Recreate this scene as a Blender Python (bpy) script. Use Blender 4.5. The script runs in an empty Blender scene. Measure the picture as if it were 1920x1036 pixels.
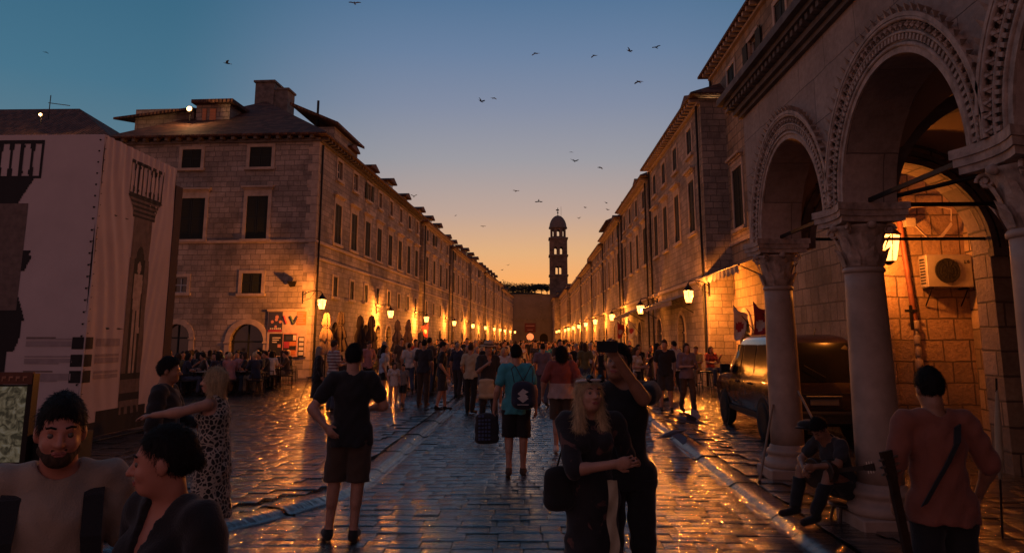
import bpy, math, random
import numpy as np
from mathutils import Vector, Matrix
random.seed(7)
PI = math.pi
scene = bpy.context.scene
COL = scene.collection

# ------------------------------------------------------------------ camera
F_PX, PX0, PY0 = 1387.0, 960.0, 398.0
CAM_Z = 1.8
PITCH = math.atan((637 - 398) / F_PX)
YAW = math.radians(1.63)
cam_d = bpy.data.cameras.new("camera")
cam = bpy.data.objects.new("camera", cam_d)
COL.objects.link(cam)
cam.location = (0, 0, CAM_Z)
cam.rotation_euler = (PI / 2 + PITCH, 0, YAW)
cam_d.sensor_width = 36
cam_d.lens = F_PX / 1920 * 36
cam_d.shift_y = -120 / 1920
cam_d.clip_start = 0.05
cam_d.clip_end = 3000
scene.camera = cam
scene.render.resolution_x, scene.render.resolution_y = 1024, 552

# ------------------------------------------------------------------ exposure
scene.view_settings.view_transform = 'Standard'
scene.view_settings.look = 'None'
scene.view_settings.exposure = 0.0
scene.view_settings.gamma = 1.0
scene.render.engine = 'CYCLES'
scene.cycles.use_denoising = True
scene.cycles.max_bounces = 6
scene.cycles.diffuse_bounces = 3
scene.cycles.glossy_bounces = 3
scene.cycles.sample_clamp_indirect = 6.0

def s2l(c):
    o = []
    for v in c[:3]:
        v = v / 255.0
        o.append(v / 12.92 if v <= 0.04045 else ((v + 0.055) / 1.055) ** 2.4)
    return tuple(o) + (1.0,)

# ------------------------------------------------------------------ sky at dusk
world = bpy.data.worlds.new("World")
scene.world = world
world.use_nodes = True
wn, wl = world.node_tree.nodes, world.node_tree.links
wn.clear()
def wnode(t, **k):
    n = wn.new(t)
    for a, b in k.items(): setattr(n, a, b)
    return n
w_out = wnode('ShaderNodeOutputWorld')
sky = wnode('ShaderNodeTexSky', sky_type='NISHITA')
sky.sun_disc = False
sky.sun_elevation = math.radians(1.0)
sky.sun_rotation = math.radians(0.0)
bg_n = wnode('ShaderNodeBackground'); bg_n.inputs[1].default_value = 0.006
wl.new(sky.outputs[0], bg_n.inputs[0])
tc = wnode('ShaderNodeTexCoord')
sep = wnode('ShaderNodeSeparateXYZ'); wl.new(tc.outputs['Generated'], sep.inputs[0])
def wmath(op, a, b=None):
    n = wnode('ShaderNodeMath', operation=op)
    for i, v in enumerate((a, b)):
        if v is None: continue
        if isinstance(v, (int, float)): n.inputs[i].default_value = v
        else: wl.new(v, n.inputs[i])
    return n.outputs[0]
def wramp(src, stops):
    n = wnode('ShaderNodeValToRGB'); cr = n.color_ramp
    cr.interpolation = 'EASE' if len(stops) == 2 else 'LINEAR'
    while len(cr.elements) < len(stops): cr.elements.new(0.5)
    for e, (p, c) in zip(cr.elements, stops):
        e.position = p; e.color = s2l(c)
    wl.new(src, n.inputs[0]); return n.outputs[0]
hz = wmath('SQRT', wmath('ADD', wmath('MULTIPLY', sep.outputs[0], sep.outputs[0]), wmath('MULTIPLY', sep.outputs[1], sep.outputs[1])))
caz = wmath('DIVIDE', sep.outputs[1], wmath('MAXIMUM', hz, 1e-4))
elv = sep.outputs[2]
r_mid = wramp(elv, [(0, (248, 152, 74)), (.063, (243, 162, 88)), (.115, (216, 168, 122)), (.168, (182, 158, 146)), (.238, (149, 149, 157)),
                    (.307, (124, 135, 158)), (.373, (101, 124, 155)), (.45, (74, 109, 144)), (1, (32, 60, 88))])
r_side = wramp(elv, [(0, (176, 124, 100)), (.1, (140, 130, 128)), (.2, (92, 120, 134)), (.3, (66, 110, 134)), (.45, (46, 94, 122)), (1, (28, 54, 80))])
r_back = wramp(elv, [(0, (168, 108, 94)), (.2, (158, 106, 98)), (.4, (114, 94, 104)), (1, (42, 60, 90))])
def wmix(f, a, b):
    n = wnode('ShaderNodeMix', data_type='RGBA')
    wl.new(f, n.inputs[0]); wl.new(a, n.inputs[6]); wl.new(b, n.inputs[7]); return n.outputs[2]
def wrange(src, a, b):
    n = wnode('ShaderNodeMapRange'); n.interpolation_type = 'SMOOTHSTEP'
    n.inputs[1].default_value = a; n.inputs[2].default_value = b; wl.new(src, n.inputs[0]); return n.outputs[0]
c1 = wmix(wrange(caz, -.4, .8), r_back, r_side)
c2 = wmix(wrange(caz, .88, 1.0), c1, r_mid)
bg_g = wnode('ShaderNodeBackground'); bg_g.inputs[1].default_value = 1.03
wl.new(c2, bg_g.inputs[0])
addw = wnode('ShaderNodeAddShader')
wl.new(bg_n.outputs[0], addw.inputs[0]); wl.new(bg_g.outputs[0], addw.inputs[1])
wl.new(addw.outputs[0], w_out.inputs[0])

# the last glow of the sun, already at the horizon behind the end of the street
sun_d = bpy.data.lights.new("sun", 'SUN'); sun_d.energy = 0.05; sun_d.angle = math.radians(8)
sun_d.color = (1.0, .55, .3)
sun_o = bpy.data.objects.new("sun", sun_d); COL.objects.link(sun_o)
sun_o.rotation_euler = (math.radians(-88), 0, 0)

# ------------------------------------------------------------------ pixel -> place (used only to survey positions)
CAM_M = Matrix.Rotation(YAW, 3, 'Z') @ Matrix.Rotation(PI / 2 + PITCH, 3, 'X')
def ray(px, py):
    return CAM_M @ Vector(((px - PX0) / F_PX, (PY0 - py) / F_PX, -1.0))
def P(px, py, Y):
    d = ray(px, py); return Vector((0, 0, CAM_Z)) + d * (Y / d.y)
def G(px, py, z=0.0):
    d = ray(px, py); return Vector((0, 0, CAM_Z)) + d * ((z - CAM_Z) / d.z)

# ------------------------------------------------------------------ mesh builder
class MB:
    def __init__(self): self.v, self.f, self.m, self.s = [], [], [], []
    def add(self, vs, fs, mi=0, smooth=False, T=None):
        b = len(self.v)
        if T is not None: vs = [T @ Vector(p) for p in vs]
        self.v.extend([tuple(p) for p in vs])
        for f in fs:
            self.f.append(tuple(b + i for i in f)); self.m.append(mi); self.s.append(smooth)
    def quad(self, a, b, c, d, mi=0, T=None): self.add([a, b, c, d], [(0, 1, 2, 3)], mi, False, T)
    def box(self, x0, x1, y0, y1, z0, z1, mi=0, T=None):
        vs = [(x, y, z) for z in (z0, z1) for y in (y0, y1) for x in (x0, x1)]
        self.add(vs, [(0, 2, 3, 1), (4, 5, 7, 6), (0, 1, 5, 4), (2, 6, 7, 3), (0, 4, 6, 2), (1, 3, 7, 5)], mi, False, T)
    def bevbox(self, x0, x1, y0, y1, z0, z1, b=.01, mi=0, T=None):
        # box with chamfered vertical and horizontal edges
        rings = []
        for z, i in ((z0, b), (z0 + b, 0), (z1 - b, 0), (z1, b)):
            rings.append([(x0 + i + b, y0 + i, z), (x1 - i - b, y0 + i, z), (x1 - i, y0 + i + b, z), (x1 - i, y1 - i - b, z),
                          (x1 - i - b, y1 - i, z), (x0 + i + b, y1 - i, z), (x0 + i, y1 - i - b, z), (x0 + i, y0 + i + b, z)])
        vs = [p for r in rings for p in r]; fs = []
        for k in range(3):
            for j in range(8):
                a, c = k * 8 + j, k * 8 + (j + 1) % 8
                fs.append((a, c, c + 8, a + 8))
        fs.append(tuple(range(7, -1, -1))); fs.append(tuple(range(24, 32)))
        self.add(vs, fs, mi, False, T)
    def tube(self, p0, p1, r0, r1=None, n=8, mi=0, cap=True, T=None, smooth=True):
        r1 = r0 if r1 is None else r1
        p0, p1 = Vector(p0), Vector(p1); d = (p1 - p0)
        if d.length < 1e-6: return
        d.normalize(); a = d.orthogonal().normalized(); b = d.cross(a)
        vs = []
        for p, r in ((p0, r0), (p1, r1)):
            for k in range(n):
                t = 2 * PI * k / n; vs.append(p + a * (r * math.cos(t)) + b * (r * math.sin(t)))
        fs = [(k, (k + 1) % n, n + (k + 1) % n, n + k) for k in range(n)]
        self.add(vs, fs, mi, smooth, T)
        if cap: self.add(vs[:n], [tuple(range(n - 1, -1, -1))], mi, False, T); self.add(vs[n:], [tuple(range(n))], mi, False, T)
    def path(self, pts, r, n=6, mi=0, T=None):
        for a, b in zip(pts[:-1], pts[1:]): self.tube(a, b, r, r, n, mi, True, T)
    def lathe(self, prof, c=(0, 0, 0), n=24, mi=0, T=None, smooth=True, sx=1, sy=1, rot=0):
        vs, fs = [], []
        for r, z in prof:
            for k in range(n):
                t = 2 * PI * k / n + rot; vs.append((c[0] + sx * r * math.cos(t), c[1] + sy * r * math.sin(t), c[2] + z))
        for i in range(len(prof) - 1):
            for k in range(n):
                a, b = i * n + k, i * n + (k + 1) % n
                fs.append((a, b, b + n, a + n))
        fs.append(tuple(range(n - 1, -1, -1))); fs.append(tuple(range((len(prof) - 1) * n, len(prof) * n)))
        self.add(vs, fs, mi, smooth, T)
    def prism(self, pts, y0, y1, mi=0, T=None, smooth=False):
        # polygon pts (x,z) extruded along y
        n = len(pts)
        vs = [(x, y0, z) for x, z in pts] + [(x, y1, z) for x, z in pts]
        fs = [tuple(range(n)), tuple(range(2 * n - 1, n - 1, -1))] + [(k + n, (k + 1) % n + n, (k + 1) % n, k) for k in range(n)]
        self.add(vs, fs, mi, smooth, T)
    def mesh(self, name, mats, uvscale=1.0):
        me = bpy.data.meshes.new(name)
        me.from_pydata(self.v, [], self.f)
        if not isinstance(mats, (list, tuple)): mats = [mats]
        for m in mats: me.materials.append(m)
        n = len(me.polygons)
        if n:
            me.polygons.foreach_set('material_index', self.m)
            me.polygons.foreach_set('use_smooth', self.s)
            # box-projected UVs in metres
            nl = len(me.loops)
            vi = np.empty(nl, np.int32); me.loops.foreach_get('vertex_index', vi)
            co = np.array(self.v, np.float64)[vi]
            nr = np.empty(n * 3); me.polygons.foreach_get('normal', nr); nr = np.abs(nr.reshape(-1, 3))
            lt = np.empty(n, np.int32); me.polygons.foreach_get('loop_total', lt)
            nn = np.repeat(nr, lt, axis=0)
            uv = np.empty((nl, 2))
            zt = nn[:, 2] > 0.75
            xt = (~zt) & (nn[:, 0] > nn[:, 1])
            yt = ~(zt | xt)
            uv[zt] = co[zt][:, (0, 1)]; uv[xt] = co[xt][:, (1, 2)]; uv[yt] = co[yt][:, (0, 2)]
            l = me.uv_layers.new(name='UVMap'); l.data.foreach_set('uv', uv.ravel())
        me.update(); return me
    def build(self, name, mats, parent=None, loc=(0, 0, 0), rz=0.0):
        return link(name, self.mesh(name, mats), parent, loc, rz)

def link(name, me, parent=None, loc=(0, 0, 0), rz=0.0):
    o = bpy.data.objects.new(name, me); COL.objects.link(o)
    o.location = loc; o.rotation_euler = (0, 0, rz)
    if parent is not None: o.parent = parent
    return o
def tag(o, label=None, cat=None, group=None, kind=None):
    if label: o['label'] = label
    if cat: o['category'] = cat
    if group: o['group'] = group
    if kind: o['kind'] = kind
    return o
def empty(name, loc=(0, 0, 0), rz=0.0):
    o = bpy.data.objects.new(name, None); COL.objects.link(o)
    o.location = loc; o.rotation_euler = (0, 0, rz); o.empty_display_size = .3
    return o
def copy_tree(o, parent=None):
    c = o.copy(); COL.objects.link(c)
    if parent is not None:
        c.parent = parent; c.matrix_parent_inverse = o.matrix_parent_inverse
    for ch in o.children: copy_tree(ch, c)
    return c

# ------------------------------------------------------------------ materials
def new_mat(name):
    m = bpy.data.materials.new(name); m.use_nodes = True
    nt = m.node_tree; b = nt.nodes['Principled BSDF']
    return m, nt, b
def nd(nt, t, ins=None, **k):
    n = nt.nodes.new(t)
    for a, b in k.items(): setattr(n, a, b)
    for a, b in (ins or {}).items():
        if isinstance(b, bpy.types.NodeSocket): nt.links.new(b, n.inputs[a])
        else: n.inputs[a].default_value = b
    return n
def ramp(nt, src, stops):
    n = nt.nodes.new('ShaderNodeValToRGB'); cr = n.color_ramp
    while len(cr.elements) < len(stops): cr.elements.new(.5)
    for e, (p, c) in zip(cr.elements, stops): e.position = p; e.color = c if len(c) == 4 else tuple(c) + (1,)
    nt.links.new(src, n.inputs[0]); return n
def mixc(nt, f, a, b, mode='MIX'):
    n = nt.nodes.new('ShaderNodeMix'); n.data_type = 'RGBA'; n.blend_type = mode
    for i, v in ((0, f), (6, a), (7, b)):
        if isinstance(v, bpy.types.NodeSocket): nt.links.new(v, n.inputs[i])
        else: n.inputs[i].default_value = v if i == 0 else (tuple(v) + (1,))[:4]
    return n.outputs[2]

def plain(name, col, rough=.7, metal=0.0, noise=.15, scale=6.0, bump=.0, spec=.5, coat=0.0):
    m, nt, b = new_mat(name)
    t = nd(nt, 'ShaderNodeTexCoord')
    nz = nd(nt, 'ShaderNodeTexNoise', {'Vector': t.outputs['Object'], 'Scale': scale, 'Detail': 5.0, 'Roughness': .6})
    c = tuple(col)
    r = ramp(nt, nz.outputs[0], [(.3, tuple(x * (1 - noise) for x in c)), (.7, tuple(min(1, x * (1 + noise)) for x in c))])
    nt.links.new(r.outputs[0], b.inputs['Base Color'])
    b.inputs['Roughness'].default_value = rough; b.inputs['Metallic'].default_value = metal
    b.inputs['Specular IOR Level'].default_value = spec
    b.inputs['Coat Weight'].default_value = coat
    if bump:
        bp = nd(nt, 'ShaderNodeBump', {'Height': nz.outputs[0], 'Strength': bump, 'Distance': .02})
        nt.links.new(bp.outputs[0], b.inputs['Normal'])
    return m

def stone_blocks(name, base, bw=.55, bh=.27, mortar=.012, var=.25, stain=.5, bump=.6, seed=0.0):
    """coursed ashlar, each block its own tone, weathered edges"""
    m, nt, b = new_mat(name)
    uv = nd(nt, 'ShaderNodeUVMap', uv_map='UVMap')
    n0 = nd(nt, 'ShaderNodeTexNoise', {'Vector': uv.outputs[0], 'Scale': 2.3, 'Detail': 3.0})
    off = nd(nt, 'ShaderNodeVectorMath', {0: n0.outputs['Color'], 1: (.5, .5, .5)}, operation='SUBTRACT')
    sc = nd(nt, 'ShaderNodeVectorMath', {0: off.outputs[0], 'Scale': .05}, operation='SCALE')
    ad = nd(nt, 'ShaderNodeVectorMath', {0: uv.outputs[0], 1: sc.outputs[0]}, operation='ADD')
    br = nd(nt, 'ShaderNodeTexBrick', {'Vector': ad.outputs[0], 'Scale': 1.0, 'Mortar Size': mortar, 'Mortar Smooth': .35, 'Bias': 0.0,
                                       'Brick Width': bw, 'Row Height': bh, 'Color1': (0, 0, 0, 1), 'Color2': (1, 1, 1, 1), 'Mortar': (.5, .5, .5, 1)})
    br.offset = .5; br.squash = .7; br.squash_frequency = 3
    r = ramp(nt, br.outputs[0], [(0, tuple(x * (1 - var) for x in base)), (.5, base), (1, tuple(x * (1 + var * .7) for x in base))])
    n1 = nd(nt, 'ShaderNodeTexNoise', {'Vector': uv.outputs[0], 'Scale': .55, 'Detail': 8.0, 'Roughness': .65})
    st = ramp(nt, n1.outputs[0], [(.35, (1 - stain,) * 3), (.62, (1.08, 1.05, 1.0))])
    c = mixc(nt, 1.0, r.outputs[0], st.outputs[0], 'MULTIPLY')
    n2 = nd(nt, 'ShaderNodeTexNoise', {'Vector': uv.outputs[0], 'Scale': 14.0, 'Detail': 6.0, 'Roughness': .7})
    sp = ramp(nt, n2.outputs[0], [(.3, (.72, .7, .68)), (.6, (1.06, 1.06, 1.06))])
    c = mixc(nt, .8, c, sp.outputs[0], 'MULTIPLY')
    c = mixc(nt, br.outputs['Fac'], c, tuple(x * .3 for x in base))
    nt.links.new(c, b.inputs['Base Color'])
    b.inputs['Roughness'].default_value = .85
    inv = nd(nt, 'ShaderNodeMath', {0: 1.0, 1: br.outputs['Fac']}, operation='SUBTRACT')
    mm = nd(nt, 'ShaderNodeMath', {0: n2.outputs[0], 1: .5, 2: inv.outputs[0]}, operation='MULTIPLY_ADD')
    mm2 = nd(nt, 'ShaderNodeMath', {0: br.outputs[0], 1: .35, 2: mm.outputs[0]}, operation='MULTIPLY_ADD')
    bp = nd(nt, 'ShaderNodeBump', {'Height': mm2.outputs[0], 'Strength': bump, 'Distance': .03})
    nt.links.new(bp.outputs[0], b.inputs['Normal'])
    return m

def louvre(name, col, pitch=.07, rough=.5):
    m, nt, b = new_mat(name)
    uv = nd(nt, 'ShaderNodeUVMap', uv_map='UVMap')
    w = nd(nt, 'ShaderNodeTexWave', {'Vector': uv.outputs[0], 'Scale': 1 / pitch / 3.2, 'Distortion': 0.0}, bands_direction='Y', wave_profile='SAW')
    r = ramp(nt, w.outputs[1], [(0, tuple(x * .35 for x in col)), (.25, col), (1, tuple(min(1, x * 1.5) for x in col))])
    nt.links.new(r.outputs[0], b.inputs['Base Color']); b.inputs['Roughness'].default_value = rough
    bp = nd(nt, 'ShaderNodeBump', {'Height': w.outputs[1], 'Strength': .8, 'Distance': .02})
    nt.links.new(bp.outputs[0], b.inputs['Normal']); return m

def rooftile(name):
    m, nt, b = new_mat(name)
    uv = nd(nt, 'ShaderNodeTexCoord')
    w1 = nd(nt, 'ShaderNodeTexWave', {'Vector': uv.outputs['UV'], 'Scale': 1.55, 'Distortion': .6, 'Detail': 1.0}, bands_direction='X')
    w2 = nd(nt, 'ShaderNodeTexWave', {'Vector': uv.outputs['UV'], 'Scale': .9, 'Distortion': .8}, bands_direction='Y', wave_profile='SAW')
    br = nd(nt, 'ShaderNodeTexBrick', {'Vector': uv.outputs['UV'], 'Scale': 1.0, 'Brick Width': .2, 'Row Height': .36, 'Mortar Size': .004, 'Color1': (0, 0, 0, 1), 'Color2': (1, 1, 1, 1)})
    r = ramp(nt, br.outputs[0], [(0, (.045, .02, .014)), (.5, (.085, .036, .022)), (1, (.14, .065, .04))])
    nt.links.new(r.outputs[0], b.inputs['Base Color']); b.inputs['Roughness'].default_value = .8
    a = nd(nt, 'ShaderNodeMath', {0: w1.outputs[1], 1: w2.outputs[1]}, operation='ADD')
    bp = nd(nt, 'ShaderNodeBump', {'Height': a.outputs[0], 'Strength': 1.0, 'Distance': .06})
    nt.links.new(bp.outputs[0], b.inputs['Normal']); return m

def emis(name, col, strength):
    m, nt, b = new_mat(name)
    b.inputs['Base Color'].default_value = tuple(col) + (1,)
    b.inputs['Emission Color'].default_value = tuple(col) + (1,)
    b.inputs['Emission Strength'].default_value = strength
    return m

def wet_stone(name, bricks=False):
    m, nt, b = new_mat(name)
    t = nd(nt, 'ShaderNodeTexCoord')
    n1 = nd(nt, 'ShaderNodeTexNoise', {'Vector': t.outputs['Object'], 'Scale': 1.1, 'Detail': 7.0, 'Roughness': .62})
    n2 = nd(nt, 'ShaderNodeTexNoise', {'Vector': t.outputs['Object'], 'Scale': 30.0, 'Detail': 6.0, 'Roughness': .7})
    mpg = nd(nt, 'ShaderNodeMapping', {0: t.outputs['Object'], 3: (2.2, 11.0, 1.0)})
    n3 = nd(nt, 'ShaderNodeTexNoise', {'Vector': mpg.outputs[0], 'Scale': 1.0, 'Detail': 5.0, 'Roughness': .55})
    at = nd(nt, 'ShaderNodeAttribute', attribute_name='tone')
    base = ramp(nt, n1.outputs[0], [(.3, (.025, .021, .019)), (.7, (.085, .072, .062))])
    c = mixc(nt, 1.0, base.outputs[0], at.outputs['Color'], 'MULTIPLY') if not bricks else base.outputs[0]
    sp = ramp(nt, n2.outputs[0], [(.35, (.6, .6, .6)), (.65, (1.15, 1.15, 1.15))])
    c = mixc(nt, 1.0, c, sp.outputs[0], 'MULTIPLY')
    nt.links.new(c, b.inputs['Base Color'])
    rr = ramp(nt, n1.outputs[0], [(.36, (.09,) * 3), (.68, (.24,) * 3)])
    nt.links.new(rr.outputs[0], b.inputs['Roughness'])
    b.inputs['Specular IOR Level'].default_value = .8
    b.inputs['Coat Weight'].default_value = .7; b.inputs['Coat Roughness'].default_value = .13; b.inputs['Coat IOR'].default_value = 1.4
    h = nd(nt, 'ShaderNodeMath', {0: n3.outputs[0], 1: 5.5, 2: n2.outputs[0]}, operation='MULTIPLY_ADD')
    hh = h.outputs[0]
    if bricks:
        br = nd(nt, 'ShaderNodeTexBrick', {'Vector': t.outputs['Object'], 'Scale': 1.0, 'Brick Width': .5, 'Row Height': .42, 'Mortar Size': .03, 'Mortar Smooth': .8,
                                           'Color1': (0, 0, 0, 1), 'Color2': (1, 1, 1, 1)})
        q = nd(nt, 'ShaderNodeMath', {0: br.outputs['Fac'], 1: -3.0, 2: hh}, operation='MULTIPLY_ADD'); hh = q.outputs[0]
    bp = nd(nt, 'ShaderNodeBump', {'Height': hh, 'Strength': .75, 'Distance': .0075})
    nt.links.new(bp.outputs[0], b.inputs['Normal']); nt.links.new(bp.outputs[0], b.inputs['Coat Normal'])
    return m

M = {}
M['stone_l'] = stone_blocks('limestone_blocks', (.36, .31, .28), .47, .25, .012, .26, .6, .8)
M['stone_r'] = stone_blocks('limestone_blocks_warm', (.35, .30, .268), .48, .25, .012, .26, .55, .8)
M['stone_old'] = stone_blocks('limestone_weathered', (.38, .29, .21), .62, .33, .016, .3, .55, .9)
M['trim'] = plain('cut_stone_trim', (.40, .32, .26), .8, noise=.25, scale=3, bump=.3)
M['trim_dark'] = plain('dark_stone', (.13, .11, .10), .85, noise=.4, scale=4, bump=.5)  # darker stone tone for cornices, chimneys and mouldings
M['plaster'] = stone_blocks('smooth_palace_stone', (.44, .35, .31), 1.1, .52, .006, .10, .5, .5)
M['vault'] = plain('vault_plaster', (.34, .24, .17), .9, noise=.15, scale=1.0, bump=.1)
M['column'] = plain('column_stone', (.36, .27, .215), .6, noise=.35, scale=2.2, bump=.3)
M['carved'] = plain('carved_stone', (.41, .315, .26), .8, noise=.4, scale=9, bump=.8)
M['shutter'] = louvre('shutter_paint', (.008, .013, .011), rough=.8)
M['shutter_b'] = louvre('shutter_paint_brown', (.025, .018, .014))
M['glass'] = plain('window_glass', (.012, .014, .018), .08, noise=.1, spec=.8)
M['dark'] = plain('dark_interior', (.012, .010, .009), .9)
M['white_wood'] = plain('white_painted_wood', (.45, .44, .42), .6)
M['roof'] = rooftile('clay_roof_tiles')
M['glass_dark'] = plain('tinted_glass', (.008, .008, .009), .16, noise=.1, spec=.12)
M['iron'] = plain('black_iron', (.015, .014, .014), .5, metal=.6)
M['lamp_glass'] = None
LAMP_W, LAMP_C = 1120.0, (1.0, .29, .04)
def lamp_glass():
    m, nt, b = new_mat('lit_lantern_glass'); nt.nodes.remove(b)
    e = nd(nt, 'ShaderNodeEmission', {'Color': (1.0, .33, .07, 1), 'Strength': 3.6})
    t = nd(nt, 'ShaderNodeBsdfTransparent', {'Color': (.85, .8, .7, 1)})
    a = nd(nt, 'ShaderNodeAddShader', {0: e.outputs[0], 1: t.outputs[0]})
    nt.links.new(a.outputs[0], nt.nodes['Material Output'].inputs[0]); return m
M['lamp_glass'] = lamp_glass()
M['lamp_far'] = M['lamp_glass']
M['wet'] = wet_stone('wet_paving_stone')
M['wet_far'] = wet_stone('wet_paving_far', True)
M['joint'] = plain('wet_joint_dirt', (.02, .017, .015), .5, noise=.3, scale=20)
# ================================================================== street geometry
# left house line runs X = -11.77 + .0469 Y, right house line X = 6.7 - .005 Y
def XL(Y): return -11.77 + .0469 * Y
def XR(Y): return 6.7 - .005 * Y

def left_kerb(y):
    if y > 10: return -2.25 - .0008 * (y - 10)
    return -2.25 - .19 * (10 - y) ** 1.75
def right_kerb(y): return 2.62 + .022 * (y - 10)

def ground_z(x, y):
    k = 0.0
    xl, xr = left_kerb(y), right_kerb(y)
    if x < xl: k = min(1, (xl - x) / .5)
    elif x > xr: k = min(1, (x - xr) / .5)
    z = .05 * k - .035 * (1 - k) * min(1, abs((x - (xl + xr) / 2) / ((xr - xl) / 2)) ** 3)
    return z + .006 * math.sin(x * 1.3 + .7 * math.sin(y * .8)) + .006 * math.sin(y * .9 + x * .4)

def paving():
    rnd = random.Random(3)
    NP = 5
    par = np.array([0, .045, .5, .955, 1.0])
    V, Fc, tone = [], [], []
    base = 0
    def stone(cx0, cx1, cy0, cy1, gap, shear):
        nonlocal base
        tx, ty = rnd.gauss(0, .004), rnd.gauss(0, .023)
        dz = rnd.gauss(0, .0022)
        tn = rnd.uniform(.7, 1.3)
        mx, my = (cx0 + cx1) / 2, (cy0 + cy1) / 2
        for j in range(NP):
            for i in range(NP):
                x = cx0 + gap + (cx1 - cx0 - 2 * gap) * par[i]
                y = cy0 + gap + (cy1 - cy0 - 2 * gap) * par[j]
                edge = (i in (0, NP - 1)) or (j in (0, NP - 1))
                mid = (i == 2) + (j == 2)
                z = ground_z(mx, my) + dz + (x - mx) * tx + (y - my) * ty + (-.0045 if edge else .0004 * mid)
                V.append((x, y + shear * (x - mx) * 0 + .0, z)); 
        for j in range(NP - 1):
            for i in range(NP - 1):
                a = base + j * NP + i
                Fc.append((a, a + 1, a + NP + 1, a + NP)); tone.append(tn)
        base += NP * NP
    y = .8
    row = 0
    while y < 46:
        far = y > 26
        dy = .25 + rnd.uniform(-.035, .04)
        xl, xr = left_kerb(y + dy / 2), right_kerb(y + dy / 2)
        for x0, x1, w in ((xl + .22, xr - .2, .29), (xr + .2, min(XR(y) + 1.6, 9.2), .35), (max(-15.5, -4 - y * .75), xl - .22, .35)):
            if x1 - x0 < .3: continue
            x = x0
            while x < x1 - .02:
                ww = w * rnd.uniform(.65, 1.45)
                if x + ww > x1 - .18: ww = x1 - x
                stone(x, x + ww, y, y + dy, .003, 0)
                x += ww
        y += dy; row += 1
    me = bpy.data.meshes.new('paving'); me.from_pydata(V, [], Fc)
    me.materials.append(M['wet'])
    me.polygons.foreach_set('use_smooth', [True] * len(Fc))
    at = me.attributes.new('tone', 'FLOAT_COLOR', 'FACE')
    arr = np.ones((len(Fc), 4), np.float32); arr[:, :3] = np.array(tone, np.float32)[:, None]
    at.data.foreach_set('color', arr.ravel())
    o = link('paving', me); tag(o, kind='structure')
paving()

# the bedding under and beyond the modelled stones, out to the horizon
g = MB()
g.quad((-1500, -40, -.075), (1500, -40, -.075), (1500, 46.2, -.075), (-1500, 46.2, -.075), 1)
g.quad((-1500, 46.2, -.004), (1500, 46.2, -.004), (1500, 1800, -.004), (-1500, 1800, -.004), 0)
g.quad((-1500, 46.2, -.075), (1500, 46.2, -.075), (1500, 46.2, -.004), (-1500, 46.2, -.004), 1)
go = g.build('ground', [M['wet_far'], M['wet']]); tag(go, kind='structure')
# kerb-like gutter stones along both sides of the carriageway
def gutter(fx, y0, y1, name, mir=False):
    mb = MB(); rnd = random.Random(11)
    y = y0
    while y < y1:
        L = rnd.uniform(.7, 1.3) if y < 60 else 4
        n = 5
        prof = [(-.23, -.06), (-.225, .012), (-.19, .03), (0, .034), (.05, .026), (.085, .004), (.11, -.016), (.16, -.022), (.215, -.008), (.23, -.06)]
        if mir: prof = [(-a_, b_) for a_, b_ in reversed(prof)]
        vs, fs = [], []
        dz = rnd.gauss(0, .006); dx = rnd.gauss(0, .006)
        for k in range(n):
            yy = y + .012 + (L - .024) * k / (n - 1)
            d = -.008 if k in (0, n - 1) else 0
            cx = fx(yy); sl = (fx(yy + .05) - fx(yy - .05)) / .1
            nx, ny = 1 / math.hypot(1, sl), -sl / math.hypot(1, sl)
            for px, pz in prof:
                vs.append((cx + dx + px * nx, yy + px * ny, pz + dz + d - .012))
        m = len(prof)
        for k in range(n - 1):
            for j in range(m - 1):
                a = k * m + j; fs.append((a, a + 1, a + m + 1, a + m))
        mb.add(vs, fs, 0, True)
        y += L
    me = mb.mesh(name, M['wet_kerb']); o = link(name, me); tag(o, kind='structure')
M['wet_kerb'] = wet_stone('wet_gutter_stone', False)
M['wet_kerb'].node_tree.nodes['Principled BSDF'].inputs['Roughness'].default_value = .3
# no tone attribute on these meshes: use the plain colour
for _m in ('wet_kerb',):
    nt = M[_m].node_tree
    for n in nt.nodes:
        if n.type == 'ATTRIBUTE': n.attribute_name = ''
    for l in list(nt.links):
        if l.from_node.type == 'ATTRIBUTE':
            to = l.to_socket; nt.links.remove(l); to.default_value = (1.5, 1.45, 1.4, 1)
gutter(lambda y: left_kerb(y), 3.6, 150, 'kerb_left')
gutter(lambda y: right_kerb(y), 1.0, 150, 'kerb_right', True)
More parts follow.
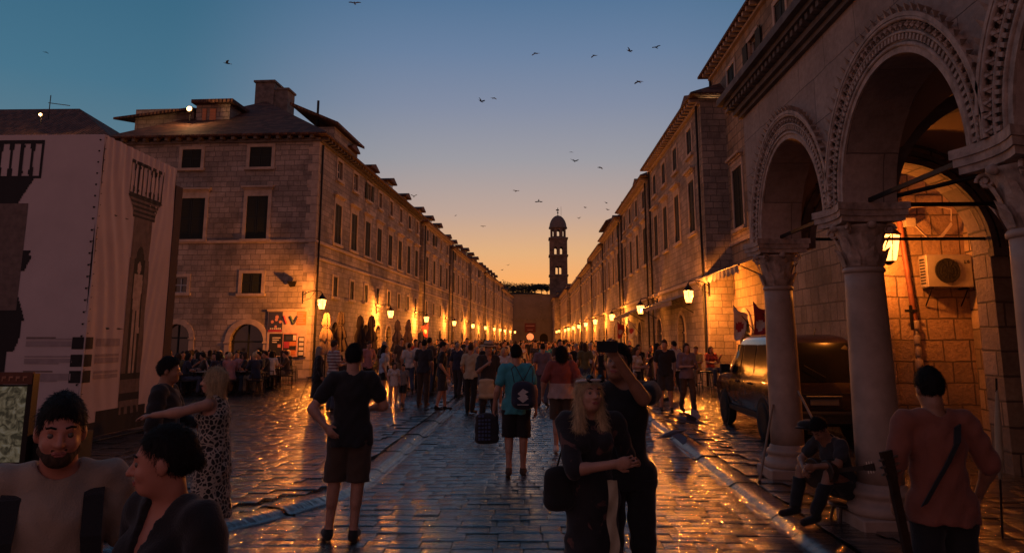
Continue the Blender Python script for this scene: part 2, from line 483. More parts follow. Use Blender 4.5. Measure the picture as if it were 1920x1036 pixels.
# ================================================================== facade pieces
def facade(mb, T, U, H, ops, reveal=.24, mi=0, z0=0.0, mi_rev=None):
    """wall in the local plane y=0 (outside is -y) with real openings. ops: (u0,u1,za,zb,arched)"""
    mi_rev = mi if mi_rev is None else mi_rev
    us = sorted({0.0, U} | {v for o in ops for v in (o[0], o[1])})
    zs = sorted({z0, H} | {v for o in ops for v in (o[2], o[3])})
    us = [u for u in us if -1e-6 <= u <= U + 1e-6]; zs = [z for z in zs if z0 - 1e-6 <= z <= H + 1e-6]
    for a, b in zip(us[:-1], us[1:]):
        run = None
        for c, d in zip(zs[:-1], zs[1:]):
            um, zm = (a + b) / 2, (c + d) / 2
            hole = any(o[0] < um < o[1] and o[2] < zm < o[3] for o in ops)
            if not hole: run = (run[0], d) if run else (c, d)
            if hole or d == zs[-1]:
                if run: mb.quad((a, 0, run[0]), (b, 0, run[0]), (b, 0, run[1]), (a, 0, run[1]), mi, T)
                run = None
    for u0, u1, za, zb, ar in ops:
        r = (u1 - u0) / 2; zs_ = zb - r if ar else zb; R = reveal
        mb.quad((u0, 0, za), (u0, 0, zs_), (u0, R, zs_), (u0, R, za), mi_rev, T)
        mb.quad((u1, 0, zs_), (u1, 0, za), (u1, R, za), (u1, R, zs_), mi_rev, T)
        if za > z0 + .01: mb.quad((u0, 0, za), (u0, R, za), (u1, R, za), (u1, 0, za), mi_rev, T)
        if not ar: mb.quad((u0, 0, zb), (u1, 0, zb), (u1, R, zb), (u0, R, zb), mi_rev, T)
        else:
            uc = (u0 + u1) / 2; n = 16 if r > .8 else 10
            pts = [(uc - r * math.cos(PI * k / n), zs_ + r * math.sin(PI * k / n)) for k in range(n + 1)]
            h = n // 2
            for k in range(n):
                (ax, az), (bx, bz) = pts[k], pts[k + 1]
                mb.quad((ax, 0, az), (bx, 0, bz), (bx, 0, zb), (ax, 0, zb), mi, T)
                mb.quad((ax, 0, az), (ax, R, az), (bx, R, bz), (bx, 0, bz), mi_rev, T)

_win_cache = {}
def window_meshes(w, h, kind, lod):
    """meshes with origin at the opening's bottom centre on the wall face; outside is -y"""
    key = (round(w, 2), round(h, 2), kind, lod)
    if key in _win_cache: return _win_cache[key]
    tr = MB(); t = .15 if kind != 'mezz' else .11; pr = .035
    tr.box(-w / 2 - t, -w / 2 + .01, -pr, .05, 0, h)
    tr.box(w / 2 - .01, w / 2 + t, -pr, .05, 0, h)
    tr.box(-w / 2 - t - .002, w / 2 + t + .002, -pr - .004, .05, h, h + t)
    tr.box(-w / 2 - t - .06, w / 2 + t + .06, -pr - .08, .06, -.12, -.001)
    if kind == 'big':
        tr.box(-w / 2 - t - .05, w / 2 + t + .05, -.10, .05, h + t + .16, h + t + .24)
        tr.box(-w / 2 - t - .12, w / 2 + t + .12, -.20, .05, h + t + .241, h + t + .33)
        if lod < 2:
            tr.box(-w / 2 - t, w / 2 + t, -.05, .04, h + t + .001, h + t + .159)
    trim = tr.mesh('window_frame', M['trim'])
    sh = None; pane = None
    pm = MB(); pm.box(-w / 2, w / 2, .17, .20, 0, h)
    if kind in ('glass', 'open'):
        f = .05
        for a, b in ((-w / 2, -w / 2 + f), (-f / 2, f / 2), (w / 2 - f, w / 2)): pm.box(a, b, .12, .169, 0, h, 1)
        for c, d in ((0, f), (h / 2 - f / 2, h / 2 + f / 2), (h - f, h)): pm.box(-w / 2 + f, w / 2 - f, .125, .168, c, d, 1)
    pane = pm.mesh('pane', [M['glass'], M['white_wood']])
    if kind in ('big', 'small', 'mezz', 'open'):
        sh = []
        if kind == 'open':
            for s in (-1, 1):
                sm = MB(); sm.box(*sorted((s * w / 2, s * (w + .02))), -.085, -.045, .02, h - .02); sh.append(sm.mesh('shutter', [M['shutter'], M['shutter_plain']]))
        else:
            g = .012
            for s in (-1, 1):
                sm = MB()
                x0, x1 = sorted((s * g, s * (w / 2 + .015)))
                sm.box(x0, x1, .02, .055, .01, h - .01)
                if lod < 2:
                    f = .055
                    sm.box(x0, x0 + f, .002, .019, .01, h - .01, 1); sm.box(x1 - f, x1, .002, .019, .01, h - .01, 1)
                    for c, d in ((.01, .08), (h * .48, h * .48 + .07), (h - .08, h - .01)): sm.box(x0 + f, x1 - f, .004, .018, c, d, 1)
                sh.append(sm.mesh('shutter', [M['shutter'], M['shutter_plain']]))
    _win_cache[key] = (trim, pane, sh); return _win_cache[key]
M['shutter_plain'] = plain('shutter_frame_paint', (.009, .014, .012), .75)

def add_window(parent, T, u, z, w, h, kind, lod=0):
    trim, pane, sh = window_meshes(w, h, kind, lod)
    o = link('window', trim, parent); o.matrix_local = T @ Matrix.Translation((u, 0, z))
    link('pane', pane, o)
    for q in sh or ():
        link('shutter', q, o)
    return o

def arch_trim(mb, T, u, w, zb, t=.18, pr=.03, mi=0, z0=0.0):
    """stone surround of an arched opening, apex at zb"""
    r = w / 2; zs = zb - r; n = 12
    for s in (-1, 1):
        x0, x1 = sorted((u + s * r, u + s * (r + t)))
        mb.box(x0, x1, -pr, .03, z0, zs - .08, mi, T)
        mb.box(x0 - .03, x1 + .03, -pr - .04, .03, zs - .08, zs, mi, T)
    for k in range(n):
        a, b = PI * k / n, PI * (k + 1) / n
        q = []
        for rr, an in ((r, a), (r + t, a), (r + t, b), (r, b)): q.append((u - rr * math.cos(an), zs + rr * math.sin(an)))
        vs = [(x, -pr, z) for x, z in q] + [(x, .03, z) for x, z in q]
        mb.add(vs, [(0, 1, 2, 3), (1, 5, 6, 2), (4, 0, 3, 7)], mi, False, T)

def add_shopdoor(parent, T, u, w, zb, lit=False):
    mb = MB(); r = w / 2; zs = zb - r; n = 10
    pts = [(-r, 0.0), (r, 0.0), (r, zs)] + [(r * math.cos(PI * k / n), zs + r * math.sin(PI * k / n)) for k in range(1, n)] + [(-r, zs)]
    mb.prism(pts, .205, .235, 0)
    mb.box(-.03, .03, .16, .204, 0, zb - .05, 1)
    mb.box(-r, -.03, .165, .203, zs - .04, zs + .03, 1); mb.box(.03, r, .165, .203, zs - .04, zs + .03, 1)
    mb.box(-r, -.03, .165, .203, .0, .9, 1); mb.box(.03, r, .165, .203, .0, .9, 1)
    o = mb.build('door', [M['glass'], M['shutter_plain']], parent); o.matrix_local = T @ Matrix.Translation((u, 0, 0))
    return o

def eave_cornice(mb, T, u0, u1, H, step, mi=0):
    mb.box(u0, u1, -.12, .05, H - .20, H - .11, mi, T)
    mb.box(u0, u1, -.42, .05, H + .06, H + .13, mi, T)
    n = max(2, int((u1 - u0) / step))
    for k in range(n):
        c = u0 + (k + .5) * (u1 - u0) / n
        mb.box(c - .075, c + .075, -.38, .04, H - .10, H + .059, mi, T)

def add_dormer(parent, T, u, zb, y, w, h, rise=.35, depth=1.8, lamp=False):
    """dormer with its front wall at local y, sill height zb"""
    mb = MB()
    mb.box(u - w / 2, u + w / 2, y, y + depth, zb, zb + h, 0, T)
    o = mb.build('dormer', [M['stone_r']], parent)
    rf = MB(); e = .22
    z = zb + h
    pts = [(u - w / 2 - e, z - .02), (u + w / 2 + e, z - .02), (u + w / 2 + e, z + .07), (u, z + rise), (u - w / 2 - e, z + .07)]
    rf.prism(pts, y - .28, y + depth, 0, T)
    rf.build('dormer_roof', [M['roof']], o)
    wm = MB(); wm.box(u - w * .3, u + w * .3, y - .03, y - .004, zb + h * .25, zb + h * .85, 0, T)
    wm.build('dormer_window', [M['glass']], o)

def chimney(parent, T, u, y, z0, z1, w=.7, d=.6):
    mb = MB()
    mb.box(u - w / 2, u + w / 2, y - d / 2, y + d / 2, z0, z1 - .25, 0, T)
    mb.box(u - w / 2 - .1, u + w / 2 + .1, y - d / 2 - .1, y + d / 2 + .1, z1 - .25, z1 - .15, 0, T)
    mb.box(u - w / 2 + .03, u + w / 2 - .03, y - d / 2 + .03, y + d / 2 - .03, z1 - .15, z1, 0, T)
    mb.build('chimney', [M['trim_dark']], parent)

def gable_roof(mb, U, D, H, rise, e=.45, mi=0):
    # ridge along local x, hipped ends; tiles as a 9 cm thick shell
    h = min(D / 2, rise * 1.7)
    a = [(-e, -e, H + .13), (U + e, -e, H + .13), (U + e, D + e, H + .13), (-e, D + e, H + .13)]
    hip = min(U * .3, D * .32)
    r0, r1 = (hip, D / 2, H + rise), (U - hip, D / 2, H + rise)
    mb.add(a + [r0, r1], [(0, 1, 5, 4), (1, 2, 5), (2, 3, 4, 5), (3, 0, 4)], mi)
    b = [(x, y, z - .09) for x, y, z in a]
    mb.add(a + b, [(4, 5, 1, 0), (5, 6, 2, 1), (6, 7, 3, 2), (7, 4, 0, 3), (7, 6, 5, 4)], mi)

I4 = Matrix.Identity(4)
def house(name, label, origin, rz, U, D, H, bays, levels, strings, wallmat, lod, group=None, rise=3.2,
          dormers=(), chimneys=(), arches=None, ends=(True, True), winsel=None, arch_w=1.5, arch_h=2.7, cat='house', door_step=None):
    root = empty(name, origin, rz); tag(root, label, cat, group)
    ops, wins = [], []
    for li, (zb, w, h, kind) in enumerate(levels):
        for bi, u in enumerate(bays):
            if winsel and not winsel(li, bi): continue
            k = kind
            if kind == 'mix': k = ('small', 'glass', 'open', 'small', 'glass', 'small')[(bi * 5 + li + int(U)) % 6]
            ops.append((u - w / 2, u + w / 2, zb, zb + h, False)); wins.append((u, zb, w, h, k))
    arches = arches if arches is not None else []
    for u in arches: ops.append((u - arch_w / 2, u + arch_w / 2, 0.0, arch_h, True))
    wm = MB()
    facade(wm, I4, U, H, ops)
    # sides and back
    wm.quad((0, D, 0), (0, 0, 0), (0, 0, H), (0, D, H), 0)
    wm.quad((U, 0, 0), (U, D, 0), (U, D, H), (U, 0, H), 0)
    wm.quad((U, D, 0), (0, D, 0), (0, D, H), (U, D, H), 0)
    wm.build('wall', [wallmat], root)
    tr = MB()
    for z, pr, th in strings: tr.box(-.04, U + .04, -pr, .04, z, z + th)
    if strings: tr.build('string_course', [M['trim']], root)
    cm = MB(); eave_cornice(cm, I4, 0, U, H, .45 if lod < 2 else .8); cm.build('cornice', [M['trim']], root)
    rf = MB(); gable_roof(rf, U, D, H, rise); rf.build('roof', [M['roof']], root)
    for uu in ((.35, U - .35) if lod < 2 else (.35,)):
        dp_ = MB(); dp_.tube((uu, -.09, .1), (uu, -.09, H - .2), .05, n=6); dp_.build('downpipe', [M['iron']], root)
    for u, zb, w, h, k in wins: add_window(root, I4, u, zb, w, h, k, lod)
    if arches:
        for u in arches:
            am = MB(); arch_trim(am, I4, u, arch_w, arch_h); am.build('arch_surround', [M['trim']], root)
        for u in arches: add_shopdoor(root, I4, u, arch_w, arch_h)
    for u, w, h in dormers: add_dormer(root, I4, u, H + .45, .75, w, h)
    for u, y, z1 in chimneys: chimney(root, I4, u, y, H + .3, z1)
    return root

# ================================================================== left row
aL = math.atan(.0469)
RZL = PI / 2 - aL
def Lorigin(Y): return (XL(Y), Y, 0)
SL = math.hypot(1, .0469)
def Lrow(Y0, Y1): return (Y1 - Y0) * SL
lev = [(3.95, .72, 1.0, 'mezz'), (6.62, 1.12, 2.05, 'big'), (9.95, .85, .98, 'mix')]
strs = [(5.55, .05, .10), (6.30, .07, .12)]

# ---- the big corner house: two faces in view
Y1c = 34.0
C0 = Vector((XL(Y1c), Y1c, 0))
dirL = Vector((.0469, 1, 0)).normalized(); nrm = Vector((-1, .0469, 0)).normalized()
UL = Lrow(34, 58.4); DL = 9.9; HL = 11.35
corner = empty('corner_house', tuple(C0), RZL)
tag(corner, 'big pale stone corner house with hipped tile roof behind the cafe terrace', 'house')
bysY = [37.3, 40.2, 43.0, 45.7, 48.6, 51.5, 54.4, 57.2]
baysL = [(y - 34) * SL for y in bysY]
ops, wins = [], []
for li, (zb, w, h, kind) in enumerate(lev):
    for bi, u in enumerate(baysL):
        k = kind
        if kind == 'mix': k = ('glass', 'glass', 'open', 'glass', 'glass', 'glass', 'small', 'glass')[bi]
        if li == 0 and bi in (1, 5): w2 = w
        ops.append((u - w / 2, u + w / 2, zb, zb + h, False)); wins.append((I4, u, zb, w, h, k))
arcL = [u + .2 for u in baysL[::2]] + [baysL[3] + .3]
for u in arcL: ops.append((u - .75, u + .75, 0, 2.7, True))
wm = MB(); facade(wm, I4, UL, HL, ops)
# front (gable) face, seen frontally
TF = Matrix(((0, 1, 0, 0), (-1, 0, 0, DL), (0, 0, 1, 0), (0, 0, 0, 1)))
def face_uz(px, py):
    d = ray(px, py); o = Vector((0, 0, CAM_Z)); t = (C0 - o).dot(dirL) / d.dot(dirL); p = o + d * t
    return DL - (p - C0).dot(nrm), p.z
opsF, winF = [], []
def fwin(x0, x1, y0, y1, kind, w=None):
    ua, za = face_uz(x0, y1); ub, zb = face_uz(x1, y0)
    opsF.append((ua, ub, za, zb, False)); winF.append((TF, (ua + ub) / 2, za, ub - ua, zb - za, kind))
fwin(340, 379, 280, 316, 'small'); fwin(467, 511, 275, 314, 'small')
fwin(331, 386, 371, 449, 'big'); fwin(459, 504, 367, 448, 'big')
fwin(322, 352, 519, 549, 'glass'); fwin(452, 492, 512, 550, 'small')
arcF = []
for x0, x1, yt in ((308, 357, 607), (433, 496, 607)):
    ua, zt = face_uz(x0, yt); ub, _ = face_uz(x1, yt)
    opsF.append((ua, ub, 0, zt, True)); arcF.append(((ua + ub) / 2, ub - ua, zt))
facade(wm, TF, DL, HL, opsF)
wm.quad((UL, 0, 0), (UL, DL, 0), (UL, DL, HL), (UL, 0, HL), 0); wm.quad((UL, DL, 0), (0, DL, 0), (0, DL, HL), (UL, DL, HL), 0)
wm.build('wall', [M['stone_l']], corner)
tr = MB()
for z, pr, th in ((5.55, .05, .10), (6.30, .07, .12)): tr.box(-.05, UL, -pr, .04, z, z + th)
tr.box(0, DL, -.06, .04, 6.30, 6.42, 0, TF)
# quoins at the corner
for k in range(28):
    z = .1 + k * .4
    if z > 11: break
    tr.box(0 if k % 2 else 0, .5 if k % 2 else .3, -.012, .02, z, z + .37)
    tr.box(DL - (.3 if k % 2 else .5), DL, -.012, .02, z, z + .37, 0, TF)
tr.build('string_course', [M['trim']], corner)
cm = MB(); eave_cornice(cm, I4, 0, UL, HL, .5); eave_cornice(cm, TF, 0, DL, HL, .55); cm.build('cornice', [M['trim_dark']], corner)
rf = MB(); e = .5
A = [(-e, -e, HL + .13), (UL + e, -e, HL + .13), (UL + e, DL + e, HL + .13), (-e, DL + e, HL + .13)]
r0, r1 = (6.6, 5.6, HL + 4.1), (UL - 5, 5.2, HL + 3.2)
rf.add(A + [r0, r1], [(0, 1, 5, 4), (1, 2, 5), (2, 3, 4, 5), (3, 0, 4)], 0)
Bb = [(x, y, z - .09) for x, y, z in A]
rf.add(A + Bb, [(4, 5, 1, 0), (5, 6, 2, 1), (6, 7, 3, 2), (7, 4, 0, 3), (7, 6, 5, 4)], 0)
roofL = rf.build('roof', [M['roof']], corner)
for T_, u, zb, w, h, k in wins + winF: add_window(corner, T_, u, zb, w, h, k, 0)
# the shutter folded open beside the small lit pane on the front face
for u in arcL: am = MB(); arch_trim(am, I4, u, 1.5, 2.7); am.build('arch_surround', [M['trim']], corner)
for u, w, zt in arcF: am = MB(); arch_trim(am, TF, u, w, zt, .24, .05); am.build('arch_surround', [M['trim']], corner)
for u in arcL: add_shopdoor(corner, I4, u, 1.5, 2.7)
for u, w, zt in arcF: add_shopdoor(corner, TF, u, w, zt)
# attic storeys standing on the roof, as seen against the sky
def on_face(px, py, back):
    """local (x=back, y, z) of a pixel on the plane parallel to the front face, 'back' metres behind it"""
    d = ray(px, py); o = Vector((0, 0, CAM_Z)); c = C0 + dirL * back; t = (c - o).dot(dirL) / d.dot(dirL); p = o + d * t
    return (p - C0).dot(nrm), p.z
# long attic on the left with a tiled lean-to roof
y0, z0 = on_face(252, 243, 2.6); y1, z1 = on_face(365, 196, 2.6)
ab = MB(); ab.box(2.6, 6.5, y1, y0, HL + .5, z1 - .2); at = ab.build('attic', [M['stone_r']], corner)
ar = MB(); ar.add([(2.1, y1 - .1, z1 - .3), (2.1, y0 + .9, z1 - .75), (7, y0 + .9, z1 + .2), (7, y1 - .1, z1 + .7), (2.1, y1 - .1, z1 - .42), (2.1, y0 + .9, z1 - .87), (7, y0 + .9, z1 + .08), (7, y1 - .1, z1 + .58)],
                  [(0, 3, 2, 1), (4, 5, 6, 7), (0, 1, 5, 4), (1, 2, 6, 5), (2, 3, 7, 6), (3, 0, 4, 7)]); ar.build('attic_roof', [M['roof']], at)
# gabled attic with a shuttered window, lit by the floodlight
y0, z0 = on_face(366, 235, 2.4); y1, z1 = on_face(432, 192, 2.4)
ab = MB(); ab.box(2.4, 7, y1, y0, HL + .4, z1 - .1); at = ab.build('attic', [M['stone_r']], corner)
ar = MB(); ar.box(2.0, 7.2, y1 - .3, y0 + .1, z1 - .1, z1 + .08); ar.build('attic_roof', [M['roof']], at)
wmm = MB()
for xa, xb in ((380, 388), (394, 406)):
    ya, _ = on_face(xa, 215, 2.4); yb, zb_ = on_face(xb, 204, 2.4); _, zc_ = on_face(xb, 228, 2.4)
    wmm.box(2.35, 2.395, yb, ya, zc_, zb_)
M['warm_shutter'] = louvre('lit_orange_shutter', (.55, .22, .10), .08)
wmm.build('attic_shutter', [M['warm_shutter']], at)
# chimney stack: a wide and a low block
ya, za = on_face(485, 200, 7.2); yb, zb = on_face(522, 157, 7.2); yc, zc = on_face(546, 170, 7.2)
ch = MB(); ch.box(6.6, 7.9, yb, ya, HL + 2.5, zb - .12); ch.box(6.5, 8.0, yb - .08, ya + .08, zb - .119, zb)
ch.box(6.7, 7.8, yc, yb - .001, HL + 2.2, zc - .12); ch.box(6.65, 7.85, yc - .08, yb - .081, zc - .119, zc)
ch.build('chimney', [M['trim_dark']], corner)
# flat-topped attic over the street corner with a stove pipe
ya, za = on_face(548, 208, 4.2); yb, zb = on_face(628, 236, 4.2)
ab = MB(); ab.box(4.2, 8.6, yb, ya, HL + .3, zb - .05)
at = ab.build('attic', [M['stone_r']], corner)
_, zt = on_face(560, 200, 4.2)
ar = MB(); ar.add([(3.8, yb - .3, zb - .05), (3.8, ya, zt), (9, ya, zt), (9, yb - .3, zb - .05), (3.8, yb - .3, zb + .1), (3.8, ya, zt + .15), (9, ya, zt + .15), (9, yb - .3, zb + .1)],
                  [(0, 1, 2, 3), (7, 6, 5, 4), (1, 0, 4, 5), (2, 1, 5, 6), (3, 2, 6, 7), (0, 3, 7, 4)]); ar.build('attic_roof', [M['roof']], at)
yp, zp = on_face(597, 189, 5.0)
pm = MB(); pm.tube((5, yp, HL + 1), (5, yp, zp), .07); pm.build('stove_pipe', [M['iron']], corner)
for u, w, h in ((7.5, 1.3, .9), (12.0, 1.6, .8), (17.0, 1.5, 1.0), (22.0, 1.4, .9)): add_dormer(corner, I4, u, HL + .4, .7, w, h)
# downpipe on the corner
dp = MB(); dp.tube((.35, -.08, 0), (.35, -.08, HL - .3), .05); dp.build('downpipe', [M['iron']], corner)

# ---- the rest of the left row
segL = [(59.9, 73.4), (74.8, 87.5), (88.7, 103.5), (104.6, 116), (117, 131), (132, 158)]
namesL = ['stone house across the first alley beyond the corner house on the left',
          'stone house under the fourth left lantern with shuttered windows',
          'stone house midway down the left row with dark dormers', 'narrow stone house far down the left row between two long ones',
          'long stone house far down the left row with chimneys', 'last low stone house closing the left row before the end wall']
for i, (a, b) in enumerate(segL):
    U = Lrow(a, b); n = max(3, int(U / 3.1)); bays = [(k + .5) * U / n for k in range(n)]
    lod = 1 if i < 1 else 2
    ho = house('row_house', namesL[i], Lorigin(a), RZL, U, 12, 11.1 + (.2, -.1, .25, 0, .1, -.4)[i], bays, lev, strs, M['stone_l'], lod,
          rise=3.0, dormers=[((k + .5) * U / 3, 1.5, .95) for k in range(3)], chimneys=[(U * .12, 4.5, 14.6 + (i % 3) * .3), (U * .8, 5, 14.9)],
          arches=[bays[k] for k in range(0, n, 2)])

# ================================================================== right row
aR = math.atan(.005); RZR = -PI / 2 + aR
def Rorigin(Y, dx=0): return (XR(Y) + dx, Y, 0)
levR = [(6.1, 1.05, 2.15, 'big'), (9.35, .9, 1.1, 'small')]
strR = [(4.05, .10, .14)]
def Rhouse(Ya, Yb, label, H, dx, lod, bays=None, dorm=3, kind2=None, levels=None, arch=True, depth=11, rise=3.0, name='row_house', chim=True, strings=None):
    # local x runs from the far end (Yb) toward the camera (Ya)
    U = Yb - Ya; n = max(3, int(U / 2.7)); bays = bays or [(k + .5) * U / n for k in range(n)]
    return house(name, label, Rorigin(Yb, dx), RZR, U, depth, H, bays, levels or levR, strings or strR, M['stone_r'], lod, rise=rise,
                 dormers=[((k + .6) * U / dorm, 1.4, 1.0) for k in range(dorm)], chimneys=[(U * .9, 4, H + 3.4)] if chim else (), arches=[bays[k] for k in range(0, len(bays), 2)] if arch else None, arch_h=2.9)
Rhouse(28.0, 40.4, 'stone house with green shutters nearest the alley on the right side of the street', 11.1, 0, 0,
       bays=[1.6, 4.3, 7.2, 10.3], dorm=1)
Rhouse(41.6, 53.4, 'stone house behind the second right lantern with dark shutters', 10.9, 0.05, 1, dorm=2)
Rhouse(54.2, 67.0, 'stone house behind the third right lantern with awnings below', 10.6, 0.0, 1, dorm=2)
Rhouse(67.6, 79.5, 'stone house with a raised gabled attic above the right row', 10.3, 0.0, 2, dorm=1)
Rhouse(80.2, 96.0, 'low stone house past the gabled attic in the right row', 9.9, 0.0, 2, dorm=2)
Rhouse(96.8, 122, 'long stone house near the bell tower in the right row', 9.6, 0.0, 2, dorm=2)
Rhouse(123, 150, 'far stone house just before the bell tower on the right', 10.0, -.5, 2, dorm=1, chim=False)
Rhouse(151, 168, 'church front at the far right end of the street below the tower', 10.2, -1.6, 2, dorm=1, chim=False)
# raised attic storey on the fourth house
rh = [o for o in bpy.data.objects if o.name.startswith('row_house') and 'gabled attic above' in str(o.get('label', ''))][0]
ab = MB(); ab.box(2, 8, 1.2, 7, 10.3, 13.2); at = ab.build('attic', [M['stone_r']], rh)
ar = MB(); ar.prism([(.7, 13.05), (7.3, 13.05), (7.3, 13.2), (4, 14.6), (.7, 13.2)], 1.4, 8.6, 0, Matrix.Rotation(0, 4, 'Z') @ Matrix.Translation((0, 0, 0)) @ Matrix(((0, 1, 0, 0), (1, 0, 0, 0), (0, 0, 1, 0), (0, 0, 0, 1))))
ar.build('attic_roof', [M['roof']], at)

# near right house: its street face stands further back, behind the arcade
XN = 7.5
YN0, YN1 = 13.0, 29.9
near_r = empty('arcade_neighbour_house', (XN, YN1, 0), -PI / 2)
tag(near_r, 'tall stone house with pointed doorways and scalloped awnings standing behind the arcade', 'house')
UN = YN1 - 2.0; HN = 12.7
ops, wins = [], []
for y in (26.8, 24.0, 21.2, 18.4, 15.6): ops.append((YN1 - y - .5, YN1 - y + .5, 10.45, 11.95, False)); wins.append((YN1 - y, 10.45, 1.0, 1.5, 'open' if y in (24.0, 18.4) else 'small'))
for y in (26.7, 22.4, 18.2): ops.append((YN1 - y - .62, YN1 - y + .62, 5.8, 8.0, False)); wins.append((YN1 - y, 5.8, 1.24, 2.2, 'big'))
doorsN = [(26.6, 1.3, 2.7), (23.6, 1.3, 2.7), (19.9, 1.15, 2.75), (17.6, 1.15, 2.75), (15.2, 1.1, 2.7)]
for y, w, h in doorsN: ops.append((YN1 - y - w / 2, YN1 - y + w / 2, 0, h, True))
wm = MB(); facade(wm, I4, UN, HN, ops)
wm.quad((0, 10, 0), (0, 0, 0), (0, 0, HN), (0, 10, HN)); wm.quad((UN, 0, 0), (UN, 10, 0), (UN, 10, HN), (UN, 0, HN)); wm.quad((UN, 10, 0), (0, 10, 0), (0, 10, HN), (UN, 10, HN))
wm.build('wall', [M['stone_old']], near_r)
cm = MB(); eave_cornice(cm, I4, 0, UN, HN, .42); cm.box(0, UN, -.07, .04, 5.25, 5.4); cm.build('cornice', [M['trim']], near_r)
rf = MB(); gable_roof(rf, UN, 10, HN, 3.2); rf.build('roof', [M['roof']], near_r)
for u, zb, w, h, k in wins: add_window(near_r, I4, u, zb, w, h, k, 0)
for y, w, h in doorsN: am = MB(); arch_trim(am, I4, YN1 - y, w, h, .22, .06); am.build('arch_surround', [M['trim']], near_r)
for y, w, h in doorsN: add_shopdoor(near_r, I4, YN1 - y, w, h)
chimney(near_r, I4, .9, 1.2, HN, HN + 1.5)
dp = MB(); dp.tube((.25, -.09, 4.2), (.25, -.09, HN - .3), .06); dp.build('downpipe', [M['iron']], near_r)

# house roof far left behind the wrapped column
fl = empty('far_left_house', (-41.6, 44, 0), 0); tag(fl, 'dark stone house with hipped tile roof at the left edge behind the wrapped column', 'house')
wm = MB(); ops = [(8.0, 9.2, 12.2, 13.4, False)]
facade(wm, I4, 15.2, 14.0, ops); wm.quad((15.2, 0, 0), (15.2, 9, 0), (15.2, 9, 14.0), (15.2, 0, 14.0)); wm.quad((0, 9, 0), (0, 0, 0), (0, 0, 14.0), (0, 9, 14.0))
wm.build('wall', [M['stone_l']], fl)
rf = MB(); a = [(-.5, -.5, 14.0), (15.8, -.5, 14.0), (15.8, 9.5, 14.0), (-.5, 9.5, 14.0), (4, 4.5, 17.6), (10.2, 4.5, 17.6)]
rf.add(a, [(0, 1, 5, 4), (1, 2, 5), (2, 3, 4, 5), (3, 0, 4), (3, 2, 1, 0)]); rf.build('roof', [M['roof']], fl)
add_window(fl, I4, 8.6, 12.2, 1.2, 1.2, 'small', 1)

# ================================================================== end of the street
ew = empty('end_wall', (-6.0, 165, 0)); tag(ew, 'plain pale wall with dark red banner and small gate closing the street', 'wall')
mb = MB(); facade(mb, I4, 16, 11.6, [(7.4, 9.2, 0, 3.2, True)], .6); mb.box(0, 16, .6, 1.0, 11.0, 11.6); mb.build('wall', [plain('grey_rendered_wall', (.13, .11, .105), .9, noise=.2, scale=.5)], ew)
mb = MB(); mb.box(0, 16, -.12, .03, 6.1, 6.35); mb.box(0, 16, -.15, .05, 11.601, 11.8); mb.box(7.5, 7.9, -.1, .05, 6.36, 11.6); mb.box(12.4, 12.8, -.1, .05, 6.36, 11.6)
mb.build('string_course', [M['trim_dark']], ew)
mb = MB(); mb.box(7.3, 9.3, .5, .58, 0, 3.3); mb.build('door', [M['dark']], ew)
ba = MB(); ba.box(-1.2, 1.2, -.03, .03, -1.0, 1.0)
bo = ba.build('banner', [plain('dark_red_banner', (.10, .02, .03), .8)], None, tuple(P(994, 614, 164.6)))
bt = MB(); bt.box(-.95, .95, -.05, -.032, .35, .5); bt.box(-.6, .6, -.05, -.032, -.5, -.4)
bt.build('printed_line', [plain('banner_print', (.35, .22, .2), .8)], bo); tag(bo, 'dark red banner hanging on the wall at the end of the street', 'banner')

tw = empty('bell_tower', (P(1048, 600, 178).x, 178, 0)); tag(tw, 'tall slim stone bell tower with dark dome and arched bell openings', 'tower')
hw = 2.1
zt = lambda py: P(1048, py, 178).z
z448, z480, z517 = zt(448), zt(480), zt(517)
# shaft with see-through belfry stages
def tower_stage(mb, za, zb, w, ops):
    for k in range(4):
        T = Matrix.Rotation(k * PI / 2, 4, 'Z') @ Matrix.Translation((-w, -w, 0))
        facade(mb, T, 2 * w, zb, ops if ops else [], .45, z0=za)
        if ops:
            T2 = T @ Matrix.Translation((0, .45, 0)); facade(mb, T2, 2 * w, zb, ops, .001, z0=za)
mb = MB()
tower_stage(mb, 0, z517 + .2, hw, [])
tower_stage(mb, z517 + .2, z480, hw, [(1.35, 2.0, zt(515), zt(500), True), (2.2, 2.85, zt(515), zt(500), True)] if zt(515) > z517 + .2 else [(1.35, 2.0, z517 + .3, zt(500), True), (2.2, 2.85, z517 + .3, zt(500), True)])
tower_stage(mb, z480, z448, hw, [(1.1, 1.75, zt(478), zt(464), True), (2.45, 3.1, zt(478), zt(464), True)])
M['tower'] = stone_blocks('dark_tower_blocks', (.17, .125, .10), .7, .35)  # tower blocks in a darker tone than the houses
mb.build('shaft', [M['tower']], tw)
mb = MB()
for z in (z448, z480, z517): mb.box(-hw - .22, hw + .22, -hw - .22, hw + .22, z - .15, z + .15)
mb.build('cornice', [M['trim_dark']], tw)
mb = MB()
z426 = zt(428)
w8 = 2.0
for k in range(8):
    a0, a1 = PI / 8 + k * PI / 4, PI / 8 + (k + 1) * PI / 4
    p0, p1 = Vector((w8 * math.cos(a0), w8 * math.sin(a0), 0)), Vector((w8 * math.cos(a1), w8 * math.sin(a1), 0))
    d = (p1 - p0); L = d.length; d.normalize(); n_ = Vector((0, 0, 1)).cross(d)
    T = Matrix(((d.x, n_.x, 0, p0.x), (d.y, n_.y, 0, p0.y), (0, 0, 1, 0), (0, 0, 0, 1)))
    facade(mb, T, L, z426, [(L / 2 - .32, L / 2 + .32, z448 + .5, z426 - .5, True)], .3, z0=z448 + .15)
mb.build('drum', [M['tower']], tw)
mb = MB()
hd = zt(404) - z426
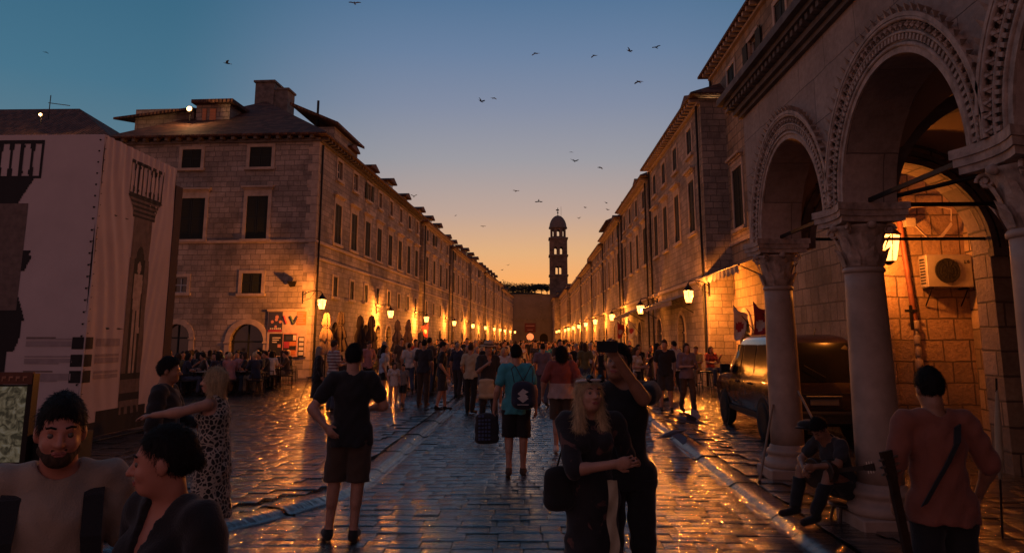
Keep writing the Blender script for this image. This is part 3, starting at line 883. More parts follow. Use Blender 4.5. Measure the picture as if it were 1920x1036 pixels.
mb.lathe([(2.25, -.1), (2.25, .1)] + [(2.1 * math.cos(t * PI / 20), .1 + (hd - .1) * math.sin(t * PI / 20)) for t in range(1, 10)] + [(.12, hd)], (0, 0, z426), 24)
mb.build('dome', [M['trim_dark']], tw)
mb = MB(); z4 = zt(404); mb.tube((0, 0, z4 - .1), (0, 0, z4 + 1.9), .09); mb.lathe([(.05, 0), (.25, .2), (.05, .45)], (0, 0, z4 + .5), 10); mb.box(-.45, .3, -.03, .03, z4 + 1.2, z4 + 1.5)
mb.tube((.8, 0, z4 - .8), (.8, 0, z4 + 2.2), .03)
mb.build('weather_vane', [M['iron']], tw)

# wooded ridge beyond the walls
hl = MB()
hx = [(-120, 0), (-80, 7), (-40, 10), (-15, 12.2), (0, 12.0), (20, 12.0), (50, 9), (120, 0)]
vs = []
for x, z in hx: vs += [(x, 215, 0), (x, 235, z), (x, 300, z * .9), (x, 340, 0)]
fs = [(4 * i + j, 4 * i + j + 4, 4 * i + j + 5, 4 * i + j + 1) for i in range(len(hx) - 1) for j in range(3)]
hl.add(vs, [tuple(reversed(f)) for f in fs], 0, True); ho = hl.build('hill', [plain('dark_hillside', (.03, .035, .02), .9, bump=.5)]); tag(ho, kind='structure')
M['leaf'] = plain('pine_needles', (.014, .018, .009), .8, noise=.5, scale=.6)
M['bark'] = plain('pine_bark', (.08, .05, .035), .9, bump=.5)
def pine(loc, h, cw, chh, label, seed):
    r = random.Random(seed)
    root = empty('pine_tree', loc); tag(root, label, 'tree', 'pines on the ridge behind the end wall')
    tk = MB(); p = Vector((0, 0, -1)); prev = .28
    for k in range(5):
        q = Vector((r.uniform(-.25, .25), r.uniform(-.25, .25), (k + 1) * (h - chh * .5) / 5)); tk.tube(p, q, prev, prev * .82, 7); prev *= .82; p = q
    for k in range(6):
        a = r.uniform(0, 2 * PI); tk.tube(p - Vector((0, 0, r.uniform(0, 1.2))), (math.cos(a) * cw * .35, math.sin(a) * cw * .35, h - r.uniform(.2, .6) * chh), .1, .03, 5)
    tk.build('trunk', [M['bark']], root)
    cr = MB()
    lobes = [(r.uniform(-.35, .35) * cw, r.uniform(-.35, .35) * cw, h - chh * r.uniform(.3, .7), r.uniform(.25, .42) * cw, r.uniform(.25, .4) * chh) for _ in range(9)]
    for k in range(1500):
        lx, ly, lz, lr, lh = r.choice(lobes)
        v = Vector((r.gauss(0, 1), r.gauss(0, 1), r.gauss(0, 1))).normalized() * (r.random() ** .35)
        c = Vector((lx + v.x * lr, ly + v.y * lr, lz + v.z * lh)); s = r.uniform(.12, .3)
        a = Vector((r.gauss(0, 1), r.gauss(0, 1), r.gauss(0, 1))).normalized(); b = a.orthogonal().normalized() * s; a = a * s * .6
        cr.add([c - a, c - b * .5, c + a, c + b * .5], [(0, 1, 2, 3)])
    cr.build('crown', [M['leaf']], root)
tp = [(948, 527, 'dark pine at the left end of the ridge line behind the roofs'), (962, 528, 'dark broad pine second from the left on the ridge'),
      (976, 530, 'dark pine in the middle of the ridge, left of the bright gap'), (988, 531, 'pine crown just left of the bright gap on the ridge'),
      (1003, 532, 'flat pine crown above the bright gap on the ridge'), (1016, 530, 'umbrella pine touching the left side of the bell tower'), (1026, 532, 'small pine crown against the tower shaft'),
      (934, 530, 'pine mostly hidden by the left row chimneys')]
for i, (px, py, lb) in enumerate(tp):
    Y = 205 + (i % 3) * 4; top = P(px, py, Y)
    h = top.z - 8.0
    pine((top.x, Y, 8.0), h, 5.6, 3.8 if px < 995 else 2.2, lb, 50 + i)
mound = MB(); mound.add([(-30, 196, 0), (12, 196, 0), (12, 214, 0), (-30, 214, 0), (-30, 200, 14.6), (0.2, 200, 14.4), (2.0, 214, 13.6), (-30, 214, 15.2), (12, 200, 12.6), (12, 214, 12.6)],
                       [(0, 1, 8, 5, 4), (4, 5, 6, 7), (5, 8, 9, 6)]); mo = mound.build('terrain', [M['leaf']]); tag(mo, kind='structure')
# ================================================================== lanterns
def make_lantern():
    root = empty('street_lantern', (0, 0, 0))
    # origin at the lantern's centre; the wall is toward +y
    gm = MB()
    gm.lathe([(.115, -.24), (.13, -.22), (.20, .14), (.19, .17)], (0, 0, 0), 6, rot=PI / 6, smooth=False); gm.build('lantern_glass', [M['lamp_glass']], root)
    ld = bpy.data.lights.new('bulb', 'POINT'); ld.energy = LAMP_W; ld.color = LAMP_C; ld.shadow_soft_size = .06
    lo = bpy.data.objects.new('bulb', ld); COL.objects.link(lo); lo.parent = root; lo.location = (0, 0, -.02)
    cm = MB(); cm.lathe([(.225, .175), (.215, .20), (.12, .30), (.11, .34), (.06, .37), (.02, .46)], (0, 0, 0), 6, rot=PI / 6, smooth=False)
    cm.build('lantern_cap', [M['iron']], root)
    fm = MB()
    for k in range(6):
        a = PI / 6 + k * PI / 3; fm.tube((.118 * math.cos(a), .118 * math.sin(a), -.24), (.205 * math.cos(a), .205 * math.sin(a), .17), .009, n=4)
    fm.lathe([(.03, -.31), (.10, -.255), (.125, -.245)], (0, 0, 0), 6, rot=PI / 6, smooth=False)
    fm.build('lantern_frame', [M['iron']], root)
    bm = MB(); pts = [(0, .0, .45), (0, .05, .52), (0, .3, .58), (0, .62, .52), (0, .9, .36)]
    bm.path(pts, .018, 6); bm.path([(0, .9, .1), (0, .55, .22), (0, .3, .57)], .012, 5); bm.box(-.04, .04, .86, .90, .0, .55)
    bm.build('bracket', [M['iron']], root)
    return root
lant0 = make_lantern()
_first = [True]
def lantern(x, y, z, rz, label, group):
    r = lant0 if _first[0] else copy_tree(lant0)
    _first[0] = False
    r.location = (x, y, z); r.rotation_euler = (0, 0, rz); tag(r, label, 'street lamp', group); return r
ORD = ['nearest', 'second', 'third', 'fourth', 'fifth', 'sixth', 'seventh', 'eighth', 'ninth', 'tenth', 'eleventh', 'twelfth', 'farthest']
lampsL = [32.6, 45.4, 57, 71, 85, 98, 109.6, 119, 128, 140, 152]
HLAMP = 3.38
for i, y in enumerate(lampsL):
    lantern(XL(y) + .92, y, HLAMP, RZL, f'lit wall lantern, {ORD[i] if i < len(lampsL)-1 else "farthest"} of the row on the left houses' + (', beside the posters' if i == 0 else ''), 'lit lanterns along the left houses')
lampsR = [26.2, 39, 52.5, 66, 77, 88, 99, 111, 122, 134, 146, 158]
for i, y in enumerate(lampsR):
    x = XR(y) - .92 - (0 if y < 123 else .5)
    lantern(x, y if i else 27.2, HLAMP, RZR + (0 if i else .35), f'lit wall lantern, {ORD[i] if i < len(lampsR)-1 else "farthest"} of the row on the right houses' + (', on the alley corner' if i == 0 else ''), 'lit lanterns along the right houses')

# ================================================================== arcade of the palace
XA = 3.15              # street face of the arcade
YA = 10.75             # its far end
TH = .52
SPR, RI = 3.16, 1.08
colsY = [10.4, 7.7, 5.0, 2.3, -.4]
arc = empty('palace_arcade', (XA, YA, 0), -PI / 2)      # local x toward the camera, y into the arcade
tag(arc, 'carved stone palace arcade with round arches on columns at the right', 'arcade')
UA = 14.0
cen = [YA - (a + b) / 2 for a, b in zip(colsY[:-1], colsY[1:])]
ops = [(c - RI, c + RI, 2.2, SPR + RI, True) for c in cen]
# wall above the springing only
wm = MB()
def arcade_wall():
    ztop = 5.06
    us = [0.0]
    for c in cen: us += [c - RI, c + RI]
    us.append(UA)
    for k in range(0, len(us) - 1):
        a, b = us[k], us[k + 1]
        if k % 2 == 0:
            wm.quad((a, 0, SPR), (b, 0, SPR), (b, 0, ztop), (a, 0, ztop)); wm.quad((b, TH, SPR), (a, TH, SPR), (a, TH, ztop), (b, TH, ztop))
            wm.quad((a, 0, SPR), (a, TH, SPR), (b, TH, SPR), (b, 0, SPR))
        else:
            uc = (a + b) / 2; n = 28; pts = [(uc - RI * math.cos(PI * j / n), SPR + RI * math.sin(PI * j / n)) for j in range(n + 1)]
            for j in range(n):
                (ax, az), (bx, bz) = pts[j], pts[j + 1]
                wm.quad((ax, 0, az), (bx, 0, bz), (bx, 0, ztop), (ax, 0, ztop)); wm.quad((bx, TH, bz), (ax, TH, az), (ax, TH, ztop), (bx, TH, ztop))
                wm.quad((ax, 0, az), (ax, TH, az), (bx, TH, bz), (bx, 0, bz))
    wm.quad((0, TH, SPR), (0, 0, SPR), (0, 0, ztop), (0, TH, ztop))
arcade_wall(); wm.build('arcade_wall', [M['plaster']], arc)

def ring(mb, uc, r0, r1, y0, y1, n=40, a0=0, a1=PI):
    """moulding swept round the arch: radial r0..r1, from y0 (out) to y1"""
    vs, fs = [], []
    for k in range(n + 1):
        t = a0 + (a1 - a0) * k / n; c, s = -math.cos(t), math.sin(t)
        for r, y in ((r0, y1), (r0, y0), (r1, y0), (r1, y1)): vs.append((uc + r * c, y, SPR + r * s))
    for k in range(n):
        for j in range(3):
            a = k * 4 + j; fs.append((a, a + 4, a + 5, a + 1))
    mb.add(vs, fs, 0, False)
def roll(mb, uc, r, y, rad, n=40):
    vs, fs = [], []
    for k in range(n + 1):
        t = PI * k / n; c, s = -math.cos(t), math.sin(t)
        for j in range(6):
            q = 2 * PI * j / 6; rr = r + rad * math.cos(q); vs.append((uc + rr * c, y + rad * math.sin(q), SPR + rr * s))
    for k in range(n):
        for j in range(6):
            a, b = k * 6 + j, k * 6 + (j + 1) % 6; fs.append((a, a + 6, b + 6, b))
    mb.add(vs, fs, 0, True)
rnd = random.Random(5)
for c in cen:
    mb = MB()
    ring(mb, c, RI + .002, RI + .055, -.02, .1); roll(mb, c, RI + .075, -.02, .02)
    ring(mb, c, RI + .10, RI + .112, -.012, .05)
    for k in range(62):       # bead row
        t = PI * (k + .5) / 62; r = RI + .135
        T = Matrix.Translation((c - r * math.cos(t), -.02, SPR + r * math.sin(t))) @ Matrix.Rotation(t - PI / 2, 4, 'Y')
        mb.box(-.016, .016, -.022, .03, -.024, .024, 0, T)
    roll(mb, c, RI + .175, -.03, .016); 
    ring(mb, c, RI + .19, RI + .265, -.004, .02)
    for k in range(44):       # carved leaf row: pairs of curled leaves
        t = PI * (k + .5) / 44; r = RI + .228
        base = Matrix.Translation((c - r * math.cos(t), -.02, SPR + r * math.sin(t))) @ Matrix.Rotation(t - PI / 2, 4, 'Y')
        for s in (-1, 1):
            T = base @ Matrix.Rotation(s * .6 + rnd.uniform(-.15, .15), 4, 'Y')
            mb.add([(-.012, -.02, -.04), (.012, -.02, -.04), (.028, -.045, .0), (.01, -.02, .045), (-.018, -.05, .01), (0, .02, 0)],
                   [(0, 1, 2, 3, 4), (0, 5, 1), (1, 5, 2), (2, 5, 3), (3, 5, 4), (4, 5, 0)], 0, False, T)
    roll(mb, c, RI + .285, -.045, .022); 
    hood = (c > 0)
    # outer hood with spiky leaves; clipped where neighbours meet
    am_ = math.acos(min(1, 1.35 / (RI + .36)))
    ring(mb, c, RI + .30, RI + .335, -.07, .0, 40, am_ * .35, PI - am_ * .35)
    for k in range(30):
        t = am_ + (PI - 2 * am_) * (k + .5) / 30; r = RI + .352
        T = Matrix.Translation((c - r * math.cos(t), -.05, SPR + r * math.sin(t))) @ Matrix.Rotation(t - PI / 2 + .5, 4, 'Y')
        mb.add([(-.03, 0, -.02), (.035, 0, -.02), (.012, -.055, .065), (-.01, .03, .02)], [(0, 1, 2), (0, 2, 3), (1, 3, 2), (0, 3, 1)], 0, False, T)
    mb.build('archivolt', [M['carved']], arc)
# cornice over the arches
mb = MB()
mb.box(-.06, UA, -.06, .1, 5.062, 5.12); mb.box(-.12, UA, -.12, .1, 5.121, 5.19); mb.box(-.2, UA, -.24, .3, 5.26, 5.32); mb.box(-.26, UA, -.32, .6, 5.321, 5.42)
for k in range(90):
    u = -.1 + k * .155
    if u < UA: mb.box(u, u + .08, -.21, 0, 5.191, 5.259)
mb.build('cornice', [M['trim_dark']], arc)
mb = MB(); mb.box(-.2, UA, .6, 4.3, 5.25, 5.38); mb.build('terrace_roof', [M['trim_dark']], arc)

def volute(mb, T, r=.055):
    pts = []
    for k in range(18):
        a = k * .55; rr = r * (1 - k / 20); pts.append((rr * math.cos(a), 0, rr * math.sin(a)))
    for a, b in zip(pts[:-1], pts[1:]): mb.tube(a, b, .017, .016, 5, 0, True, T)
    mb.tube((0, -.02, 0), (0, .02, 0), .018, n=6, T=T)
def make_column(y):
    c = empty('column', (YA - y, TH / 2 - .01, 0)); c.parent = arc
    b = MB()
    b.bevbox(-.33, .33, -.33, .33, 0, .14, .012)
    b.lathe([(.31, .14), (.325, .17), (.325, .21), (.30, .24), (.275, .25), (.255, .28), (.255, .30), (.275, .32), (.28, .345), (.262, .37), (.24, .38), (.235, .41), (.215, .43)], n=28)
    b.build('column_base', [M['column']], c)
    s = MB(); prof = [(.215 - .03 * (k / 10) ** 1.6, .43 + (2.50 - .43) * k / 10) for k in range(11)]
    s.lathe(prof, n=32); s.lathe([(.185, 2.47), (.205, 2.485), (.205, 2.51), (.19, 2.53)], n=28); s.build('column_shaft', [M['column']], c)
    k_ = MB()
    k_.lathe([(.185, 2.53), (.19, 2.65), (.205, 2.80), (.25, 2.92), (.28, 2.95)], n=24)
    for row, (z0, h, n, ro) in enumerate(((2.54, .19, 8, 0), (2.66, .21, 8, PI / 8))):
        for k in range(n):
            a = 2 * PI * k / n + ro
            T = Matrix.Rotation(a, 4, 'Z')
            r0 = .19
            pl = [(-.05, r0, z0), (.05, r0, z0), (.062, r0 + .03, z0 + h * .45), (.045, r0 + .055, z0 + h * .8), (0, r0 + .10, z0 + h), (-.045, r0 + .055, z0 + h * .8), (-.062, r0 + .03, z0 + h * .45), (0, r0 + .045, z0 + h * .5), (0, r0 + .075, z0 + h * .78), (0, r0 + .08, z0 + h * .92)]
            k_.add(pl, [(0, 1, 2, 7), (7, 2, 3, 8), (8, 3, 4), (0, 7, 6), (6, 7, 8, 5), (5, 8, 4)], 0, False, T)
            k_.add([(x, y_ - .03, z) for x, y_, z in pl], [(7, 2, 1, 0), (8, 3, 2, 7), (6, 7, 0), (5, 8, 7, 6)], 0, False, T)
    for k in range(4):
        a = PI / 4 + k * PI / 2
        T = Matrix.Rotation(a, 4, 'Z') @ Matrix.Translation((.285, 0, 2.90)); volute(k_, T, .062)
        T = Matrix.Rotation(k * PI / 2, 4, 'Z') @ Matrix.Translation((0, -.27, 2.94)); k_.lathe([(.01, -.04), (.045, -.02), (.045, .02), (.01, .04)], (0, 0, 0), 8, 0, T)
    # abacus with concave sides
    pts = []
    for k in range(4):
        for j in range(7):
            f = -1 + 2 * j / 6; d = .27 + .07 * f * f
            x, yy = f * .34, -d
            a = k * PI / 2; pts.append((x * math.cos(a) - yy * math.sin(a), x * math.sin(a) + yy * math.cos(a)))
    for z0, z1, s_ in ((2.975, 3.03, .93), (3.03, 3.09, 1.0), (3.09, 3.16, 1.05)):
        n = len(pts); vs = [(x * s_, y_ * s_, z0) for x, y_ in pts] + [(x * s_, y_ * s_, z1) for x, y_ in pts]
        k_.add(vs, [tuple(range(n - 1, -1, -1)), tuple(range(n, 2 * n))] + [(j, (j + 1) % n, (j + 1) % n + n, j + n) for j in range(n)])
    k_.build('column_capital', [M['carved']], c)
    return c
for y in colsY: make_column(y)

# vault: groined bays between the street arches and the inner wall
XI = 6.55 - XA          # inner wall distance (local y)
def vault():
    mb = MB(); N = 22
    ry = (XI - TH) / 2; yc = TH + ry; rise_y = 1.35
    for c in cen:
        vs = []
        for j in range(N + 1):
            for i in range(N + 1):
                u = -1 + 2 * i / N; v = -1 + 2 * j / N
                z1 = 1.25 * math.sqrt(max(0, 1 - u * u)); z2 = rise_y * math.sqrt(max(0, 1 - v * v))
                vs.append((c + u * 1.28, yc + v * ry, SPR + .02 + max(z1, z2)))
        fs = [(j * (N + 1) + i, (j + 1) * (N + 1) + i, (j + 1) * (N + 1) + i + 1, j * (N + 1) + i + 1) for j in range(N) for i in range(N)]
        mb.add(vs, fs, 0, True)
    mb.build('vault', [M['vault']], arc)
    # transverse arches
    for y in colsY[1:]:
        u = YA - y; m2 = MB(); n = 24
        R_in, R_out = ry - .05, ry + .12
        vs = []
        for k in range(n + 1):
            t = PI * k / n; c, s = -math.cos(t), math.sin(t)
            for rr, uu in ((1, -.2), (1, .2), (1.12, .2), (1.12, -.2)): vs.append((u + uu, yc + ry * rr * c * (.97), SPR + rise_y * .86 * rr * s))
        fs = []
        for k in range(n):
            for j in range(4):
                a, b = k * 4 + j, k * 4 + (j + 1) % 4; fs.append((a, b, b + 4, a + 4))
        m2.add(vs, fs, 0, False); m2.build('transverse_arch', [M['trim_dark']], arc)
vault()
# end wall with its arch toward the far side, and the inner wall
ew_ops = [(.75, 3.15, 0.0, 3.05 + 1.2, True)]
TE = Matrix(((0, 1, 0, 0.0), (1, 0, 0, 0), (0, 0, 1, 0), (0, 0, 0, 1)))   # facade x -> local y, facade y -> local x
# seen from inside the arcade: face toward the camera
TEm = Matrix(((0, -1, 0, .42), (1, 0, 0, 0.0), (0, 0, 1, 0), (0, 0, 0, 1)))
mb = MB()
def end_wall():
    a, b, za, zb, _ = ew_ops[0]; yc = (a + b) / 2; r = 1.2; zs = 3.05; ztop = 5.24; n = 24; Y2 = 5.2
    for xx in (.42, 0.0):
        mb.quad((xx, b, 0), (xx, Y2, 0), (xx, Y2, ztop), (xx, b, ztop))
        mb.quad((xx, TH, zs), (xx, a, zs), (xx, a, ztop), (xx, TH, ztop))
        for k in range(n):
            t0, t1 = PI * k / n, PI * (k + 1) / n
            p = (yc - r * math.cos(t0), zs + r * math.sin(t0)); q = (yc - r * math.cos(t1), zs + r * math.sin(t1))
            mb.quad((xx, p[0], p[1]), (xx, q[0], q[1]), (xx, q[0], ztop), (xx, p[0], ztop))
    for k in range(n):
        t0, t1 = PI * k / n, PI * (k + 1) / n
        p = (yc - r * math.cos(t0), zs + r * math.sin(t0)); q = (yc - r * math.cos(t1), zs + r * math.sin(t1))
        mb.quad((0, p[0], p[1]), (.42, p[0], p[1]), (.42, q[0], q[1]), (0, q[0], q[1]))
    mb.quad((0, b, 0), (.42, b, 0), (.42, b, zs), (0, b, zs)); mb.quad((0, TH, zs), (.42, TH, zs), (.42, a, zs), (0, a, zs))
end_wall(); mb.build('end_wall', [M['stone_old']], arc)
# moulded ring round the end arch
mb = MB(); yc = 1.95
for (r0, r1, xo) in ((1.2, 1.28, .50), (1.33, 1.40, .47), (1.47, 1.56, .50)):
    n = 36; vs = []
    for k in range(n + 1):
        t = PI * k / n; c, s = -math.cos(t), math.sin(t)
        for r, x in ((r0, .43), (r0, xo), (r1, xo), (r1, .43)): vs.append((x, yc + r * c, 3.05 + r * s))
    mb.add(vs, [(k * 4 + j, k * 4 + j + 1, k * 4 + j + 5, k * 4 + j + 4) for k in range(n) for j in range(3)])
mb.box(.425, .55, 3.12, 3.6, 2.93, 3.04)
mb.build('end_arch_moulding', [M['trim_dark']], arc)
mb = MB(); mb.quad((.42, XI, 0), (UA, XI, 0), (UA, XI, 5.24), (.42, XI, 5.24)); mb.build('inner_wall', [M['stone_old']], arc)
# iron ties
mb = MB()
mb.box(YA - colsY[0], UA, TH / 2 - .03, TH / 2 + .0, 3.17, 3.21)
mb.build('tie_rod', [M['iron']], arc)
for y in colsY[:4]:
    mb = MB(); u = YA - y; mb.box(u - .018, u + .018, TH, XI, 3.17, 3.21); mb.build('tie_rod', [M['iron']], arc)
mb = MB(); mb.tube((YA - 7.7, TH / 2 + .05, 3.2), (YA - 5.2, XI - .05, 3.75), .022); mb.build('tie_rod', [M['iron']], arc)
# stone step under the columns
mb = MB()
mb.box(-.15, UA, -.16, XI, -.05, -.0)
mb.build('floor_step', [M['wet_kerb']], arc)

# ---- rough wall lit by a lantern, behind the arcade
rw = empty('rough_stone_wall', (5.82, 13.0, 0)); tag(rw, 'rough block wall glowing orange under the lantern behind the arcade', 'wall')
mb = MB(); facade(mb, I4, 4.4, 7.5, [(2.35, 2.95, 0, 1.95, True)], .3); mb.quad((0, 4, 0), (0, 0, 0), (0, 0, 7.5), (0, 4, 7.5)); mb.quad((0, 0, 7.5), (4.4, 0, 7.5), (4.4, 4, 7.5), (0, 4, 7.5))
M['rough'] = stone_blocks('rough_old_blocks', (.40, .28, .20), .46, .36, .014, .25, .55, 1.0)
M['rough'].node_tree.nodes['Bump'].inputs['Distance'].default_value = .06
mb.build('wall', [M['rough']], rw)
mb = MB(); mb.box(2.36, 2.94, .2, .29, 0, 1.9); mb.build('door', [M['dark']], rw)
mb = MB(); mb.box(0.0, .32, -.06, .02, 0, 7.4); mb.build('pilaster', [M['rough']], rw)
al = lantern(5.84, 12.28, 3.32, 0, 'lit wall lantern half hidden behind the second column capital', None)
for ch in al.children:
    if ch.type == 'LIGHT': ch.data = ch.data.copy(); ch.data.energy = 250; ch.data.color = (1.0, .27, .035)
# drain pipe with its old joint
pp = empty('drain_pipe', (6.50, 12.92, 0)); tag(pp, 'rusty brown drain pipe running down the orange lit wall', 'pipe')
mb = MB(); mb.tube((0, 0, 2.1), (-.22, 0, 5.5), .045, n=10); mb.build('pipe', [plain('rusty_pipe', (.16, .05, .03), .6, noise=.4)], pp)
mb = MB()
for z, r in ((1.15, .05), (1.4, .06), (1.6, .05), (1.8, .055), (2.05, .06)): mb.lathe([(r * .8, -.08), (r, -.06), (r, .06), (r * .8, .08)], (.01, 0, z), 10)
mb.tube((.01, 0, 1.1), (.01, 0, 2.1), .035); mb.build('pipe_joint', [plain('cast_joint', (.28, .22, .18), .6, noise=.4)], pp)
# air conditioner
ac = empty('air_conditioner', tuple(P(1783, 538, 12.7))); tag(ac, 'white air conditioner unit with round dark fan bracketed on the orange wall', 'air conditioner')
mb = MB(); mb.bevbox(-.38, .38, -.02, .24, 0, .55, .012); mb.build('casing', [plain('air_unit_paint', (.26, .23, .20), .5)], ac)
mb = MB(); mb.tube((-.05, -.025, .275), (-.05, -.05, .275), .205, n=28); mb.build('fan_recess', [M['dark']], ac)
mb = MB()
for k in range(12):
    a = k * PI / 6; mb.tube((-.05 + .03 * math.cos(a), -.06, .275 + .03 * math.sin(a)), (-.05 + .2 * math.cos(a), -.055, .275 + .2 * math.sin(a)), .003, n=3)
for r in (.07, .12, .17, .205):
    for k in range(24):
        a, b = 2 * PI * k / 24, 2 * PI * (k + 1) / 24; mb.tube((-.05 + r * math.cos(a), -.06, .275 + r * math.sin(a)), (-.05 + r * math.cos(b), -.06, .275 + r * math.sin(b)), .003, n=3)
mb.build('fan_grille', [M['dark']], ac)
mb = MB()
for k in range(9): mb.box(-.384, -.379, .04, .20, .06 + k * .05, .085 + k * .05)
mb.build('side_grille', [M['dark']], ac)
mb = MB()
for z0, x0, pts in ((.40, .255, [((0, .05), (0, 0)), ((0, 0), (.03, 0))]), (.40, .305, [((.03, .04), (.015, .05)), ((.015, .05), (0, .04)), ((0, .04), (0, .01)), ((0, .01), (.015, 0)), ((.015, 0), (.03, .01)), ((.03, .01), (.03, .025)), ((.03, .025), (.018, .025))])):
    for a, b in pts: mb.tube((x0 + a[0], -.024, z0 + a[1]), (x0 + b[0], -.024, z0 + b[1]), .005, n=4)
mb.build('emblem', [M['iron']], ac)
mb = MB()
for x in (-.3, .3): mb.box(x - .015, x + .015, 0, .3, -.03, 0); mb.tube((x, .28, -.3), (x, .02, -.02), .012, n=5)
mb.build('bracket', [M['iron']], ac)
cb = empty('cable_bundle', tuple(P(1740, 430, 12.85))); tag(cb, 'loose bundle of cables and junction box above the air conditioner', 'cables')
mb = MB()
for k in range(3):
    pts = [Vector((-.25 + .65 * t / 8, -.02 - .01 * k, .12 - .28 * math.sin(PI * t / 8) ** 1.1 - .02 * k)) for t in range(9)]; mb.path(pts, .008, 5)
mb.path([Vector((.4, -.02, .14)), Vector((.42, -.02, .35)), Vector((.1, -.02, .42)), Vector((-.3, -.02, .38))], .012, 5)
mb.build('cable', [plain('pale_cable', (.45, .36, .28), .6)], cb)
mb = MB(); mb.bevbox(-.4, -.22, -.06, .1, .05, .2, .008); mb.build('junction_box', [plain('grey_box', (.3, .26, .22), .6)], cb)
cx = empty('iron_cross', tuple(P(1707, 585, 12.9))); tag(cx, 'small dark iron cross fixed on the orange wall', 'cross')
mb = MB(); mb.box(-.02, .02, -.03, .0, -.3, .12); mb.build('upright', [M['iron']], cx)
mb = MB(); mb.box(-.11, .11, -.034, -.031, .0, .045); mb.build('cross_arm', [M['iron']], cx)

# ================================================================== awnings on the neighbour and the right row
M['awning'] = plain('striped_canvas', (.30, .25, .21), .9, noise=.2, scale=3)
def awning(y0, y1, xw, z, out, drop, label, scallop=True, n=None, mat='awning'):
    root = empty('awning', (xw, (y0 + y1) / 2, z)); tag(root, label, 'awning')
    L = y1 - y0; mb = MB(); n = n or max(4, int(L / .28)); S = 10
    vs = []
    for j in range(n * 4 + 1):
        y = -L / 2 + L * j / (n * 4)
        for k in range(3): vs.append((-out * k / 2, y, -drop * (k / 2) - .02 * math.sin(PI * k / 2)))
    mb.add(vs, [(3 * j + k, 3 * j + k + 1, 3 * j + k + 4, 3 * j + k + 3) for j in range(n * 4) for k in range(2)], 0, True)
    mb.add([(x, y, z_ - .01) for x, y, z_ in vs], [(3 * j + k + 3, 3 * j + k + 4, 3 * j + k + 1, 3 * j + k) for j in range(n * 4) for k in range(2)], 0, True)
    mb.build('canopy', [M[mat]], root)
    v = MB(); vs = []
    for j in range(n * S + 1):
        y = -L / 2 + L * j / (n * S); f = (j % S) / S; d = .20 + (.09 * abs(math.sin(PI * f)) if scallop else 0)
        wob = .015 * math.sin(j * .35)
        vs += [(-out + wob, y, -drop), (-out + wob * 2, y, -drop - d)]
    v.add(vs, [(2 * j, 2 * j + 1, 2 * j + 3, 2 * j + 2) for j in range(n * S)], 0, False)
    v.add([(x + .006, y, z_) for x, y, z_ in vs], [(2 * j + 2, 2 * j + 3, 2 * j + 1, 2 * j) for j in range(n * S)], 0, False)
    v.build('valance', [M[mat]], root)
    b = MB(); b.tube((-out, -L / 2, -drop), (-out, L / 2, -drop), .025)
    for y in (-L / 2 + .1, L / 2 - .1): b.tube((0, y, -drop - .5), (-out, y, -drop), .02)
    b.build('arm', [M['iron']], root); return root
awning(23.2, 28.8, XN, 4.55, 1.1, .42, 'pale scalloped awning on the neighbour house beside the alley corner')
awning(16.4, 19.4, XN, 4.35, .8, .3, 'pale scalloped awning above the pointed doorways, seen between the columns')
awning(30.5, 39.6, XR(35) , 3.75, .9, .35, 'long plain awning over the shop fronts of the nearest right row house', False)
awning(43.5, 52.0, XR(48), 3.7, .9, .35, 'awning behind the second right lantern', False)

# ================================================================== flags
def flag(loc, label, rz, cols, h=1.1, w=.75):
    root = empty('flag', loc, rz); tag(root, label, 'flag', None)
    p = MB(); p.tube((0, 0, 0), (0, -.75, .95), .014); p.build('flag_pole', [M['iron']], root)
    mb = MB(); N = 14; vs = []
    for j in range(N + 1):
        for i in range(7):
            u, v = i / 6, j / N
            vs.append((.05 * math.sin(v * 5 + u * 4), -.75 + u * .5 * (1 - .4 * v), .93 - v * h - u * .35 * (1 - v) - .06 * math.sin(u * 5)))
    fs, ms = [], []
    for j in range(N):
        for i in range(6):
            fs.append((j * 7 + i, j * 7 + i + 1, j * 7 + i + 8, j * 7 + i + 7)); 
            d = abs(i - 2.5) / 3 + abs(j - N / 2) / 5
            ms.append(1 if d < .75 else 0)
    for f, m_ in zip(fs, ms): mb.f.append(f); mb.m.append(m_); mb.s.append(True)
    mb.v = [tuple(v) for v in vs]
    mb.build('flag_cloth', [M[cols[0]], M[cols[1]]], root)
M['cl_white'] = plain('white_cloth', (.5, .45, .42), .9); M['cl_red'] = plain('red_cloth', (.28, .03, .04), .9)
flag((XN - .05, 25.2, 2.0), 'white flag with dark red diamond hanging left of the other on the neighbour house', -PI / 2, ('cl_white', 'cl_red'))
flag((XN - .05, 22.9, 2.0), 'dark red flag with pale diamond hanging beside the white flag', -PI / 2, ('cl_red', 'cl_white'))
flag((XR(45) - .05, 45, 2.1), 'red and white flag under the second right lantern', -PI / 2, ('cl_white', 'cl_red'))
flag((XR(50) - .05, 50.5, 2.1), 'small red flag between the second and third right lanterns', -PI / 2, ('cl_red', 'cl_white'))
flag((XL(58) + .05, 58.4, 2.2), 'red flag on the left houses beside the third left lantern', PI / 2, ('cl_red', 'cl_white'))

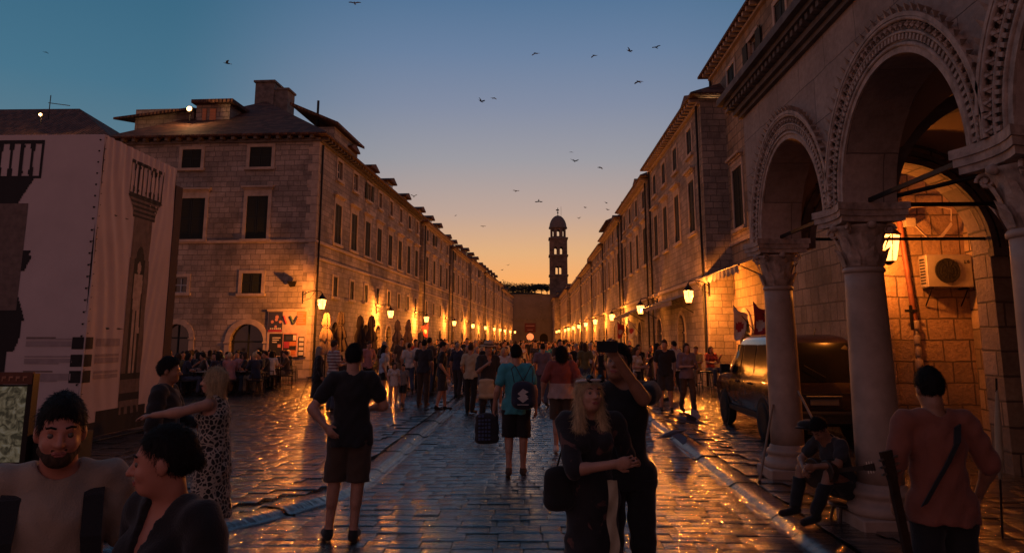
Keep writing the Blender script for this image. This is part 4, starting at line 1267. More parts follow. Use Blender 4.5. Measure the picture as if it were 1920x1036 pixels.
# ================================================================== closed parasols on the left terrace
M['par_w'] = plain('cream_canvas', (.24, .17, .12), .9, noise=.15); M['par_d'] = plain('dark_canvas', (.05, .035, .03), .9)
def parasol(x, y, h, mat, label, seed):
    r = random.Random(seed)
    root = empty('closed_parasol', (x, y, .05)); tag(root, label, 'parasol', 'closed parasols on the left terrace')
    p = MB(); p.tube((0, 0, 0), (0, 0, h + .05), .03, n=8); p.build('pole', [M['iron']], root)
    b = MB(); b.bevbox(-.3, .3, -.3, .3, 0, .08, .02); b.build('base', [M['trim_dark']], root)
    c = MB(); N = 16; rings = [(.04, h), (.10, h - .06), (.13, h - .25), (.16, h - .5), (.11, h - .62), (.22, h - .95), (.24, h - 1.15), (.18, h - 1.25), (.30, h - 1.6), (.33, h - 1.78)]
    vs = []
    for k, (rr, z) in enumerate(rings):
        for j in range(N):
            a = 2 * PI * j / N; q = rr * (1 + (.28 if j % 2 else -.22) + r.uniform(-.12, .12)); vs.append((q * math.cos(a), q * math.sin(a), z + r.uniform(-.03, .03) + (-.08 if (j % 4 == 0 and k > 5) else 0)))
    fs = [(k * N + j, (k + 1) * N + j, (k + 1) * N + (j + 1) % N, k * N + (j + 1) % N) for k in range(len(rings) - 1) for j in range(N)]
    c.add(vs, fs, 0, False); c.lathe([(.13, 0), (.15, .03), (.13, .06)], (0, 0, h - .66), 10)
    c.build('canopy', [M[mat]], root)
for i, (px, top, Y, mat, lb) in enumerate([
    (613, 587, 33.5, 'par_w', 'closed cream parasol with ruffled skirt, nearest the corner lantern'), (640, 584, 34.5, 'par_d', 'tall dark closed parasol right of the cream one at the corner'),
    (676, 592, 37.5, 'par_d', 'dark closed parasol left of the second left lantern'), (697, 592, 37, 'par_d', 'dark closed parasol just below left of the second left lantern'),
    (746, 600, 43, 'par_w', 'closed cream parasol just right of the second left lantern'), (766, 600, 44.5, 'par_w', 'cream closed parasol between second and third left lanterns')]):
    p = P(px, top, Y); parasol(p.x, Y, p.z - .05, mat, lb, i)

# ================================================================== poster board on the corner house
def board():
    a_u, a_z = face_uz(500, 668); b_u, b_z = face_uz(578, 583)
    root = empty('poster_board', tuple(C0 + nrm * (DL - a_u) - dirL * .05 + Vector((0, 0, a_z))), -math.atan(.0469))
    tag(root, 'pale notice board with colourful posters on the corner house wall', 'notice board')
    W, H = b_u - a_u, b_z - a_z
    mb = MB(); mb.box(0, W, -.03, .02, 0, H); mb.build('backing', [plain('board_panel', (.45, .34, .28), .7)], root)
    mb = MB(); mb.box(-.05, W + .03, -.08, .02, H, H + .09); mb.build('top_rail', [M['trim']], root)
    sx, sz = W / 78.0, H / 85.0
    X = lambda p: (p - 500) * sx
    Z = lambda q: H - (q - 583) * sz
    def rect(m, x0, x1, y0, y1, col, d=.035, t=.004): m.box(X(x0), X(x1), -d - t, -d + .003, Z(y1), Z(y0), col)
    mats = [plain('poster_night_blue', (.03, .03, .06), .6), plain('poster_crimson', (.30, .03, .06), .6), plain('poster_pink', (.50, .22, .18), .6),
            plain('poster_black', (.015, .015, .015), .6), plain('poster_orange', (.45, .15, .04), .6), plain('poster_white', (.55, .5, .45), .6), plain('poster_green', (.04, .08, .05), .6)]
    p = MB(); rect(p, 501, 529, 584, 622, 0); rect(p, 501.5, 528.5, 618, 622, 1, .04)
    for cx_, cy_, r in ((518, 594, 3.5), (509, 603, 3), (525, 603, 3), (517, 599, 3), (516, 612, 2.6)): p.tube((X(cx_), -.047, Z(cy_)), (X(cx_), -.04, Z(cy_)), r * sx, n=10, mi=2)
    for k in range(6): rect(p, 505 + k * 3.8, 507.5 + k * 3.8, 614.5, 617.2, 5, .041)
    p.build('blue_poster', mats, root)
    p = MB(); rect(p, 557, 576, 584, 609, 4)
    for k in range(5): rect(p, 558.5, 574 - (k % 2) * 4, 586 + k * 4.4, 588.4 + k * 4.4, 2, .04)
    p.build('red_poster', mats, root)
    p = MB(); rect(p, 505, 531, 625, 666, 3)
    for k, w_ in enumerate((16, 13, 9)): rect(p, 511, 511 + w_, 632 + k * 4, 634 + k * 4, 5, .04)
    rect(p, 522, 528, 645, 651, 2, .04)
    p.build('black_poster', mats, root)
    p = MB(); rect(p, 531.5, 560, 624, 668, 2); rect(p, 533, 558.5, 626, 658, 3, .04); rect(p, 534, 545, 640, 652, 1, .044); rect(p, 545.2, 558, 640, 648, 4, .044); rect(p, 533.5, 558, 656, 665, 4, .046); rect(p, 552, 558, 628, 638, 5, .044); rect(p, 538, 549, 630, 637, 0, .044)
    p.build('framed_poster', mats, root)
    p = MB(); rect(p, 562, 574, 631, 668, 3)
    for k in range(4): rect(p, 564, 573, 633 + k * 8.7, 639 + k * 8.7, 5, .04)
    p.build('menu_rack', mats, root)
    # big slanted strokes of the centre sign
    p = MB()
    for (xa, ya, xb, yb, c) in ((531, 592, 537, 607, 1), (544, 592, 551, 607, 6), (551, 607, 558, 592, 0)):
        p.tube((X(xa), -.036, Z(ya)), (X(xb), -.036, Z(yb)), .055, n=8, mi=c)
    p.build('stroke_sign', mats, root)
board()
fl_ = empty('wall_floodlight', tuple(C0 + nrm * .9 - dirL * .3 + Vector((0, 0, 4.35)))); tag(fl_, 'small dark unlit floodlight on the corner house above the nearest lantern', 'floodlight')
mb = MB(); mb.add([(-.2, -.1, .1), (.2, -.1, .1), (.14, .1, -.12), (-.1, .1, -.16), (-.2, .12, .12), (.2, .12, .12)], [(0, 1, 2, 3), (4, 5, 1, 0), (0, 3, 4), (1, 5, 2), (3, 2, 5, 4)]); mb.build('lamp_head', [M['iron']], fl_)
mb = MB(); mb.box(-.03, .03, .0, .3, -.02, .03); mb.build('bracket', [M['iron']], fl_)

# lit floodlights on the roofs
M['flood'] = emis('lit_floodlight', (1.0, .52, .18), 7)
def roof_light(p, label, r=.13, mat='flood'):
    root = empty('roof_floodlight', tuple(p)); tag(root, label, 'floodlight')
    mb = MB(); mb.lathe([(.02, -.06), (r * .8, -.03), (r, .0), (r * .9, .04), (.03, .07)], (0, 0, 0), 12, T=Matrix.Rotation(PI / 2, 4, 'X')); mb.build('lit_lens', [M[mat]], root)
    ld = bpy.data.lights.new('bulb', 'POINT'); ld.energy = 900 * r; ld.color = (1, .5, .2); ld.shadow_soft_size = .03; lo = bpy.data.objects.new('bulb', ld); COL.objects.link(lo); lo.parent = root; lo.location = (0, -.14, 0)
    mb = MB(); mb.box(-r, r, .075, .13, -r * .8, r * .8); mb.tube((0, .1, -.1), (0, .12, -.6), .02); mb.build('housing', [M['iron']], root)
roof_light(P(355, 204, 35.5), 'lit floodlight on the attic of the corner house roof', .13)
roof_light(P(76, 215, 43.2), 'small lit lamp on the dark roof at the far left', .10)
roof_light(P(1331, 209, 29.3), 'tiny lit lamp under the eaves at the right alley corner', .06)

# television aerial on the far left roof
ae = empty('tv_aerial', tuple(P(93, 200, 44))); tag(ae, 'thin television aerial standing on the far left roof', 'aerial')
mb = MB(); mb.tube((0, 0, -.8), (0, 0, .75), .03, n=5); mb.build('mast', [M['iron']], ae)
mb = MB(); mb.tube((-.1, 0, .25), (1.3, 0, .05), .025, n=5); mb.build('boom', [M['iron']], ae)

# ================================================================== scaffolding wrap round the statue column
XT = -7.46
M['tarp'] = plain('white_tarpaulin', (.54, .44, .43), .75, noise=.08, scale=1.5, bump=.05)
M['p_dark'] = plain('print_black', (.015, .013, .014), .8); M['p_mid'] = plain('print_brown', (.15, .105, .09), .8, noise=.3, scale=8)
M['p_lite'] = plain('print_stone', (.44, .33, .27), .8, noise=.3, scale=8); M['p_txt'] = plain('print_grey_text', (.34, .27, .27), .8)
tarp = empty('wrapped_column', (XT, 12.3, 0)); tag(tarp, 'pale tarpaulin box round the statue column, printed with balcony and knight', 'tarpaulin')
TZ0, TZ1 = .18, P(196, 252, 12.3).z
FW, SW = 4.2, 2.65
def side_pt(u, z, off=0.0):
    """side sheet: local x=0 plane, u = depth 0..SW; sheet folds"""
    sag = .05 * math.sin(PI * u / SW) * (.4 + .6 * math.sin(PI * (z - TZ0) / (TZ1 - TZ0)))
    w = .015 * math.sin(u * 17 + z * 3.2 + 1.3 * math.sin(z * 1.7)) * math.exp(-((u - .55) / .45) ** 2) * min(1, z / 2)
    w += .007 * math.sin(u * 26 - z * 5.5) * math.exp(-((u - 2.0) / .4) ** 2)
    w += .012 * math.sin(u * 31 + z * 1.1) * max(0, (z - TZ1 + 1.2) / 1.2)
    return (w - sag * .6 + off, u, z)
def front_pt(u, z, off=0.0):
    w = .006 * math.sin(u * 5 + z * 1.3) + .01 * math.sin(z * 2.1 + u)
    return (-FW + u, -w * .6 - off, z)
def sheet(mb, fn, U, n, m, mi=0):
    vs = [fn(U * i / n, TZ0 + (TZ1 - TZ0) * j / m) for j in range(m + 1) for i in range(n + 1)]
    mb.add(vs, [(j * (n + 1) + i, j * (n + 1) + i + 1, (j + 1) * (n + 1) + i + 1, (j + 1) * (n + 1) + i) for j in range(m) for i in range(n)], mi, True)
mb = MB(); sheet(mb, side_pt, SW, 150, 110); mb.build('side_sheet', [M['tarp']], tarp)
mb = MB(); sheet(mb, front_pt, FW, 60, 70); mb.build('front_sheet', [M['tarp']], tarp)
mb = MB()
for x, y in ((-.03, .03), (-.03, SW), (-FW, SW), (-FW, .03)): mb.tube((x, y, 0), (x, y, TZ1), .03)
for z in (.1, 2.0, 4.0): mb.tube((-.05, .05, z), (-.05, SW, z), .025); mb.tube((-.05, .06, z), (-FW, .06, z), .025)
mb.build('scaffold_frame', [M['iron']], tarp)
mb = MB(); mb.quad((-FW, .02, TZ1 - .03), (-.02, .02, TZ1 - .03), (-.02, SW, TZ1 - .03), (-FW, SW, TZ1 - .03)); mb.quad((-FW, SW, 0), (-.02, SW, 0), (-.02, SW, TZ1 - .04), (-FW, SW, TZ1 - .04))
mb.build('back_sheet', [M['tarp']], tarp)
mb = MB()
for k in range(26):
    z = TZ0 + .1 + k * (TZ1 - TZ0 - .2) / 25; mb.tube((-.07, -.014, z), (.012, .045, z + .05), .006, n=4); mb.tube((-.07, -.016, z), (-.07, -.008, z), .016, n=8)
mb.build('lacing', [M['iron']], tarp)
mb = MB(); mb.box(-.02, .012, SW + .003, SW + .3, .0, TZ1 - .35); mb.build('side_board', [plain('dark_red_board', (.05, .022, .02), .8)], tarp)
def print_cells(fn, parts, name, step=.022):
    """parts: list of (u0,u1,z0,z1,inside(u,z)->material index or None), laid on the sheet as ink"""
    mb = MB(); off = .006
    for u0, u1, z0, z1, ins in parts:
        nu, nz = int((u1 - u0) / step), int((z1 - z0) / step)
        for j in range(nz):
            z = z0 + j * step; run = None
            for i in range(nu + 1):
                u = u0 + i * step; k = ins(u + step / 2, z + step / 2) if i < nu else None
                if run and (k != run[1] or (u - run[0]) > .09):
                    a = run[0]; mb.quad(fn(a, z, off), fn(u, z, off), fn(u, z + step, off), fn(a, z + step, off), run[1]); run = None
                if k is not None and not run: run = (u, k)
    return mb.build(name, [M['p_dark'], M['p_mid'], M['p_lite'], M['p_txt']], tarp)
# places on the side sheet measured from the photograph
def side_uz(px, py):
    d = ray(px, py); t = XT / d.x; p = Vector((0, 0, CAM_Z)) + d * t; return p.y - 12.3, p.z
def front_uz(px, py):
    p = P(px, py, 12.3); return p.x - (XT - FW), p.z
uc, _ = side_uz(268, 450)
_, zbt = side_uz(268, 305); _, zbb = side_uz(268, 372); _, zcb = side_uz(262, 408); _, zsh = side_uz(255, 485); _, zsf = side_uz(240, 700); _, zst = side_uz(230, 783)
def side_print(u, z):
    x = u - uc
    if z > zbb:      # balustrade
        hw = .60
        if abs(x) > hw: return None
        if z > zbt - .07 or z < zbb + .06 or abs(x) > hw - .04: return 0
        k = (x + hw) / .15; f = abs(k - round(k)); t = (z - zbb) / (zbt - zbb)
        return 0 if f < .11 + .09 * max(0, math.sin(t * PI * 3)) ** 2 else None
    if z > zcb:      # corbelled balcony base
        t = (zbb - z) / (zbb - zcb); hw = .62 - .28 * t ** .7
        if t > .8: hw = .40
        return (1 if int(t * 9) % 2 else 0) if abs(x) < hw else None
    if z > zst + .02:
        hw = .32 + .02 * (z < zsh)
        if abs(x) > hw: return None
        # niche and standing knight
        zz = (z - zsf) / (zsh - zsf)
        if zz > 1: 
            if zz < 1.12 and abs(x) < .14 * (1 - ((zz - 1) / .12) ** 2) ** .5: return 0
            return 1
        if zz > 0:
            fig = (zz > .86 and (x / .065) ** 2 + ((zz - .925) / .055) ** 2 < 1) or (.55 < zz <= .87 and abs(x) < .10 + .05 * math.sin((zz - .5) * 6)) or \
                  (.0 < zz <= .56 and (.015 < abs(x) < .10)) or (abs(x - .13 + zz * .02) < .025 and .35 < zz < .8)
            if fig: return 2
            return 0 if abs(x) < .19 else 1
        return 0 if int(z / .12) % 3 == 0 else 1
    # stepped plinth
    return None
ua, za_ = side_uz(165, 835); ub_, zb_ = side_uz(283, 785)
def steps(u, z):
    t = z
    if TZ0 <= z < .42: return 0 if .05 < u < 2.4 else None
    if z < .62: return 0 if .5 < u < 2.1 else None
    return None
print_cells(side_pt, [(uc - .7, uc + .7, zst, zbt + .01, side_print), (0.02, 2.45, TZ0 + .005, .62, steps)], 'statue_print')
fu0, fz0 = front_uz(50, 632); fu1, fz1 = front_uz(133, 722)
bu, bz = front_uz(85, 262); _, bz2 = front_uz(70, 335); _, bz3 = front_uz(60, 382); cu, _ = front_uz(42, 500)
def front_print(u, z):
    if z > bz2:
        if u > bu: return None
        if z > bz - .08 or z < bz2 + .06 or u > bu - .05: return 0
        k = (bu - u) / .19; f = abs(k - round(k)); t = (z - bz2) / (bz - bz2)
        return 0 if f < .13 + .1 * max(0, math.sin(t * PI * 3)) ** 2 else None
    if z > bz3:
        t = (bz2 - z) / (bz2 - bz3); return 0 if u < bu - .12 - .25 * t else None
    if u < cu - .02 and z > 2.3: return 1
    # statue silhouette on the column edge
    if 1.6 < z < 3.3:
        t = (z - 1.6) / 1.7; e = cu + .05 + .10 * math.sin(t * 7) + (.06 if .8 < t < .95 else 0) - .05 * (t < .3)
        return 0 if u < e else None
    return 0 if u < cu - .1 and z > .6 else None
def text_print(u, z):
    for k in range(3):
        _, t0 = front_uz(60, 631 + k * 32); _, t1 = front_uz(60, 654 + k * 32)
        if t1 < z < t0:
            f = (t0 - z) / (t0 - t1)
            if f < .08: return 1 if u < fu0 + (fu1 - fu0) * .6 else None
            if .16 < f < .28 or .36 < f < .82: return 3 if u < fu1 - (.25 if .74 < f < .82 else 0) else None
    return None
print_cells(front_pt, [(0.0, bu + .1, .4, bz + .01, front_print), (fu0, fu1, fz1 - .05, fz0 + .05, text_print)], 'balcony_print')
def side_text(u, z):
    for k in range(3):
        _, t0 = front_uz(60, 631 + k * 32); _, t1 = front_uz(60, 654 + k * 32)
        if t1 < z < t0:
            f = (t0 - z) / (t0 - t1)
            if u < .22: return 0
            if .33 < u < 1.1 and (.1 < f < .3 or .4 < f < .8): return 3
    return None
print_cells(side_pt, [(0.01, 1.1, fz1 - .05, fz0 + .05, side_text)], 'text_print')
def front_sq(u, z):
    for k in range(3):
        _, t0 = front_uz(60, 631 + k * 32); _, t1 = front_uz(60, 654 + k * 32)
        if t1 < z < t0 and u > FW - .22: return 0
    return None
print_cells(front_pt, [(FW - .24, FW, fz1 - .05, fz0 + .05, front_sq)], 'black_squares')

# lit display case at the left edge
kp = P(28, 780, 9.5)
dc = empty('display_case', (kp.x, 9.5, 0), .12); tag(dc, 'glass display case with greenish lit sheet and brown header at the left edge', 'display case')
zt_, zb2, zm = P(28, 700, 9.5).z, P(28, 866, 9.5).z, P(28, 724, 9.5).z
mb = MB(); mb.box(-.5, .17, .02, .1, zb2 - .05, zm + .02); mb.box(.125, .19, -.03, .12, 0, zt_); mb.build('case_frame', [M['iron']], dc)
mb = MB(); mb.box(-.5, .18, -.04, .02, zm + .03, zt_ + .02); mb.build('header', [plain('brown_header', (.13, .04, .02), .7)], dc)
mb = MB()
for k in range(7): 
    x = -.44 + k * .085; mb.box(x, x + .012, -.047, -.041, zm + .07, zt_ - .03); mb.box(x + .013, x + .05, -.047, -.041, zt_ - .05, zt_ - .03)
    if k % 2: mb.box(x + .013, x + .045, -.047, -.041, zm + .1, zm + .12)
mb.build('header_lettering', [plain('faded_lettering', (.40, .18, .10), .7)], dc)
mb = MB(); mb.box(-.5, .12, -.0, .018, zb2, zm); 
m, nt, b = new_mat('backlit_sheet'); t = nd(nt, 'ShaderNodeTexCoord'); n = nd(nt, 'ShaderNodeTexNoise', {'Vector': t.outputs['Object'], 'Scale': 9.0, 'Detail': 8.0, 'Distortion': 1.5})
r = ramp(nt, n.outputs[0], [(.4, (.05, .05, .03)), (.55, (.22, .2, .12)), (.7, (.3, .3, .24))]); nt.links.new(r.outputs[0], b.inputs['Base Color']); nt.links.new(r.outputs[0], b.inputs['Emission Color']); b.inputs['Emission Strength'].default_value = .22
mb.build('backlit_sheet', [m], dc)
mb = MB(); mb.box(.2, .75, .1, .5, 0, .62); mb.build('side_cabinet', [M['iron']], dc)
# ================================================================== people: bodies grown from distance fields
class Field:
    def __init__(self, prims, h, pad=.03):
        self.h = h
        lo = np.array([1e9] * 3); hi = -lo
        for p in prims:
            a, b = p['bb']; lo = np.minimum(lo, a); hi = np.maximum(hi, b)
        self.lo = lo - pad - 2 * h; n = np.ceil((hi + pad + 2 * h - self.lo) / h).astype(int) + 1
        self.n = n; self.vol = np.full(n, 9.0, np.float32)
        for p in prims: self.add(p)
    def region(self, a, b):
        i0 = np.clip(np.floor((a - self.lo) / self.h).astype(int), 0, self.n - 1); i1 = np.clip(np.ceil((b - self.lo) / self.h).astype(int) + 1, 1, self.n)
        g = [self.lo[k] + self.h * np.arange(i0[k], i1[k], dtype=np.float32) for k in range(3)]
        return tuple(slice(i0[k], i1[k]) for k in range(3)), g[0][:, None, None], g[1][None, :, None], g[2][None, None, :]
    def add(self, p):
        m = p['k'] + 3 * self.h
        sl, X, Y, Z = self.region(p['bb'][0] - m, p['bb'][1] + m)
        d = p['fn'](X, Y, Z); v = self.vol[sl]; k = p['k']
        if p.get('sub'):
            t = np.clip(.5 - .5 * (v + d) / k, 0, 1); self.vol[sl] = v + (-d - v) * t + k * t * (1 - t); return
        t = np.clip(.5 + .5 * (v - d) / k, 0, 1)
        self.vol[sl] = v + (d - v) * t - k * t * (1 - t)
    def cut(self, n, c):
        """keep n.p > c"""
        sl, X, Y, Z = self.region(self.lo, self.lo + self.h * self.n)
        self.vol = np.maximum(self.vol, (c - (n[0] * X + n[1] * Y + n[2] * Z)).astype(np.float32))
    def mesh(self):
        v, h = self.vol, self.h; s = v < 0
        c = [(i, j, k) for i in (0, 1) for j in (0, 1) for k in (0, 1)]
        sub = lambda a, o: a[o[0]:a.shape[0] - 1 + o[0], o[1]:a.shape[1] - 1 + o[1], o[2]:a.shape[2] - 1 + o[2]]
        cnt = sum(sub(s, o).astype(np.int8) for o in c)
        act = (cnt > 0) & (cnt < 8); ix = np.argwhere(act)
        if len(ix) == 0: return [], []
        vals = {o: v[ix[:, 0] + o[0], ix[:, 1] + o[1], ix[:, 2] + o[2]] for o in c}
        pos = np.zeros((len(ix), 3)); num = np.zeros(len(ix))
        for a in c:
            for ax in range(3):
                if a[ax]: continue
                b = list(a); b[ax] = 1; b = tuple(b)
                va, vb = vals[a], vals[b]; m = (va < 0) != (vb < 0)
                t = np.where(m, va / np.where(m, va - vb, 1), 0)
                for q in range(3): pos[:, q] += np.where(m, a[q] + (t if q == ax else 0), 0)
                num += m
        pos = (pos / num[:, None] + ix) * h + self.lo
        idx = np.full(act.shape, -1, np.int64); idx[act] = np.arange(len(ix))
        F = []
        for ax in range(3):
            o1, o2 = [(1, 2), (2, 0), (0, 1)][ax]
            a = [slice(1, -1)] * 3; a[ax] = slice(0, -1); b = list(a); b[ax] = slice(1, None)
            sa, sb = s[tuple(a)], s[tuple(b)]; e = np.argwhere(sa != sb)
            if not len(e): continue
            fl = sa[e[:, 0], e[:, 1], e[:, 2]]
            base = e + 1; base[:, ax] = e[:, ax]
            def cell(d1, d2):
                q = base.copy(); q[:, o1] -= d1; q[:, o2] -= d2; return idx[q[:, 0], q[:, 1], q[:, 2]]
            q = np.stack([cell(1, 1), cell(0, 1), cell(0, 0), cell(1, 0)], 1)
            q[~fl] = q[~fl][:, ::-1]; F.append(q)
        return pos, np.concatenate(F)

def V(*a): return np.array(a, np.float64)
def cap(a, b, ra, rb=None, k=.02, f=None, s=1.0):
    a, b = np.array(a, float), np.array(b, float); rb = ra if rb is None else rb; d = b - a; L2 = max(1e-9, d @ d); R = max(ra, rb)
    def fn(X, Y, Z):
        px, py, pz = X - a[0], Y - a[1], Z - a[2]
        t = np.clip((px * d[0] + py * d[1] + pz * d[2]) / L2, 0, 1)
        qx, qy, qz = px - t * d[0], py - t * d[1], pz - t * d[2]
        if f is not None:
            c = qx * f[0] + qy * f[1] + qz * f[2]; e = c * (1 / s - 1)
            qx, qy, qz = qx + e * f[0], qy + e * f[1], qz + e * f[2]
        return np.sqrt(qx * qx + qy * qy + qz * qz) - (ra + (rb - ra) * t)
    return dict(fn=fn, bb=(np.minimum(a, b) - R, np.maximum(a, b) + R), k=k)
def ell(c, r, k=.02, R=None, sub=False):
    c, r = np.array(c, float), np.array(r, float); Rm = np.eye(3) if R is None else R; m = r.max()
    def fn(X, Y, Z):
        x, y, z = X - c[0], Y - c[1], Z - c[2]
        u = [Rm[0, q] * x + Rm[1, q] * y + Rm[2, q] * z for q in range(3)]
        k0 = np.sqrt((u[0] / r[0]) ** 2 + (u[1] / r[1]) ** 2 + (u[2] / r[2]) ** 2)
        return (k0 - 1) * r.min() * (.6 + .4 * r.max() / r.min()) if r.max() / r.min() > 1.6 else (k0 - 1) * r.min()
    return dict(fn=fn, bb=(c - m, c + m), k=k, sub=sub)

def rotm(yaw=0, pitch=0, roll=0):
    return np.array((Matrix.Rotation(yaw, 3, 'Z') @ Matrix.Rotation(pitch, 3, 'X') @ Matrix.Rotation(roll, 3, 'Y')))

BASE = dict(head=(0, -.02, 1.625), neck=(0, .012, 1.49), chest=(0, .0, 1.31), waist=(0, .0, 1.10), pelvis=(0, .01, .96),
            shL=(.175, .01, 1.435), elL=(.225, .04, 1.15), wrL=(.235, -.04, .91), hipL=(.09, .01, .93), knL=(.10, -.01, .51), anL=(.10, .03, .085), toL=(.125, -.13, .035),
            shR=(-.175, .01, 1.435), elR=(-.225, .04, 1.15), wrR=(-.235, -.04, .91), hipR=(-.09, .01, .93), knR=(-.10, -.01, .51), anR=(-.10, .03, .085), toR=(-.125, -.13, .035))
def pose(**k):
    J = dict(BASE); J.update(k); return {a: np.array(b, float) for a, b in J.items()}

def hand_prims(J, S, fingers=True, curl=.5, palm=None):
    w, e = J['wr' + S], J['el' + S]; d = w - e; d = d / np.linalg.norm(d)
    p = np.array(palm if palm is not None else ((-1 if S == 'L' else 1), 0, 0), float); p = p - d * (p @ d); p /= max(1e-6, np.linalg.norm(p))
    s = np.cross(d, p) * (1 if S == 'L' else -1)           # thumb side
    out = [cap(w, w + d * .075, .026, .036, .015, f=p, s=.5)]
    if not fingers:
        out.append(cap(w + d * .07, w + d * .15 + p * .03 * curl, .03, .02, .01, f=p, s=.55)); out.append(cap(w + d * .03 + s * .02, w + d * .07 + s * .05, .013, .01, .01)); return out
    for i, (o, L) in enumerate(((.030, .074), (.010, .082), (-.010, .077), (-.028, .062))):
        q = w + d * (.085 - .006 * abs(i - 1)) + s * o; a = .25 * curl; r = .0098 - .0006 * i
        out.append(cap(w + d * .05 + s * o * .8, q, .013, .0115, .006))
        for j, f in enumerate((.45, .32, .26)):
            a += curl * (.55, .75, .5)[j] + .03 * i
            n = q + (d * math.cos(a) + p * math.sin(a)) * L * f; out.append(cap(q, n, r, r * .93, .002)); q = n; r *= .93
    q = w + d * .022 + s * .022; n = q + (d * .62 + s * .7 + p * .25) * .042; out.append(cap(q, n, .014, .0115, .008)); m = n + (d * .85 + s * .2 + p * (.3 + .4 * curl)) * .034; out.append(cap(n, m, .011, .009, .003))
    return out

def body_prims(J, bulk=1.0, fem=False, hr=(0, 0, 0), fingers=True, curl=(.5, .5), palm=(None, None), tv=(0, 1, 0), face=True, covered=True):
    f = np.array(tv, float); f /= np.linalg.norm(f); c = .9 if covered else 1.0; B = bulk; P_ = []
    P_.append(cap(J['hipL'], J['hipR'], .098 * B, None, .03, f, .85))
    P_.append(cap(J['pelvis'], J['waist'], .135 * B * c, (.112 if fem else .122) * B * c, .05, f, .72))
    P_.append(cap(J['waist'], J['chest'], (.112 if fem else .122) * B * c, .142 * B * c, .05, f, .74))
    up = (J['shL'] + J['shR']) / 2
    P_.append(cap(J['chest'], up - (0, 0, .04), .145 * B * c, .10 * B * c, .05, f, .72))
    P_.append(cap(J['shL'] * .9 + J['shR'] * .1, J['shR'] * .9 + J['shL'] * .1, .05, None, .04))
    P_.append(cap((up + J['neck']) / 2, (J['shL'] * .55 + J['shR'] * .45), .05, .045, .03)); P_.append(cap((up + J['neck']) / 2, (J['shR'] * .55 + J['shL'] * .45), .05, .045, .03))
    P_.append(cap(J['neck'] - (0, 0, .05), J['head'] - (0, -.01, .05), (.052 if fem else .062), (.048 if fem else .057), .03))
    for S, ci in (('L', 0), ('R', 1)):
        sh, e, w = J['sh' + S], J['el' + S], J['wr' + S]
        P_.append(cap(sh, e, (.046 if fem else .056) * B, .038 * B, .03)); P_.append(cap(e, w, .040 * B, .027, .02)); m = e * .7 + w * .3; P_.append(cap(e * .9 + w * .1, m, .043 * B, .040 * B, .02))
        P_ += hand_prims(J, S, fingers, curl[ci], palm[ci])
        h, k, a, t = J['hip' + S], J['kn' + S], J['an' + S], J['to' + S]
        P_.append(cap(h, k, .088 * B, .056, .03)); P_.append(cap(k, a, .054, .036, .03))
        bk = np.cross(a - k, (1, 0, 0)); bk = bk / max(1e-6, np.linalg.norm(bk)); bk = bk if bk[1] > 0 else -bk
        P_.append(cap(k * .85 + a * .15 + bk * .014, k * .55 + a * .45 + bk * .016, .052, .045, .03))
        P_.append(cap(a + (0, .025, -.045), t, .036, .03, .02)); P_.append(cap(a, a + (0, .0, -.03), .038, .04, .02))
    if fem:
        for s in (-1, 1): P_.append(ell(J['chest'] + (J['shL'] - J['shR']) * s * .22 - f * .085, (.06, .055, .06), .03))
    P_ += head_prims(J, hr, face); return P_
def head_prims(J, hr, face=True):
    R = rotm(*hr); h = J['head']; T = lambda x, y, z: h + R @ np.array((x, y, z)); o = []
    o.append(ell(T(0, .012, .028), (.074, .092, .088), .03, R)); o.append(ell(T(0, -.032, -.028), (.058, .058, .084), .03, R)); o.append(ell(T(0, -.052, -.085), (.034, .034, .026), .02, R))
    o.append(cap(T(0, -.0, -.06), T(0, .03, -.09), .05, .045, .03))
    if face:
        o.append(cap(T(-.03, -.080, .022), T(.03, -.080, .022), .012, None, .012))
        for s in (-1, 1):
            o.append(ell(T(s * .033, -.066, -.032), (.022, .02, .022), .015, R)); o.append(ell(T(s * .0745, .008, -.008), (.012, .02, .032), .006, R))
            o.append(ell(T(s * .030, -.099, .002), (.017, .014, .011), .008, R, True))
        o.append(cap(T(0, -.088, .008), T(0, -.112, -.030), .008, .0125, .01)); o.append(cap(T(-.012, -.097, -.033), T(.012, -.097, -.033), .008, None, .008))
        o.append(cap(T(-.017, -.086, -.057), T(.017, -.086, -.057), .0065, None, .006)); o.append(cap(T(-.014, -.085, -.069), T(.014, -.085, -.069), .0075, None, .006))
    return o

def strands(v, f, n, L, seed=1):
    r = np.random.RandomState(seed); v = np.asarray(v); f = np.asarray(f)
    fi = r.randint(0, len(f), n); q = v[f[fi]]; c = q.mean(1) + (q[:, 0] - q[:, 2]) * r.uniform(-.5, .5, (n, 1))
    nn = np.cross(q[:, 2] - q[:, 0], q[:, 3] - q[:, 1]); nn /= np.linalg.norm(nn, axis=1)[:, None] + 1e-9
    d = np.tile([0, .25, -1.0], (n, 1)) + r.normal(0, .35, (n, 3)); d -= nn * (d * nn).sum(1)[:, None]; d /= np.linalg.norm(d, axis=1)[:, None] + 1e-9
    s = np.cross(d, nn); LL = L * r.uniform(.5, 1.2, (n, 1)); w = r.uniform(.0007, .0016, (n, 1)); lift = r.uniform(.12, .38, (n, 1))
    a = c - nn * .002; b = c + d * LL * .5 + nn * LL * lift * .8; e = c + d * LL + nn * LL * lift
    nv = np.stack([a - s * w, a + s * w, b + s * w * .8, b - s * w * .8, e + s * w * .2, e - s * w * .2], 1).reshape(-1, 3)
    base = len(v) + 6 * np.arange(n)[:, None]
    nf = np.concatenate([base + np.array([[0, 1, 2, 3]]), base + np.array([[3, 2, 4, 5]])])
    return np.concatenate([v, nv]), np.concatenate([f, nf])
